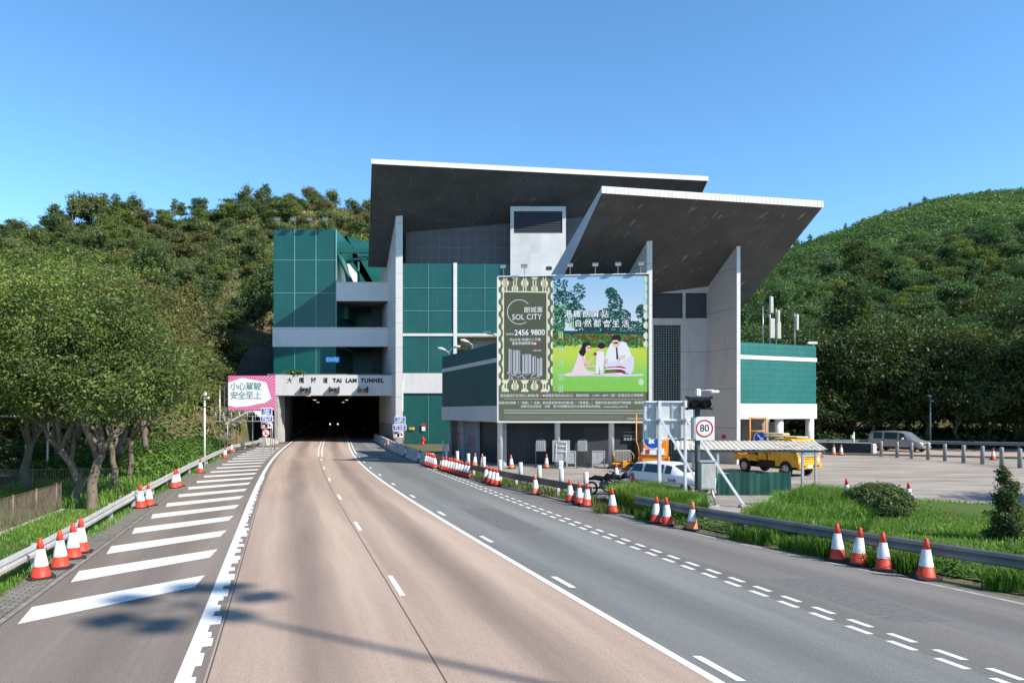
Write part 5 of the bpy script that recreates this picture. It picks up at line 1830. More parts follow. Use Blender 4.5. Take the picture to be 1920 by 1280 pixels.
# ------------------------------------------------------------------ steel bar fence at the left
def bar_fence(name, label, pts, h, m, gap=.10):
    g = thing(name, label, "fence", (0, 0, 0))
    a, b = Vector(pts[0]), Vector(pts[1])
    d = (b - a).normalized(); L = (b - a).length
    rr_ = MB()
    for z in (.12, h - .03):
        rr_.tube((a.x, a.y, z), (b.x, b.y, z), .025, n=5)
    rr_.build("rail", m, g)
    k = 0.0
    bm = MB()
    while k < L:
        p = a + d * k
        bm.tube((p.x, p.y, .1), (p.x, p.y, h - .03), .014, n=4, caps=False)
        k += gap
    bm.build("fence_bar", m, g)["kind"] = "stuff"
    k = 0.0
    while k < L:
        p = a + d * k
        mb = MB(); mb.tube((p.x, p.y, 0), (p.x, p.y, h + .02), .035, n=6); mb.build("post", m, g)
        k += 1.9
    pl_ = MB(); n = Vector((d.y, -d.x)) * .12
    pl_.prism([(a - n).to_tuple(), (a + n).to_tuple(), (b + n).to_tuple(), (b - n).to_tuple()] if True else [], 0, .1)
    pl_.build("plinth", CONC, g)
    return g


FEN = mat("rusty_grey_fence", (0.15, 0.11, 0.08), 0.6, metal=.2, noise=(2.5, .35))
bar_fence("bar_fence", "rusty grey steel bar fence running along the left edge to the trees", [(-13.4, 13.0), (-17.1, 26.3)], 1.1, FEN)
bar_fence("bar_fence", "far low bar fence in the shade behind the leaning tree", [(-22.5, 29.5), (-17.2, 30.5)], 1.3, FEN)
# tall white pipe frames in the dark sports ground at far left
for i, (px, pyb) in enumerate(((47.5, 845), (88, 835))):
    pass
g = thing("goal_post_frame", "thin white pipe frame with a crossbar in the dark clearing under the trees", "post frame", (0, 0, 0))
for px, pb_, Yg in ((47.5, 846, 38), (88, 838, 38)):
    mb = MB(); mb.tube((X_at(px, Yg), Yg, -.1), (X_at(px + 4, Yg), Yg, Z_at(720, Yg)), .05, n=8); mb.build("post", WHITE, g)
mb = MB(); mb.tube((X_at(-60, 38), 38, Z_at(779, 38)), (X_at(91, 38), 38, Z_at(781.5, 38)), .045, n=8); mb.build("crossbar", WHITE, g)

# ------------------------------------------------------------------ lamp posts
p = thing("lamp_post", "slim white lamp post with small cameras before the pink billboard", "lamp post", (X_at(383.5, 47), 47, 0))
mb = MB(); mb.tube((0, 0, 0), (0, 0, Z_at(742, 47)), .075, .055, n=10); mb.build("pole", WHITE, p)
mb = MB(); mb.bbox(-.1, .1, -.15, .15, Z_at(742, 47), Z_at(735, 47), .03); mb.bbox(-.02, .32, -.1, .1, Z_at(748, 47), Z_at(743.5, 47), .03); mb.build("camera_head", WHITE, p)
p = thing("lamp_post", "grey lamp post against the dark trees behind the van", "lamp post", (X_at(1744.5, 70), 70, 0))
mb = MB(); mb.tube((0, 0, 0), (0, 0, Z_at(742, 70)), .09, .06, n=10); mb.build("pole", GALV, p)
mb = MB(); mb.bbox(-.35, .1, -.1, .1, Z_at(744, 70), Z_at(740, 70), .03); mb.bbox(.0, .3, -.1, .1, Z_at(753, 70), Z_at(749, 70), .03); mb.build("lamp_head", GALV, p)
for i, (px, yy, pz, lb, fl_) in enumerate(((836, 60.0, 655, "twin-headed street light over the far corner of the left annex", 0), (880, 55.0, 640, "street light on the roof edge of the left annex", 0), (926, 49.5, 625, "street light on the annex roof nearest the billboard", 0))):
    z0_ = zA
    p = thing("street_light", lb, "street light", (X_at(px, yy) + .2, yy + .6, z0_), 0, "street lights over the left annex")
    zt_ = Z_at(pz, yy) - z0_
    mb = MB(); mb.path([(0, 0, 0), (0, 0, max(zt_ - .2, .3)), (-.3, -.1, zt_)], .04, 6); mb.build("pole", GALV, p)
    mb = MB(); mb.path([(-.25, -.1, zt_), (-.6, -.2, zt_ + .1), (-.95, -.3, zt_ + .16)], [.05, .13, .07], 8); mb.build("lamp_head", WHITE, p)
    if i == 0:
        mb = MB(); mb.path([(.3, 0, zt_ + .2), (.7, -.2, zt_ + .28), (1.0, -.3, zt_ + .3)], [.06, .13, .07], 8); mb.tube((0, 0, zt_ - .2), (.35, 0, zt_ + .22), .03, n=6); mb.build("lamp_head", WHITE, p)
p = thing("utility_post", "white post with a small box in front of the left annex doors", "post", (X_at(831, 55.5), 55.5, 0))
mb = MB(); mb.tube((0, 0, 0), (0, 0, Z_at(824, 55.5)), .06, n=8); mb.build("pole", WHITE, p)
mb = MB(); mb.bbox(.08, .28, -.08, .08, Z_at(840, 55.5), Z_at(832, 55.5), .02); mb.build("meter_box", WHITE, p)
# high-mast lamp outside the frame, behind the viewer on the right: its soft shadow crosses the road
HM = Vector((24.6, -4.3, 0))
p = thing("high_mast_light", "tall high-mast road light with a ring of lamps, behind the viewer", "lamp mast", HM)
mb = MB(); mb.tube((0, 0, 0), (0, 0, 30.2), .19, .07, n=14); mb.build("mast", GALV, p)
rg2 = random.Random(2)
for k in range(7):
    a = 2 * math.pi * k / 7 + .3 + rg2.uniform(-.15, .15)
    mb = MB(Matrix.Translation((0, 0, 30.0)) @ Matrix.Rotation(a, 4, 'Z'))
    mb.tube((0.1, 0, 0), (1.15, 0, .1), .03, n=6); mb.bbox(.95, 1.75, -.34, .34, -.12, .2, .05); mb.build("lamp_head", FLH, p)

# antennas on the right annex roof
zr = zt
YA = 58.0
ant = [(1430.5, 575, 641, [(None)]), (1443.5, 556, 640, [(555, 587, 5.5, 0)]), (1455, 580, 640, [(583, 605, 4.2, 3)]), (1490, 588, 644, [(590, 620, 4.5, 2)])]
for i, (px, pt, pb_, pan) in enumerate(ant):
    p = thing("antenna_mast", ("thin bare antenna rod on the right annex roof", "tallest antenna mast with pale panels on the right annex roof", "antenna mast beside the tallest one on the right annex roof", "separate antenna mast near the right end of the annex roof")[i], "antenna", (X_at(px, YA), YA, Z_at(645, 52.5)), 0, "antennas on the annex roof")
    z_ = lambda py: Z_at(py, YA) - Z_at(645, 52.5)
    mb = MB(); mb.tube((0, 0, -.1), (0, 0, z_(pt)), .07, .045, n=8); mb.build("mast", GALV, p)
    k_ = YA / F
    if i == 1:
        panels = [(1, 557, 588, 5.6), (2, 598, 635, 9)]
    elif i == 2:
        panels = [(2.5, 582, 606, 4.5), (3, 604, 636, 7)]
    elif i == 3:
        panels = [(2.5, 590, 620, 4.5)]
    else:
        panels = []
    for dx, a, b, w in panels:
        mb = MB(); mb.bbox(dx * k_ - w * k_ / 2, dx * k_ + w * k_ / 2, -.35, -.1, z_(b), z_(a), .04); mb.build("antenna_panel", mat("antenna_beige", (.55, .52, .44), .5), p)
p = thing("roof_camera", "small white camera bracket at the right corner of the annex roof", "camera", (X_at(1525, 56.2), 56.2, Z_at(645, 52.5) - .02))
mb = MB(); mb.tube((0, 0, 0), (0, 0, .4), .04, n=6); mb.bbox(-.5, .3, -.12, .12, .35, .55, .04); mb.build("camera_body", WHITE, p)
# ------------------------------------------------------------------ awning, fence cloth, yard clutter
YW = 33.6
aw = thing("awning_shelter", "low shelter with a dirty cream corrugated roof on thin posts behind the island", "shelter", (0, 0, 0))
ax0, ax1 = X_at(1262, YW), X_at(1550, YW) + .0
za_, zb_ = Z_at(843, YW), Z_at(827, YW + 1.6)
n_ = int((ax1 - ax0) / .062)
vs = []
for i in range(n_ + 1):
    x = ax0 + (ax1 - ax0) * i / n_
    dz = (0.0, .028, .045, .028)[i % 4] if True else 0
    vs += [(x, YW - .2, za_ + dz), (x + (0.45 if x < ax0 + .9 else .12), YW + 1.6, zb_ + dz)]
cor = N("dirty_corrugated_sheet")
_v, _s = cor.coords()
_n = cor.noise(_v, 3.0, 5, .7)
_r = cor.step(_n, .50, .66)
_rx = cor.step(_s[0], ax0 + 3.0, ax1 - 1.5, .12, .9)
COR = cor.fin(cor.mix(cor.math('MULTIPLY', _r, _rx), (.46, .43, .37), (.13, .07, .04)), .7, .2)
mb = MB(); mb.add(vs, [(2 * i, 2 * i + 2, 2 * i + 3, 2 * i + 1) for i in range(n_)]); mb.build("corrugated_roof", COR, aw)
mb = MB(); mb.box(ax0 + .2, ax1 - .1, YW - .16, YW - .08, za_ - .12, za_ - .01); mb.box(ax0 + .7, ax1 - .1, YW + 1.4, YW + 1.48, zb_ - .12, zb_ - .02); mb.build("edge_beam", mat("dark_green_beam", (.03, .05, .045), .6), aw)
for px in (1504, 1345):
    mb = MB(); mb.bbox(X_at(px, YW) - .06, X_at(px, YW) + .06, YW - .1, YW + .02, 0, za_ - .03, .01); mb.build("post", GALV, aw)
for px in (1530, 1300):
    mb = MB(); mb.bbox(X_at(px, YW + 1.4) - .05, X_at(px, YW + 1.4) + .05, YW + 1.38, YW + 1.5, 0, zb_ - .03, .01); mb.build("post", GALV, aw)
tg = thing("cloth_fence", "low fence hung with dark green mesh cloth behind the grass", "fence", (0, 0, 0))
YC = 31.2
c0, c1 = X_at(1346, YC), X_at(1483, YC)
vs = []
for i in range(41):
    x = c0 + (c1 - c0) * i / 40
    vs += [(x, YC + .03 * math.sin(i * 1.7) + .05 * math.sin(i * .6), .0), (x, YC + .02 * math.sin(i * 1.1), 1.02 - .04 * math.sin(i * .35)), ]
mb = MB(); mb.add(vs, [(2 * i, 2 * i + 2, 2 * i + 3, 2 * i + 1) for i in range(40)], smooth=True)
vs2 = [(c1 + 0.002, YC, 0), (c1 + .3, YC + 2.2, 0), (c1 + .3, YC + 2.2, 1.0), (c1 + 0.002, YC, 1.0)]
mb.add(vs2, [(0, 1, 2, 3)])
mb.build("mesh_cloth", GREENF, tg)
for i in range(5):
    x = c0 + (c1 - c0) * i / 4
    mb = MB(); mb.tube((x, YC + .12, 0), (x, YC + .12, 1.04), .03, n=6); mb.build("post", mat("green_post", (.03, .16, .12), .5), tg)

YG = 46.0


def stand(name, label, cat, px, w, ztop, py=None, kind="arrow"):
    t = thing(name, label, cat, (X_at(px, YG), YG, 0))
    return t


GREYP = mat("grey_sign_back", (.33, .34, .34), .45, metal=.2, noise=(2, .2))
for px, lb in ((1014, "left round-topped sign stand at the garage front"), (1092, "right round-topped sign stand at the garage front")):
    t = thing("sign_stand", lb, "sign stand", (X_at(px, 46.2), 46.2, 0), 0, "sign stands at the garage front")
    k_ = 46.2 / F
    mb = MB(); mb.path([(-.33, 0, 0), (-.36, 0, 1.5), (-.3, 0, 1.82), (0, 0, 1.9), (.3, 0, 1.82), (.36, 0, 1.5), (.33, 0, 0)], .028, 6); mb.build("tube_frame", STEELD, t)
    mb = MB(); mb.tube((-.4, -.25, .02), (-.4, .25, .02), .03, n=6); mb.tube((.4, -.25, .02), (.4, .25, .02), .03, n=6); mb.build("foot", STEELD, t)
    mb = MB(); mb.bbox(-.31, .31, -.02, .02, 1.12, 1.8, .01); pp = mb.build("sign_plate", GREYP, t)
    for q in range(4):
        mb = MB(); mb.box(-.22 + q * .13, -.2 + q * .13, -.04, -.022, 1.15, 1.76); mb.build("plate_rib", STEELD, pp)
t = thing("leaning_panel", "large grey metal panel standing at the foot of the middle billboard post", "panel", (X_at(1052, 46.0), 45.95, 0))
mb = MB(); mb.bbox(-.58, .58, -.03, .03, .42, 1.85, .01); mb.build("sheet", GREYP, t)
mb = MB()
for x in (-.33, .33):
    mb.tube((x, -.15, 0), (x, -.06, 1.75), .03, n=6)
for z in (1.12, 1.45, 1.75):
    mb.tube((-.33, -.1, z), (.33, -.1, z), .025, n=6)
mb.build("rack_frame", mat("cream_paint", (.5, .47, .4), .5), t)
mb = MB(); mb.bbox(-.2, .12, -.5, -.2, .2, .52, .04); mb.bbox(-.18, .1, -.48, -.22, 0, .19, .02); mb.build("bucket", WHITE, t)
for px, w, lb in ((1071, .28, "narrow framed panel just right of the large grey panel"), (1122, .40, "white framed panel on legs at the garage front")):
    t = thing("framed_panel", lb, "panel", (X_at(px, 46.2), 46.2, 0), 0, "framed panels at the garage front")
    mb = MB(); mb.box(-w + .04, w - .04, -.01, .02, .36, 1.08); mb.build("panel_sheet", GREYP, t)
    mb = MB()
    for x in (-w, w):
        mb.bbox(x - .035, x + .035, -.04, .03, 0, 1.15, .01)
    mb.bbox(-w + .036, w - .036, -.04, .03, 1.08, 1.15, .01); mb.bbox(-w + .036, w - .036, -.04, .03, .28, .35, .01)
    mb.build("panel_frame", GALV, t)
t = thing("generator_trolley", "yellow wheeled trolley with a ribbed grey crate at the garage front", "trolley", (X_at(1168, 45.6), 45.6, 0))
mb = MB(); mb.bbox(-.55, .5, -.3, .3, .5, 1.22, .03)
mb.build("ribbed_crate", mat("crate_grey", (.27, .25, .22), .6, noise=(5, .3)), t)
mb = MB()
for q in range(11):
    mb.box(-.52 + q * .098, -.49 + q * .098, -.335, -.302, .5, 1.2)
mb.build("crate_rib", mat("crate_rib_pale", (.42, .39, .34), .6), t)
mb = MB(); mb.bbox(-.75, .7, -.38, .38, .30, .42, .02); mb.path([(.62, -.36, .4), (.66, -.36, .9), (.5, -.36, 1.12)], .03, 6); mb.tube((-.62, -.36, .4), (-.62, -.36, 1.2), .03, n=6)
mb.bbox(-.12, .18, -.55, -.39, .05, .55, .04)
mb.build("trolley_frame", YEL, t)
for x in (-.5, .5):
    mb = MB(); mb.tube((x, -.42, .17), (x, -.32, .17), .17, n=16); mb.build("wheel", RUBBER, t)
t = thing("wall_rack", "grey wall rack of small boxes near the garage ceiling", "rack", (X_at(1183, 48.6), 48.55, 0))
mb = MB()
for z in (1.75, 2.05, 2.3):
    mb.box(-.55, .6, -.1, 0, z, z + .03)
for q in range(5):
    mb.box(-.5 + q * .22, -.36 + q * .22, -.09, -.01, 1.79, 1.79 + rnd.uniform(.1, .2))
mb.build("shelf", GREYP, t)
# laid-down motorcycles in the grass
for i, (x, y, rz_, lb) in enumerate(((X_at(1133, 31.5), 31.6, .3, "black motorcycle parked low behind the grass clump, left one"), (X_at(1168, 31.8), 32.2, -.2, "black motorcycle parked low behind the grass clump, right one"))):
    t = thing("motorcycle", lb, "motorcycle", (x, y, 0), rz_, "motorcycles behind the grass")
    for wx in (-.62, .62):
        mb = MB()
        for q in range(20):
            a, b = 2 * math.pi * q / 20, 2 * math.pi * (q + 1) / 20
            mb.tube((wx + math.cos(a) * .27, 0, .30 + math.sin(a) * .27), (wx + math.cos(b) * .27, 0, .30 + math.sin(b) * .27), .05, n=6, caps=False)
        mb.build("wheel", RUBBER, t)
    mb = MB(); mb.path([(-.75, 0, .72), (-.45, 0, .78), (-.1, 0, .72), (.05, 0, .72)], [.05, .11, .12, .06], 8); mb.build("saddle", BLACK, t)
    mb = MB(); mb.path([(0, 0, .7), (.18, 0, .82), (.4, 0, .76)], [.1, .16, .08], 10); mb.build("fuel_tank", BLACK, t)
    mb = MB(); mb.bbox(-.2, .22, -.14, .14, .25, .6, .06); mb.tube((-.5, .1, .3), (.1, .12, .3), .05, n=8); mb.build("engine", STEELD, t)
    mb = MB(); mb.tube((.62, 0, .3), (.42, 0, .95), .035, n=8); mb.tube((.42, -.33, 1.0), (.42, .33, 1.0), .02, n=6); mb.bbox(.42, .55, -.08, .08, .82, .98, .03); mb.build("handlebar", STEELD, t)
    mb = MB(); mb.tube((.40, -.25, 1.0), (.36, -.3, 1.18), .012, n=5); mb.tube((.40, .25, 1.0), (.36, .3, 1.18), .012, n=5); mb.bbox(.33, .38, -.38, -.24, 1.15, 1.24, .02); mb.bbox(.33, .38, .24, .38, 1.15, 1.24, .02); mb.build("mirror", BLACK, t)
t = thing("furled_red_banner", "furled red cover standing beside the fallen cones behind the grass", "cover", (X_at(1187, 31), 31, 0))
mb = MB(); mb.lathe([(.12, 0), (.13, .3), (.10, .7), (.05, .98), (.02, 1.05)], n=10); mb.build("red_cover", CR, t)


# ------------------------------------------------------------------ vehicles
def loft(stations, name, m, parent, smooth=True):
    """stations: (x, z_bottom, z_belt, z_top, half_w, half_w_top)"""
    vs, fs = [], []
    for (x, zb, zl, zt_, w, wt) in stations:
        ring = [(-w * .90, zb), (-w, zb + .16), (-w * 1.0, (zb + zl) / 2 + .05), (-w * .985, zl), (-(w * .3 + wt * .7), zl + (zt_ - zl) * .65), (-wt, zt_ - min(.05, (zt_ - zl) * .4)), (-wt * .82, zt_)]
        ring = ring + [(-y, z) for y, z in reversed(ring)]
        vs += [(x, y, z) for y, z in ring]
    n = 14
    for i in range(len(stations) - 1):
        for k in range(n):
            fs.append((i * n + k, (i + 1) * n + k, (i + 1) * n + (k + 1) % n, i * n + (k + 1) % n))
    fs.append(tuple(range(n)))
    e = (len(stations) - 1) * n
    fs.append(tuple(e + k for k in range(n - 1, -1, -1)))
    mb = MB(); mb.add(vs, fs, 0, smooth)
    return mb.build(name, m, parent)


def wheel(t, x, y, r, w=.2, side=-1):
    mb = MB()
    mb.path([(x, y - w / 2, r), (x, y - w / 2 + .03, r), (x, y + w / 2 - .03, r), (x, y + w / 2, r)], [r * .92, r, r, r * .92], 22)
    wo = mb.build("wheel", RUBBER, t)
    mb = MB(); yy = y + side * (w / 2 + .004)
    mb.path([(x, yy, r), (x, yy + side * .012, r)], [r * .62, r * .56], 18); mb.build("rim", CHROME, wo)
    mb = MB()
    for q in range(5):
        a = 2 * math.pi * q / 5
        mb.path([(x + math.cos(a) * r * .33, yy + side * .014, r + math.sin(a) * r * .33), (x + math.cos(a) * r * .33, yy + side * .018, r + math.sin(a) * r * .33)], r * .11, 8)
    mb.build("rim_hole", BLACK, wo)
    return wo


def glass_quad(mb, st, i, j, t0, t1, f0, f1, side, off=.012):
    """side window between stations i..j (fractions f0,f1 along), heights t0..t1 between belt and top"""
    def pt(f, t):
        q = i + f * (j - i)
        a = int(min(q, len(st) - 2)); u = q - a
        s = [st[a][k] * (1 - u) + st[a + 1][k] * u for k in range(6)]
        x, zb, zl, zt_, w, wt = s
        z = zl + (zt_ - zl) * t
        ym = w * .3 + wt * .7
        y = (w * .985 + (ym - w * .985) * t / .65) if t < .65 else (ym + (wt - ym) * (t - .65) / .3)
        return (x, side * (y + off), z)
    N_ = 6
    vs = []
    for k in range(N_ + 1):
        f = f0 + (f1 - f0) * k / N_
        vs += [pt(f, t0), pt(f, (t0 + t1) / 2), pt(f, t1)]
    fs = []
    for k in range(N_):
        for q in (0, 1):
            fs.append((3 * k + q, 3 * k + 3 + q, 3 * k + 4 + q, 3 * k + 1 + q))
    mb.add(vs, fs, 0, True)


def screen_quad(mb, st, i, j, inset=.10, off=.012, fr=(.06, .94)):
    def pt(u, f):
        a, b = st[i], st[j]
        s = [a[k] * (1 - u) + b[k] * u for k in range(6)]
        x, zb, zl, zt_, w, wt = s
        y = (wt * (1 - inset)) * f
        return Vector((x, y, zt_ + off - (abs(f) > .8) * .02))
    vs, fs = [], []
    for u in fr:
        for f in (-1, -.8, 0, .8, 1):
            vs.append(pt(u, f))
    for k in range(4):
        fs.append((k, k + 1, k + 6, k + 5))
    mb.add(vs, fs, 0, True)


# silver people carrier on the back road, heading right (+x forward)
st = [(-2.55, .38, .95, 1.05, .80, .70), (-2.5, .32, 1.05, 1.66, .87, .68), (-2.3, .30, 1.05, 1.83, .92, .72), (-1.0, .30, 1.04, 1.90, .94, .74), (.35, .30, 1.03, 1.88, .94, .73), (.85, .30, 1.03, 1.78, .94, .70),
      (1.60, .30, 1.04, 1.20, .93, .74), (2.1, .32, .92, 1.02, .91, .74), (2.42, .34, .72, .84, .84, .68), (2.52, .40, .60, .66, .72, .58)]
gv = G(1692, 846)
van = thing("people_carrier", "silver grey people carrier driving on the back road", "van", (gv.x, gv.y + .6, 0.01), math.radians(-56))
loft(st, "body", SILVER, van)
mb = MB(); glass_quad(mb, st, 3, 4, .12, .86, .05, .95, -1); mb.build("side_window", GLASS, van); mb = MB(); glass_quad(mb, st, 3, 4, .12, .86, .05, .95, 1); mb.build("side_window", GLASS, van); mb = MB(); glass_quad(mb, st, 1, 3, .14, .84, .62, .94, -1); mb.build("rear_side_window", GLASS, van)
mb = MB(); glass_quad(mb, st, 4, 6, .12, .84, .08, .52, -1); mb.add([(1.15, -.915, 1.12), (.6, -.915, 1.12), (.6, -.80, 1.62), (.72, -.80, 1.62)], [(0, 1, 2, 3)]); mb.build("door_window", GLASS, van); mb = MB(); glass_quad(mb, st, 4, 6, .12, .84, .08, .52, 1); mb.build("door_window", GLASS, van)
mb = MB(); screen_quad(mb, st, 5, 6, .08, .014); mb.build("windscreen", mat("windscreen_glass", (.12, .16, .19), .08, spec=.8), van)
mb = MB(); mb.bbox(2.44, 2.54, -.5, .5, .62, .74, .02); mb.build("grille", BLACK, van)
mb = MB(); mb.bbox(2.36, 2.56, -.78, .78, .34, .56, .04); mb.build("bumper", SILVER, van)
for sgn in (-1, 1):
    mb = MB(); mb.path([(2.15, sgn * .80, .86), (2.45, sgn * .66, .76)], [.09, .11], 10); mb.build("headlight", LAMPG, van)
    for x in (-1.6, 1.65):
        wheel(van, x, sgn * .84, .34, .22, sgn)
mb = MB(); mb.bbox(.75, .95, -1.12, -.96, 1.12, 1.3, .04); mb.build("wing_mirror", WHITEP, van)
mb = MB(); mb.box(-2.3, 2.2, -.955, -.945, .34, .42); mb.build("sill_trim", BLACK, van)
mb = MB(); mb.bbox(.15, .35, -.965, -.945, .98, 1.03, .01); mb.bbox(-1.1, -.9, -.965, -.945, .98, 1.03, .01); mb.build("door_handle", BLACK, van)

# white estate car behind the sign back: rear to the left
st = [(-2.30, .40, .80, .92, .74, .60), (-2.22, .32, .92, 1.10, .82, .64), (-1.85, .30, .95, 1.44, .85, .62), (-1.2, .28, .94, 1.50, .86, .62), (.1, .28, .92, 1.50, .86, .61), (.45, .28, .92, 1.42, .86, .60),
      (1.15, .30, .93, 1.04, .85, .66), (1.8, .32, .84, .92, .83, .66), (2.2, .36, .66, .74, .76, .6)]
ec = thing("estate_car", "white estate car half hidden behind the large sign back", "car", (X_at(1262, 32.4), 32.5, 0), math.radians(-48))
ec.scale = (.93, .93, .93)
loft(st, "body", WHITEP, ec)
mb = MB(); glass_quad(mb, st, 1, 3, .12, .84, .28, .92, -1); mb.build("rear_side_window", GLASS, ec)
mb = MB(); glass_quad(mb, st, 3, 4, .12, .84, .02, .90, -1); mb.build("side_window", GLASS, ec)
mb = MB(); glass_quad(mb, st, 4, 6, .12, .84, .0, .5, -1); mb.build("door_window", GLASS, ec)
mb = MB(); screen_quad(mb, st, 5, 6); mb.build("windscreen", GLASS, ec)
mb = MB(); screen_quad(mb, st, 1, 2, .08, .02, (.12, .9)); mb.build("rear_window", GLASS, ec)
for sgn in (-1, 1):
    mb = MB(); mb.bbox(-2.33, -2.2, sgn * .66 - .08, sgn * .66 + .08, .72, 1.02, .02); mb.build("tail_light", RED, ec)
    for x in (-1.42, 1.3):
        wheel(ec, x, sgn * .76, .31, .19, sgn)
mb = MB(); mb.bbox(-2.4, -2.2, -.78, .78, .36, .56, .04); mb.build("bumper", WHITEP, ec)
mb = MB(); mb.box(-2.1, 2.0, -.875, -.862, .52, .58); mb.build("side_trim", GREYP, ec)
text("RAM", .22, SIGNR, face_y(.55, -.872, .68), ec, "lettering", bold=.006)

# yellow cone-laying truck with an arrow sign frame
gt = G(1460, 889)
TX, TY = gt.x, gt.y + .5
tr_ = thing("yellow_truck", "yellow maintenance truck with a folded arrow sign frame, parked behind the awning", "truck", (TX + .1, TY + .1, 0), math.radians(-62))
YS_ = mat("yellow_truck_paint", (0.66, 0.30, 0.008), .35, spec=.5, noise=(2.2, .18))
tr_.scale = (.95, .95, 1.0)
def cab_poly(y0, y1, name, m, pts, par):
    mb = MB(); n = len(pts)
    mb.add([(x, y0, z) for x, z in pts] + [(x, y1, z) for x, z in pts], [tuple(range(n)), tuple(range(2 * n - 1, n - 1, -1))] + [(i, n + i, n + (i + 1) % n, (i + 1) % n) for i in range(n)])
    return mb.build(name, m, par)
cab = cab_poly(-.98, .98, "cab", YS_, [(.75, .55), (.75, 2.12), (1.0, 2.2), (1.9, 2.18), (2.12, 2.05), (2.45, 1.22), (2.48, .95), (2.46, .55)], tr_)
mb = MB(); mb.add([(2.150, -.86, 2.0), (2.150, .86, 2.0), (2.46, .90, 1.24), (2.46, -.90, 1.24)], [(3, 2, 1, 0)]); mb.build("windscreen", mat("sky_blue_glass", (.10, .17, .21), .06, spec=.9), cab)
for sgn in (-1, 1):
    mb = MB()
    v = [(1.1, sgn * .988, 1.42), (2.28, sgn * .988, 1.36), (2.06, sgn * .988, 1.98), (1.1, sgn * .988, 2.04)]
    mb.add(v, [(0, 1, 2, 3) if sgn < 0 else (3, 2, 1, 0)]); mb.build("door_window", GLASS, cab)
    mb = MB(); mb.bbox(2.36, 2.50, sgn * .80 - .12, sgn * .80 + .12, .84, 1.05, .04); mb.build("headlight", LAMPG, cab)
    mb = MB(); mb.path([(2.2, sgn * 1.0, 1.95), (2.35, sgn * 1.22, 1.9)], .015, 5); mb.bbox(2.3, 2.38, sgn * 1.24 - .09, sgn * 1.24 + .09, 1.55, 1.9, .02); mb.build("wing_mirror", BLACK, cab)
mb = MB()
for z in (.92, 1.02, 1.12):
    mb.box(2.462, 2.475, -.55, .55, z, z + .035)
mb.build("grille", BLACK, cab)
mb = MB(); mb.bbox(2.4, 2.6, -1.0, 1.0, .45, .78, .04); bp = mb.build("bumper", YS_, cab)
mb = MB()
for x in (-.6, .2, .6):
    mb.box(2.601, 2.608, x - .13, x + .13, .56, .66)
mb.build("bumper_slot", BLACK, bp)
mb = MB(); mb.box(2.602, 2.61, -.26, .12, .52, .68); mb.build("number_plate", SIGNW, bp)
mb = MB(); mb.bbox(-2.6, 2.2, -.62, .62, .36, .84, .03); mb.build("chassis", BLACK, tr_)
for x0, x1 in ((-.65, .0), (.14, .70)):
    mb = MB(); mb.bbox(x0, x1, -.97, .97, .85, 2.0, .03); mb.build("locker_body", YS_, tr_)
for sgn in (-1, 1):
    for x in (1.55, -1.75):
        mb = MB()
        mb.add([(x + .50 * math.cos(math.radians(a)), sgn * (.985 if x > 0 else .975), .40 + .50 * math.sin(math.radians(a))) for a in range(0, 181, 15)], [tuple(range(13)) if sgn < 0 else tuple(range(12, -1, -1))])
        mb.build("wheel_arch", BLACK, tr_)
    wheel(tr_, 1.55, sgn * .90, .40, .24, sgn); wheel(tr_, -1.75, sgn * .90, .40, .24, sgn)
    mb = MB(); mb.box(1.06, 1.075, min(sgn * .982, sgn * .988), max(sgn * .982, sgn * .988), .9, 2.0); mb.box(2.2, 2.215, min(sgn * .982, sgn * .988), max(sgn * .982, sgn * .988), .95, 1.35); mb.build("door_seam", BLACK, cab)
mb = MB(); mb.box(.3, .38, -.985, -.972, 1.2, 1.4); mb.box(-.1, -.02, -.985, -.972, 1.2, 1.4); mb.build("locker_handle", BLACK, tr_)
mb = MB(); mb.bbox(-2.65, -.72, -.97, .97, .74, 1.12, .03); mb.build("tail_deck", YS_, tr_)
mb = MB(); mb.bbox(-2.7, -2.3, -1.0, 1.0, 1.12, 1.22, .02); mb.build("tail_board", mat("orange_red_board", (.5, .12, .04), .5), tr_)
mb = MB()
for q in range(7):
    mb.path([(-1.9 + q * .17, -.5 + .1 * math.sin(q), 1.15), (-1.85 + q * .17, -.4, 1.5), (-1.75 + q * .16, -.2, 1.3 + .1 * (q % 3))], .09, 7)
mb.build("hose_reel", RUBBER, tr_)
mb = MB()
for y in (-.75, .75):
    mb.path([(-1.5, y, 1.1), (-1.5, y, 3.35)], .05, 8)
mb.path([(-1.5, -.75, 3.35), (-1.5, .75, 3.35)], .05, 8); mb.path([(-1.5, -.75, 2.55), (-1.5, .75, 2.55)], .03, 6)
mb.build("sign_frame", ORG, tr_)
mb = MB(); mb.tube((-1.55, -.0, 2.2), (-1.62, -.0, 2.2), .02); 
arM = Matrix.Translation((-1.42, .15, 2.1)) @ Matrix.Rotation(math.radians(36), 4, 'Z')
mb = MB(arM); mb.disc((0, -.06, 0), .42, n=32); ad = mb.build("arrow_disc", SIGNW, tr_)
mb = MB(arM); mb.disc((0, -.065, 0), .38, n=32); mb.build("disc_face", BLUE, ad)
mb = MB(arM @ Matrix.Rotation(math.radians(-42), 4, 'Y')); mb.add([(-.05, -.07, .28), (-.05, -.07, -.05), (-.16, -.07, -.05), (0, -.07, -.30), (.16, -.07, -.05), (.05, -.07, -.05), (.05, -.07, .28)], [(0, 1, 2, 3, 4, 5, 6)]); mb.build("arrow", SIGNW, ad)
mb = MB(); mb.bbox(-.6, 2.0, -.5, .5, 2.22, 2.3, .02); mb.bbox(-.2, 1.3, -.9, -.3, 2.36, 2.48, .03); mb.build("roof_rack", mat("cream_yellow", (.6, .5, .28), .5), tr_)

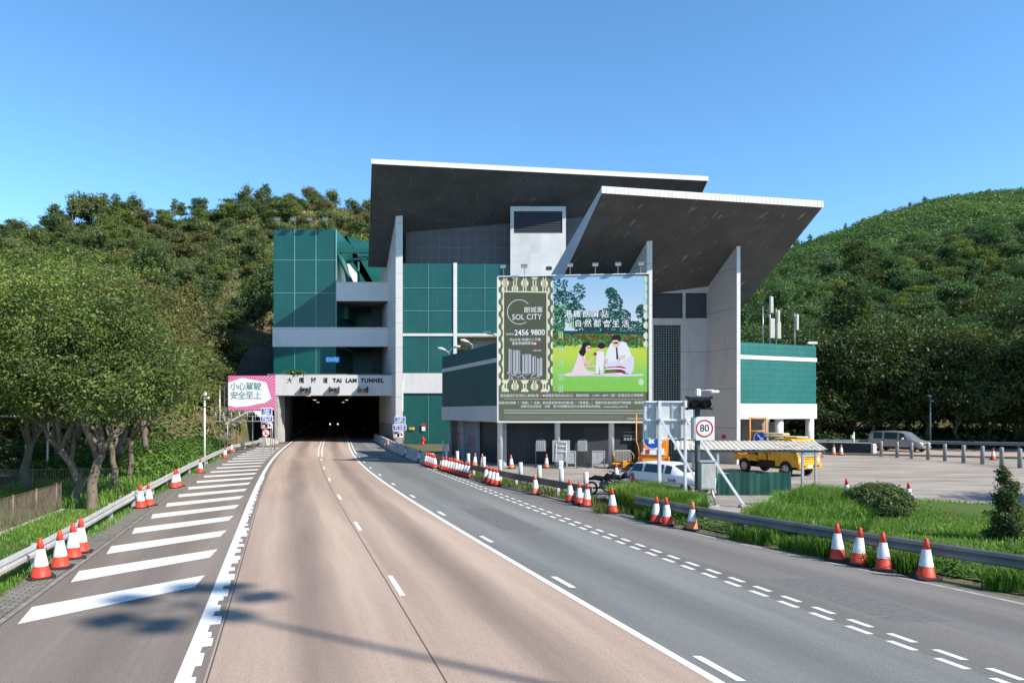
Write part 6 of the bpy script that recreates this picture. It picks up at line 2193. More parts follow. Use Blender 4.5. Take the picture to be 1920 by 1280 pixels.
# orange arrow-board truck behind the sign back
at = thing("arrow_board_truck", "orange works truck seen from behind with a round blue arrow sign on its tail", "truck", (X_at(1229, 42), 42.5, 0), math.radians(-13))
mb = MB(); mb.bbox(-.85, .85, 0, 3.6, .62, 1.12, .04); mb.build("load_bed", ORG, at)
mb = MB(); mb.bbox(-.85, .85, 3.2, 5.0, .5, 1.95, .1); mb.build("cab", ORG, at)
mb = MB(); mb.bbox(-.95, .95, -.12, 0, .70, 1.02, .02); mb.build("tail_board", ORG, at)
mb = MB(); mb.bbox(-.62, .62, -.2, -.1, 1.12, 1.5, .01); bd = mb.build("chevron_board", SIGNW, at)
mb = MB(); mb.box(-.5, -.24, -.215, -.205, 1.17, 1.45); mb.box(.2, .46, -.215, -.205, 1.17, 1.45); mb.build("red_square", RED, bd)
mb = MB(); mb.disc((-.05, -.22, 2.05), .58, n=36); dd = mb.build("arrow_disc", SIGNW, at)
mb = MB(); mb.disc((-.05, -.226, 2.05), .53, n=36); mb.build("disc_face", BLUE, dd)
mb = MB(Matrix.Translation((-.05, 0, 2.05)) @ Matrix.Rotation(math.radians(45), 4, 'Y')); mb.add([(-.09, -.232, .36), (-.09, -.232, -.06), (-.25, -.232, -.06), (0, -.232, -.36), (.25, -.232, -.06), (.09, -.232, -.06), (.09, -.232, .36)], [(0, 1, 2, 3, 4, 5, 6)]); mb.build("arrow", SIGNW, dd)
mb = MB()
mb.path([(-.85, -.1, 1.0), (-.95, -.1, 1.7), (-1.05, -.1, 1.9), (-1.05, -.1, 3.6)], .04, 6); mb.path([(.85, -.1, 1.0), (.85, -.1, 3.2)], .04, 6)
mb.build("light_frame", ORG, at)
for sgn in (-1, 1):
    wheel(at, sgn * .78, .9, .4, .24, sgn) if False else None
    mb = MB(); mb.path([(sgn * .95, .9, .4), (sgn * .65, .9, .4)], .4, 20); mb.build("wheel", RUBBER, at)
    mb = MB(); mb.bbox(sgn * .78 - .1, sgn * .78 + .1, -.135, -.12, .75, .9, .01); mb.build("tail_light", RED, at)

# bus coming out of the depth of the tunnel, headlights on
bs = thing("oncoming_bus", "dim vehicle with its headlights on deep inside the tunnel", "bus", (X_at(626, 150), 150, 0))
mb = MB(); mb.bbox(-1.2, 1.2, 0, 8, .4, 3.1, .1); bo = mb.build("body", mat("bus_paint", (.25, .14, .07), .4), bs)
mb = MB(); mb.box(-1.05, 1.05, -.01, -.004, 1.5, 2.7); mb.build("windscreen", GLASS, bs)
HL = mat("headlight_on", (1, 1, 1), .3, emit=((1, .85, .6), 2))
for sgn in (-1, 1):
    mb = MB(); mb.disc((sgn * .85, -.02, .95), .13, n=12); mb.build("headlight", HL, bs)

# far rail and bollards on the right
rail("guardrail", [(26.5, 68.6), (34.5, 69.0), (40.5, 66.0), (50, 60.5), (80, 48)], .95, "grey guardrail on the far side of the back road behind the van", m=mat("dull_blue_grey_rail", (.12, .14, .16), .5), side=1, post_gap=4)
mb = MB(); mb.path([(0, 0, 0), (0, 0, 1.25), (0, 0, 1.3)], [.13, .13, .10], 14)
b1 = mb.build("grey_bollard", mat("bollard_grey", (.22, .23, .235), .6, noise=(3, .2)))
bpx = [(1652, 855), (1682, 857), (1709, 859), (1740, 861), (1771.6, 863.5), (1806.6, 867), (1842, 869.5), (1878, 873), (1912, 876.5)]
for i, (px, py) in enumerate(bpx):
    g = G(px, py + .5)
    o = b1 if i == 0 else b1.copy()
    if i:
        COL.objects.link(o)
    o.location = (g.x, g.y, .0)
    tag(o, "leftmost grey bollard on the back kerb" if i == 0 else "grey bollard in the row on the back kerb, right of the van's wheels" if i > 3 else "grey bollard on the back kerb before the passing van", "bollard", "bollards on the back kerb")
# dark barrier with white cap left of the bollards
g0, g1 = G(1548, 848.5), G(1634, 852)
t = thing("barrier_wall", "low dark barrier with a white top rail beside the annex", "barrier", (0, 0, 0))
mb = MB(); mb.prism([(g0.x, g0.y), (g1.x, g1.y), (g1.x, g1.y + .25), (g0.x, g0.y + .25)], 0, .95); mb.build("barrier_panel", mat("barrier_dark", (.035, .04, .045), .6), t)
mb = MB(); mb.prism([(g0.x - 1, g0.y - .05), (g1.x, g1.y - .05), (g1.x + .1, g1.y + .3), (g0.x - 1, g0.y + .3)], .955, 1.03); mb.build("top_rail", WHITE, t)
mb = MB(); mb.bbox(g1.x - .1, g1.x + .25, g1.y - .4, g1.y - .06, 0, .95, .05); mb.build("end_post", WHITE, t)
p = thing("marker_post", "white marker post with a yellow box above the dark low barrier", "post", (X_at(1601, 62), 62, 0))
mb = MB(); mb.tube((0, 0, 0), (0, 0, Z_at(810, 62)), .06, n=8); mb.build("pole", WHITE, p)
mb = MB(); mb.bbox(-.25, -.05, -.1, .1, Z_at(822, 62), Z_at(815, 62), .03); mb.build("lamp_box", mat("dull_yellow", (.5, .42, .2), .5), p)
# little white shed canopy behind the pink billboard
t = thing("white_canopy", "small white peaked canopy half hidden by shrubs under the pink billboard", "canopy", (X_at(463, 72), 72, 0))
t.scale = (.60, .8, .92)
mb = MB()
mb.add([(-3.8, 0, 2.7), (0.2, 0, 4.15), (1.2, 0, 4.1), (3.4, 0, 2.9), (-3.8, 3, 2.7), (0.2, 3, 4.15), (1.2, 3, 4.1), (3.4, 3, 2.9)], [(0, 4, 5, 1), (1, 5, 6, 2), (2, 6, 7, 3)])
mb.add([(-3.8, 0, 2.55), (0.2, 0, 4.0), (1.2, 0, 3.95), (3.4, 0, 2.75), (-3.8, 0, 2.7), (0.2, 0, 4.15), (1.2, 0, 4.1), (3.4, 0, 2.9)], [(0, 1, 5, 4), (1, 2, 6, 5), (2, 3, 7, 6)])
mb.build("canopy_roof", mat("canopy_white", (.6, .6, .58), .6, noise=(1, .1)), t)
for x in (-3.4, 3.1):
    for y in (.1, 2.9):
        mb = MB(); mb.tube((x, y, 0), (x, y, 2.85), .06, n=6); mb.build("canopy_leg", GALV, t)
# ------------------------------------------------------------------ vegetation
def leaf_quads(P, Nn, L, Wd, rs, twist=None):
    """P (n,3) centres, Nn (n,3) leaf normals, lengths L, widths Wd -> verts (4n,3)"""
    n = len(P)
    r = rs.normal(size=(n, 3))
    a = np.cross(Nn, r)
    a /= np.linalg.norm(a, axis=1, keepdims=True) + 1e-9
    b = np.cross(Nn, a)
    a *= (L / 2)[:, None]
    b *= (Wd / 2)[:, None]
    V = np.stack([P - a, P + b * 1.0, P + a, P - b * 1.0], 1)
    return V.reshape(-1, 3)


def crown(name, lobes, nclump, per, clump_r, leaf, seed, m, hollow=.55, ret='mesh', up=.5, jit=.16):
    """leaf clumps set through the outer part of several ellipsoid lobes: uneven outline with gaps"""
    rs = np.random.RandomState(seed)
    lobes = np.array(lobes, float)                      # cx cy cz rx ry rz
    vol = lobes[:, 3] * lobes[:, 4] * lobes[:, 5]
    w = vol ** .67
    li = rs.choice(len(lobes), nclump, p=w / w.sum())
    d = rs.normal(size=(nclump, 3))
    d /= np.linalg.norm(d, axis=1, keepdims=True)
    rr_ = (hollow + (1 - hollow) * rs.rand(nclump) ** .7)[:, None] * (1 + jit * rs.normal(size=(nclump, 1)))
    C = lobes[li, :3] + d * lobes[li, 3:] * rr_
    cr = clump_r * rs.uniform(.55, 1.35, nclump)
    tint = np.clip(.40 + .15 * rs.normal(size=nclump) + .10 * np.sin(C[:, 0] * 1.1 + seed) * np.cos(C[:, 1] * .9), 0, 1)
    k = np.repeat(np.arange(nclump), per)
    off = rs.normal(size=(nclump * per, 3)) * cr[k][:, None] * np.array([.62, .62, .42])
    P = C[k] + off
    Nn = rs.normal(size=P.shape) * .75 + d[k] * .55 + np.array([0, 0, up])
    Nn /= np.linalg.norm(Nn, axis=1, keepdims=True)
    L = leaf * rs.uniform(.6, 1.35, len(P))
    V = leaf_quads(P, Nn, L, L * rs.uniform(.35, .6, len(P)), rs)
    T = np.clip(tint[k] + .13 * rs.normal(size=len(P)), 0, 1)
    return V, np.repeat(T, 4), C


def crown_obj(name, args, m, parent, kind=None):
    V, T, C = crown(name, *args[0], **args[1])
    q = np.arange(len(V)).reshape(-1, 4)
    return np_mesh(name, V, q, m, {"tint": T}, parent=parent, kind=kind), C


def bent(p0, p1, r0, r1, rg_, amp=.12, n=6):
    p0, p1 = Vector(p0), Vector(p1)
    L = (p1 - p0).length
    pts, rs_ = [p0], [r0]
    o = Vector((0, 0, 0))
    for k in range(1, n):
        o += Vector((rg_.uniform(-1, 1), rg_.uniform(-1, 1), rg_.uniform(-.3, .3))) * L * amp * .35
        t = k / n
        pts.append(p0.lerp(p1, t) + o * math.sin(math.pi * t) * 1.3)
        rs_.append(r0 + (r1 - r0) * t)
    return pts + [p1], rs_ + [r1]


def make_tree(label, loc, h, rad, seed, m, bark, trunk_r=.25, lean=(0, 0), lobes_n=6, nclump=420, per=26, leaf=.22, clump=.55, fork=.35, base_crown=.35, group=None, name="broadleaf_tree", limbs=5, flat=.62):
    rg_ = random.Random(seed)
    t = thing(name, label, "tree", loc, 0, group)
    lob = []
    for k in range(lobes_n):
        a = 2 * math.pi * k / lobes_n + rg_.uniform(-.4, .4)
        r_ = rad * rg_.uniform(.35, .68)
        z = h * rg_.uniform(base_crown + .15, .86)
        s_ = rad * rg_.uniform(.42, .68)
        lob.append((lean[0] + r_ * math.cos(a), lean[1] + r_ * math.sin(a), z, s_, s_, s_ * flat * rg_.uniform(.8, 1.15)))
    lob.append((lean[0], lean[1], h * .80, rad * .6, rad * .6, h * .2))
    lob.append((lean[0] * .8, lean[1] * .8, h * .58, rad * .75, rad * .75, h * .16))
    ob, C = crown_obj("crown", ((lob, nclump, per, clump, leaf, seed, m), {}), m, t)
    mb = MB()
    fz = h * fork
    fp = Vector((lean[0] * .45 + rg_.uniform(-.15, .15), lean[1] * .45, fz))
    pts, rs_ = bent((0, 0, -.3), fp, trunk_r * 1.15, trunk_r * .78, rg_, .18, 6)
    rs_[0] = trunk_r * 1.6
    mb.path(pts, rs_, 10)
    for k in range(limbs):
        l_ = lob[k % len(lob)]
        tgt = Vector(l_[:3]) + Vector((0, 0, l_[5] * .3))
        st_ = pts[-1 - (k % 2)]
        q, r2_ = bent(st_, tgt, trunk_r * .55, trunk_r * .12, rg_, .30, 7)
        mb.path(q, r2_, 7)
        for j in range(3):
            s0 = q[3 + j % 3]
            e = Vector((tgt.x + rg_.uniform(-1, 1) * l_[3] * .8, tgt.y + rg_.uniform(-1, 1) * l_[4] * .8, tgt.z + rg_.uniform(-.2, .8) * l_[5]))
            qq, r3 = bent(s0, e, trunk_r * .22, trunk_r * .05, rg_, .25, 5)
            mb.path(qq, r3, 5)
    mb.build("trunk", bark, t)
    return t


# -- near belt on the left: big trees that lean over the verge
GL = "trees of the left roadside belt"
near = [
    ("leaning tree with a crooked trunk behind the bar fence, its crown bright green", (-17.3, 27.6, 0), 9.3, 3.3, 21, LEAF_G, .17, (-1.8, .2)),
    ("forked tree standing closest to the left guardrail", (-16.3, 26.8, 0), 8.9, 3.0, 22, LEAF_G, .19, (.5, .8)),
    ("twisted twin-stemmed tree behind the forked one", (-18.9, 33.0, 0), 9.6, 3.3, 23, LEAF_B, .14, (-.5, .3)),
    ("small olive tree beside the twisted twin-stemmed one", (-20.2, 36.2, 0), 9.4, 3.2, 35, LEAF_B, .14, (.5, .2)),
    ("broad green tree at the far left edge beyond the fence", (-21.8, 26.5, 0), 9.6, 4.0, 24, LEAF_G, .18, (-.5, .5)),
    ("green tree between the far left one and the leaning tree", (-22.0, 31.5, 0), 11.0, 3.8, 36, LEAF_G, .18, (.5, .5)),
    ("green tree shading the white pipe frame", (-28.0, 35.5, 0), 12.2, 5.0, 25, LEAF_G, .22, (0, 0)),
    ("olive tree in the middle of the roadside belt", (-23.0, 41.5, 0), 11.8, 4.2, 26, LEAF_B, .18, (-.2, 0)),
    ("brownish tree behind the slim lamp post", (-25.6, 48.5, 0), 13.0, 4.5, 27, LEAF_B, .2, (-.3, 0)),
    ("olive brown tree nearest the pink billboard", (-31.0, 55.5, 0), 14.6, 4.6, 28, LEAF_B, .22, (-.3, 0)),
    ("tall green tree rising behind the belt at left", (-33.5, 44.0, 0), 14.5, 6.0, 29, LEAF_G, .28, (0, 0)),
    ("tall green tree rising in the middle behind the belt", (-29.5, 45.0, 0), 14.2, 4.6, 37, LEAF_G, .24, (0, 0)),
    ("tall brownish tree rising behind the belt", (-36.0, 57.0, 0), 16.4, 5.6, 30, LEAF_B, .28, (0, 0)),
    ("far tree of the belt in the shade left of the retaining wall", (-36.0, 67.0, 0), 15.5, 5.0, 31, LEAF_B, .25, (0, 0)),
    ("large tree at the back left of the belt", (-43.0, 55.0, 0), 17.0, 6.6, 32, LEAF_G, .3, (0, 0)),
    ("olive green tree at the back of the belt towards the hillside", (-46.5, 68.0, 0), 18.5, 7.0, 33, LEAF_B, .3, (0, 0)),
    ("dark leafy tree over the hidden sports ground", (-32.0, 31.5, 0), 11.5, 5.0, 34, LEAF_G, .24, (0, 0)),
]
for lb, loc, h, rad, sd, m, tr0, lean in near:
    big = loc[1] < 41 and loc[0] > -30
    make_tree(lb, loc, h, rad, sd, m, BARK_P if big else BARK, tr0, lean, lobes_n=9, nclump=1000 if big else 1000, per=46 if big else 40, leaf=.135 if big else .20, clump=.42 if big else .6, fork=.24, group=None, base_crown=.36 if big else .30, limbs=6)

# -- shared small trees for the hillside
HP = []
for i, (m, h, rad, lf, nc) in enumerate(((LEAF_H, 6.0, 2.9, .33, 260), (LEAF_G, 7.4, 3.4, .34, 300), (LEAF_B, 5.0, 3.4, .33, 250), (LEAF_H, 9.0, 3.0, .34, 280), (LEAF_D, 6.6, 3.4, .35, 280))):
    HP.append(make_tree("x", (0, 0, -50), h, rad, 60 + i, m, BARK_P, .10, (rnd.uniform(-.8, .8), rnd.uniform(-.8, .8)), lobes_n=7 + i, nclump=nc, per=26, leaf=lf, clump=.5, fork=.35, base_crown=.20, flat=.5, name="hillside_tree", limbs=4))
# sparse, thin-stemmed ridge trees with flat tops
for i in range(2):
    HP.append(make_tree("x", (0, 0, -50), 6.5, 1.6, 80 + i, LEAF_H, BARK_P, .07, (0, 0), lobes_n=3, nclump=60, per=16, leaf=.4, clump=.5, fork=.5, base_crown=.55, name="ridge_tree", limbs=5, flat=.35))
HUSED = set()


def place(k, x, y, z, s, rz, label, group):
    p = HP[k]
    if k not in HUSED:
        HUSED.add(k)
        o = p
        KIDS_OF(o)
    else:
        o = copy_tree(p)
    o.location = (x, y, z)
    o.rotation_euler = (0, 0, rz)
    o.scale = (s * rg.uniform(.8, 1.35), s * rg.uniform(.8, 1.2), s * rg.uniform(.7, 1.3))
    tag(o, label, "tree", group)


rg = random.Random(77)
ci = [0, 1, 2, 3, 4]
pts = []
tries = 0
while len(pts) < 255 and tries < 20000:
    tries += 1
    px = rg.uniform(-60, 700)
    b = float(np.interp(px, RID_PX, BAS_D)); r_ = float(np.interp(px, RID_PX, RID_D))
    t_ = rg.random() ** .85
    D = b + (r_ - b) * t_
    x = (px - 960) / F * D
    if px > 500 and D < 100:
        continue
    # bare scar on the slope beside the block
    if 400 < px < 512 and t_ < .45 and rg.random() < .75:
        continue
    if any((x - q[0]) ** 2 + (D - q[1]) ** 2 < (2.2 + .008 * D) ** 2 for q in pts):
        continue
    pts.append((x, D))
    z = float(hill_z(np.array([px]), np.array([D]))[0])
    k = rg.choices(ci, (5, 2.2, 2.4, 2, .8))[0]
    sc = rg.uniform(.35, .75) if t_ > .4 else rg.uniform(.5, 1.0)
    lab = ("scrubby tree high on the left hillside" if t_ > .6 else "bushy tree on the left hillside above the belt")
    place(k, x, D, z - .3, sc, rg.uniform(0, 6.28), lab, "trees on the left hillside" if t_ <= .6 else "trees near the left ridge")
for i in range(34):
    px = rg.uniform(60, 560) if i % 4 else rg.uniform(120, 260)
    D = float(np.interp(px, RID_PX, RID_D)) * rg.uniform(.97, 1.0)
    place(5 + i % 2, (px - 960) / F * D, D, float(hill_z(np.array([px]), np.array([D]))[0]) - .3, rg.uniform(.55, 1.0), rg.uniform(0, 6.28), "thin-stemmed tree standing against the sky on the left ridge", "thin trees on the left ridge")

# -- dark trees behind the back road at the right
rg = random.Random(99)
RT = []
for i, (h, rad) in enumerate(((11.5, 5.0), (12.5, 5.6), (10.0, 4.6))):
    RT.append(make_tree("x", (0, 0, -50), h, rad, 120 + i, LEAF_D, BARK_P, .22, (rg.uniform(-.5, .5), 0), lobes_n=7, nclump=620, per=28, leaf=.34, clump=.75, fork=.22, base_crown=.12, name="dark_tree", limbs=6))
RTU = set()
spots = []
for row, (yy, n_) in enumerate(((77, 11), (84, 11), (92, 11), (101, 10))):
    for k in range(n_):
        px = 1395 + (1990 - 1395) * (k + rg.uniform(.2, .8)) / n_
        y = yy + rg.uniform(-2, 2) - (px - 1400) / 600 * 5
        spots.append((X_at(px, y), y, row, px))
# trees outside the right edge, they shade the belt and the yard
for k in range(9):
    spots.append((56 + k * 3.6 + rg.uniform(-1, 1), 66 - k * 3.4 + rg.uniform(-1, 1), 4, 0))
for k in range(5):
    spots.append((31 + k * 3.4, 24 - k * 2.9, 5, 0))
for i, (x, y, row, px) in enumerate(spots):
    k = i % 3
    if k not in RTU:
        RTU.add(k); o = RT[k]; KIDS_OF(o)
    else:
        o = copy_tree(RT[k])
    s_ = rg.uniform(.85, 1.12) + .06 * row if row < 4 else rg.uniform(1.1, 1.35) if row == 4 else rg.uniform(.75, .95)
    o.location = (x, y, 0 if row < 3 else .5)
    o.rotation_euler = (0, 0, rg.uniform(0, 6.28))
    o.scale = (s_,) * 3
    lab = ("dark tree in the front row behind the back road", "dark tree in the second row behind the back road", "dark tree in the third row behind the back road", "dark tree at the foot of the right hill", "tall dark tree beyond the right edge of the yard", "dark tree beside the yard outside the view")[row]
    tag(o, lab, "tree", ("front row of dark trees", "second row of dark trees", "third row of dark trees", "trees at the foot of the right hill", "trees beyond the right edge", "trees beside the yard")[row])

# -- trees on the lower right hill, one object each
HPR = []
for i, (m, h, rad, nc) in enumerate(((LEAF_R, 7.0, 3.2, 280), (LEAF_R, 8.5, 3.6, 300), (LEAF_D, 7.0, 3.4, 280), (LEAF_G, 6.5, 3.2, 260))):
    HPR.append(make_tree("x", (0, 0, -50), h, rad, 160 + i, m, BARK_P, .12, (rnd.uniform(-.8, .8), 0), lobes_n=7 + i, nclump=nc, per=26, leaf=.36, clump=.55, fork=.3, base_crown=.18, name="woodland_tree", limbs=4, flat=.55))
HRU = set()


def place_r(k, x, y, z, s, rz, label, group):
    if k not in HRU:
        HRU.add(k); o = HPR[k]; KIDS_OF(o)
    else:
        o = copy_tree(HPR[k])
    o.location = (x, y, z)
    o.rotation_euler = (0, 0, rz)
    o.scale = (s * rg.uniform(.8, 1.3), s * rg.uniform(.8, 1.2), s * rg.uniform(.7, 1.25))
    tag(o, label, "tree", group)


rg = random.Random(123)
n_ = 0
tries = 0
pts = []
while n_ < 190 and tries < 8000:
    tries += 1
    px = rg.uniform(1380, 1960)
    b = float(np.interp(px, RID_PX, BAS_D)); r_ = float(np.interp(px, RID_PX, RID_D))
    t_ = rg.uniform(.02, .42)
    D = b + (r_ - b) * t_
    x = (px - 960) / F * D
    if any((x - q[0]) ** 2 + (D - q[1]) ** 2 < 4.3 ** 2 for q in pts):
        continue
    pts.append((x, D)); n_ += 1
    place_r(rg.choices((0, 1, 2, 3), (3, 3, 2, 2))[0], x, D, float(hill_z(np.array([px]), np.array([D]))[0]) - .3, rg.uniform(.8, 1.25), rg.uniform(0, 6.28), "round-crowned tree on the lower slope of the right hill", "trees on the lower right hill")
for i in range(26):
    px = rg.uniform(1490, 1940)
    D = float(np.interp(px, RID_PX, RID_D)) * rg.uniform(.98, 1.0)
    place(5 + i % 2, (px - 960) / F * D, D, float(hill_z(np.array([px]), np.array([D]))[0]) - .3, rg.uniform(.5, 1.0), rg.uniform(0, 6.28), "small tree standing against the sky on the right ridge", "thin trees on the right ridge")
    if i < 12:
        px = rg.uniform(1700, 1940)
o = make_tree("slender feathery tall tree rising from the lower right hill", (X_at(1590, 118), 118, 3), 24, 3.6, 300, LEAF_D, BARK_P, .25, (0, 0), lobes_n=6, nclump=420, per=24, leaf=.5, clump=.8, fork=.6, base_crown=.2, name="casuarina_tree", limbs=5, flat=1.6)


def scatter(name, n, pos, s0, s1, per, leaf, m, seed, label_kind="stuff", tint_spread=.2, flat=.6, upb=.6):
    """low shrub and wood cover as one mass"""
    rs = np.random.RandomState(seed)
    P0, T0 = pos(n, rs)
    n = len(P0)
    S = rs.uniform(s0, s1, n)
    k = np.repeat(np.arange(n), per)
    d = rs.normal(size=(n * per, 3)); d /= np.linalg.norm(d, axis=1, keepdims=True)
    d[:, 2] = np.abs(d[:, 2])
    rr_ = rs.uniform(.6, 1.1, n * per)[:, None]
    P = P0[k] + d * rr_ * S[k][:, None] * np.array([1, 1, flat])
    Nn = d + rs.normal(size=d.shape) * .5 + np.array([0, 0, upb]); Nn /= np.linalg.norm(Nn, axis=1, keepdims=True)
    L = leaf * S[k] * rs.uniform(.6, 1.4, n * per)
    V = leaf_quads(P, Nn, L, L * rs.uniform(.4, .7, n * per), rs)
    T = np.clip(T0[k] + tint_spread * .6 * rs.normal(size=n * per), 0, 1)
    return np_mesh(name, V, np.arange(len(V)).reshape(-1, 4), m, {"tint": np.repeat(T, 4)}, kind=label_kind)


def hill_pos(px0, px1, t0, t1, pw=1.0, gap=None):
    def f(n, rs):
        px = rs.uniform(px0, px1, n)
        b = np.interp(px, RID_PX, BAS_D); r_ = np.interp(px, RID_PX, RID_D)
        t = t0 + (t1 - t0) * rs.rand(n) ** pw
        D = b + (r_ - b) * t
        x = (px - 960) / F * D
        z = hill_z(px, D)
        T = .42 + .34 * vnoise(x, D, .05, 9) + .22 * vnoise(x, D, .22, 19) + .12 * rs.normal(size=n)
        P = np.stack([x, D, z - .2], 1)
        if gap:
            keep = ~gap(px, t, rs)
            return P[keep], T[keep]
        return P, T
    return f


def scar(px, t, rs):
    nz = vnoise(px * .05, t * 9, 1.0, 3)
    return (px > 400) & (px < 520) & (t < .55) & (nz > -.1) & (rs.rand(len(px)) < .72)


tag(scatter("hillside_shrubs", 13000, hill_pos(-80, 740, .0, 1.02, 1.0, scar), .4, 1.9, 34, .26, LEAF_H, 5), "low scrub covering the left hillside", "shrubs", None, "stuff")
tag(scatter("far_woodland", 10000, hill_pos(1330, 1990, .30, 1.01, .8), 1.2, 4.6, 52, .26, LEAF_R, 6, flat=.95), "unbroken scrub and woodland over the far right hill", "woodland", None, "stuff")
tag(scatter("foothill_shrubs", 1600, hill_pos(1360, 1990, .0, .35), .8, 2.0, 34, .3, LEAF_D, 7), "undergrowth at the foot of the right hill", "shrubs", None, "stuff")


def area_pos(fn, tn=.45, clumpy=.25):
    def f(n, rs):
        P = fn(n, rs)
        T = tn + clumpy * vnoise(P[:, 0], P[:, 1], .9, 12) + .12 * rs.normal(size=len(P))
        return P, T
    return f


def left_bank(y0, y1, w0, w1, z=0.0):
    def f(n, rs):
        y = rs.uniform(y0, y1, n)
        xr = np.interp(y, [p[1] for p in LR], [p[0] for p in LR])
        x = xr - w0 - (w1 - w0) * rs.rand(n)
        return np.stack([x, y, np.full(n, z)], 1)
    return f


tag(scatter("roadside_shrubs", 620, area_pos(left_bank(37, 61, 1.8, 8.0, .2)), .5, 1.35, 120, .17, LEAF_S, 15, flat=.9), "flowering shrubs along the left bank behind the guardrail", "shrubs", None, "stuff")
tag(scatter("roadside_shrubs", 260, area_pos(lambda n, rs: (lambda y: np.stack([np.interp(y, [62, 76], [-27.0, -30.0]) - 6.0 * rs.rand(n) ** 1.2 - 1.2, y, np.zeros(n)], 1))(rs.uniform(60, 76, n))), .4, 1.3, 110, .17, LEAF_S, 18, flat=.95), "leafy shrubs at the foot of the pink billboard", "shrubs", None, "stuff")
tag(scatter("understorey", 360, area_pos(lambda n, rs: np.stack([rs.uniform(-60, -32, n), rs.uniform(30, 72, n), np.zeros(n)], 1)), .8, 2.2, 90, .2, LEAF_D, 16, flat=.9), "dark undergrowth beneath the left belt of trees", "shrubs", None, "stuff")
tag(scatter("understorey", 620, area_pos(lambda n, rs: np.stack([rs.uniform(27, 78, n), rs.uniform(69.5, 104, n), np.zeros(n)], 1)), .8, 2.4, 90, .2, LEAF_D, 17, flat=.9), "dark undergrowth behind the back road guardrail", "shrubs", None, "stuff")


# ---- grass
def blades(name, P, h0, h1, wd, m, seed, label, tint=None, bend=.45, wind=(0.0, 0.0)):
    rs = np.random.RandomState(seed)
    n = len(P)
    a = rs.uniform(0, 2 * math.pi, n)
    h = rs.uniform(h0, h1, n)
    if P.shape[1] > 3:
        h = h * P[:, 3]
    lean = rs.uniform(.1, 1, n) * bend * h
    dx, dy = np.cos(a), np.sin(a)
    w = wd * rs.uniform(.6, 1.3, n)
    base = P[:, :3]
    sx_, sy_ = -dy * w / 2, dx * w / 2
    Z = np.zeros(n)
    v0 = base + np.stack([sx_, sy_, Z], 1)
    v1 = base - np.stack([sx_, sy_, Z], 1)
    mid = base + np.stack([dx * lean * .35 + wind[0] * h * .3, dy * lean * .35 + wind[1] * h * .3, h * .62], 1)
    v2 = mid - np.stack([sx_, sy_, Z], 1) * .75
    v3 = mid + np.stack([sx_, sy_, Z], 1) * .75
    tip = base + np.stack([dx * lean + wind[0] * h, dy * lean + wind[1] * h, h * (1 - .25 * bend)], 1)
    v4 = tip
    v5 = tip + .002
    V = np.stack([v0, v1, v2, v3, v4, v5], 1).reshape(-1, 3)
    i = np.arange(n)[:, None] * 6
    q = np.concatenate([i + np.array([[0, 1, 2, 3]]), i + np.array([[3, 2, 4, 5]])], 0)
    T = np.clip((.45 if tint is None else tint) + .17 * rs.normal(size=n), 0, 1)
    o = np_mesh(name, V, q, m, {"tint": np.repeat(T, 6)})
    return tag(o, label, "grass", None, "stuff")


def in_poly(x, y, poly_):
    r = np.zeros(len(x), bool)
    n = len(poly_)
    for i in range(n):
        x0, y0 = poly_[i]; x1, y1 = poly_[(i + 1) % n]
        c = ((y0 > y) != (y1 > y)) & (x < (x1 - x0) * (y - y0) / (y1 - y0 + 1e-12) + x0)
        r ^= c
    return r


def fill(poly_, n, rs, z=0.0):
    xs = [p[0] for p in poly_]; ys = [p[1] for p in poly_]
    x = rs.uniform(min(xs), max(xs), n); y = rs.uniform(min(ys), max(ys), n)
    k = in_poly(x, y, poly_)
    x, y = x[k], y[k]
    return np.stack([x, y, np.full(len(x), z)], 1)


rs = np.random.RandomState(41)
ISL = [(6.9, 21.2), (9.3, 17.4), (11.2, 14.7), (14.3, 10.9), (19.5, 5.0), (33, 5), (29.6, 20.6), (23.8, 25.3), (20.8, 26.9), (16.6, 28.9), (12.6, 29.3), (10.2, 26.4), (8.2, 24)]
P = fill(ISL, 150000, rs, .1)
hn = np.clip(.75 + .6 * vnoise(P[:, 0], P[:, 1], .55, 21), .3, 1.6)
blades("island_grass", np.column_stack([P, hn]), .10, .26, .026, GRASSM, 42, "bright green grass covering the planted island", tint=.42 + .25 * vnoise(P[:, 0], P[:, 1], .8, 22))
TALL = [(7.2, 21.9), (8.6, 19.4), (10.2, 20.0), (11.3, 22.0), (12.0, 24.5), (13.6, 26.0), (15.0, 28.0), (12.4, 28.9), (10.2, 26.9), (8.6, 23.9)]
P = fill(TALL, 52000, rs, .08)
blades("tall_grass", np.column_stack([P, np.clip(.9 + .4 * vnoise(P[:, 0], P[:, 1], .9, 23), .5, 1.4)]), .45, .95, .028, GRASSM, 43, "tall lush grass at the near end of the island before the green cloth", tint=.5 + .2 * vnoise(P[:, 0], P[:, 1], .9, 24), bend=.7, wind=(.18, 0))
CL = [(3.9, 27.6), (4.7, 25.5), (5.6, 24.0), (6.5, 23.6), (7.0, 25.6), (6.6, 28.2), (5.6, 29.6), (4.2, 29.6)]
P = fill(CL, 46000, rs, .02)
blades("tall_grass", np.column_stack([P, np.clip(.95 + .4 * vnoise(P[:, 0], P[:, 1], 1.1, 25), .5, 1.4)]), .5, 1.05, .028, GRASSM, 44, "clump of tall grass beside the motorcycles and sign post", tint=.5 + .2 * vnoise(P[:, 0], P[:, 1], .9, 26), bend=.7, wind=(.18, 0))
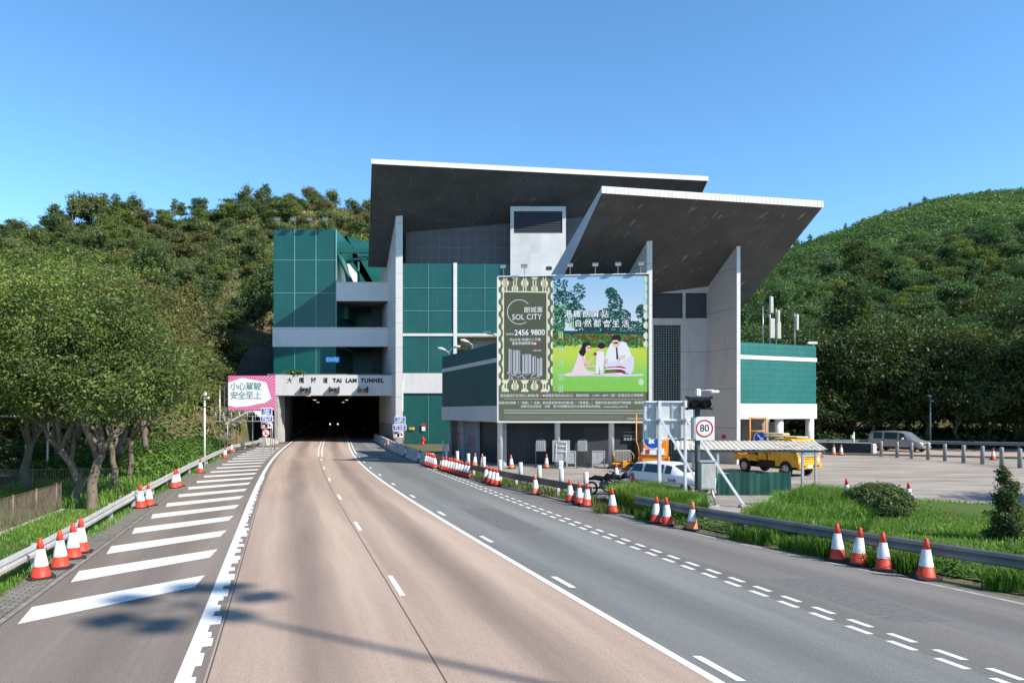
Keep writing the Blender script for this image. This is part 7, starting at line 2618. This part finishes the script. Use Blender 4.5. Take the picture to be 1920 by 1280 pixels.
# weeds that lean over the road side of the island rail
def rail_weeds(n, rs_):
    y = rs_.uniform(13.5, 24.5, n)
    xr = np.interp(y, [p[1] for p in reversed(RI)], [p[0] for p in reversed(RI)])
    d_ = rs_.uniform(-.55, .15, n)
    keep_ = vnoise(y, y * 0, 1.3, 61) + vnoise(y, y * 0, 3.3, 62) * .6 > .1
    return np.stack([xr + d_ * .9, y, np.zeros(n)], 1)[keep_]


P = rail_weeds(11000, rs)
blades("rail_weeds", np.column_stack([P, np.clip(1.05 + .5 * vnoise(P[:, 1], P[:, 0], 2.0, 63), .3, 1.5)]), .18, .62, .02, GRASSM, 48, "weeds growing up through the island guardrail", tint=.4 + .2 * vnoise(P[:, 0], P[:, 1], 2.0, 64), bend=.8)
# leafy ground cover under and behind the island rail, with a few yellow flowers
STRIP = [(5.0, 24.3), (6.0, 22.3), (7.6, 19.5), (9.2, 17.1), (10.9, 14.8), (12.8, 12.5), (18, 6.5), (19.6, 7.6), (14.2, 13.3), (12.0, 15.8), (10.2, 18.2), (8.6, 20.5), (7.0, 23.3)]


def strip_pos(n, rs_):
    P = fill(STRIP, n, rs_, .04)
    return P


tag(scatter("ground_cover", 5200, area_pos(strip_pos, .35, .25), .10, .26, 16, .42, LEAF_S, 51, flat=1.0), "leafy creeping ground cover under the island guardrail", "ground cover", None, "stuff")
tag(scatter("ground_cover", 6500, area_pos(lambda n, r_: fill([(12, 17), (15, 13), (22, 8), (31, 9), (28, 20), (22, 24.5), (17, 25)], n, r_, .1), .55, .25), .12, .28, 14, .42, LEAF_S, 52, flat=.7), "leafy low plants with yellow flecks over the back of the island", "ground cover", None, "stuff")
P = np.concatenate([left_bank(6, 62, .15, 4.5)(90000, rs), left_bank(8, 62, -.22, .15)(5000, rs)], 0)
hn = np.clip(.55 + .8 * vnoise(P[:, 0], P[:, 1], .5, 31), .15, 1.6)
keep = hn > .3
blades("verge_grass", np.column_stack([P[keep], hn[keep]]), .08, .27, .02, GRASSM, 45, "patchy grass along the left verge around the guardrail", tint=(.45 + .3 * vnoise(P[:, 0], P[:, 1], .6, 32))[keep])
P = np.concatenate([left_bank(14, 36, .8, 5.0)(1, rs), left_bank(27, 61, 1.2, 7.5)(26000, rs)], 0)
blades("bank_grass", np.column_stack([P, np.clip(.9 + .4 * vnoise(P[:, 0], P[:, 1], .6, 33), .4, 1.4)]), .3, .75, .03, GRASSM, 46, "long green grass on the left bank beneath the trees", tint=.55 + .2 * vnoise(P[:, 0], P[:, 1], .6, 34), bend=.6)


def right_edge(n, rs_):
    y = rs_.uniform(25.5, 47, n)
    xr = np.interp(y, [p[1] for p in reversed(RR)], [p[0] for p in reversed(RR)])
    return np.stack([xr + rs_.uniform(-.15, 1.1, n), y, np.zeros(n)], 1)


P = right_edge(9000, rs)
blades("dry_grass", P, .1, .38, .02, GRASS_DRY, 47, "dry grass between the dark rail and the yard", bend=.5)

# -- clipped round bush and small conifer on the island
t = thing("round_bush", "clipped dark green dome bush on the grass island", "bush", (X_at(1646, 24.6), 24.6, .08))
crown_obj("foliage", (([(0, 0, .52, 1.06, .98, .56), (0, 0, .40, 1.04, .96, .48)], 1500, 34, .12, .085, 70, LEAF_H), dict(hollow=.95, jit=.03)), LEAF_H, t)
mb = MB(); mb.lathe([(.55, .02), (.85, .3), (.85, .55), (.6, .82), (.2, .93)], n=20); mb.build("woody_core", mat("bush_core", (.02, .03, .012), .9), t)
mb = MB(); mb.tube((0, 0, -.1), (0, 0, .3), .1, n=8); mb.build("stem", BARK, t)
t = thing("small_conifer", "small dark conifer at the right edge of the grass island", "tree", (X_at(1888, 19.5), 19.5, 0))
lob = []
for k in range(9):
    f_ = k / 8
    lob.append((.12 * math.sin(k * 2.3), .12 * math.cos(k * 1.7), .35 + 1.75 * f_, .30 * (1 - f_) + .12, .30 * (1 - f_) + .12, .22))
crown_obj("foliage", ((lob, 420, 34, .10, .07, 71, LEAF_D), dict(hollow=.3)), LEAF_D, t)
mb = MB(); mb.tube((0, 0, -.1), (0, 0, 2.0), .06, .015, n=8); mb.build("trunk", BARK, t)
t = thing("palm_tuft", "small tuft of grass growing on the portal beam top", "plant", (X_at(557, 83.2), 83.3, bz1))
crown_obj("foliage", (([(0, 0, .3, .9, .3, .3)], 24, 14, .2, .35, 72, LEAF_G), {}), LEAF_G, t)
for i, (x, y, z, lb) in enumerate(((X_at(864, 57) + .2, 57.5, zA, "weed bush growing on the left annex roof"),)):
    t = thing("roof_weed", lb, "plant", (x, y, z))
    crown_obj("foliage", (([(0, 0, .35, .7, .5, .4)], 30, 16, .2, .18, 73, LEAF_B), {}), LEAF_B, t)
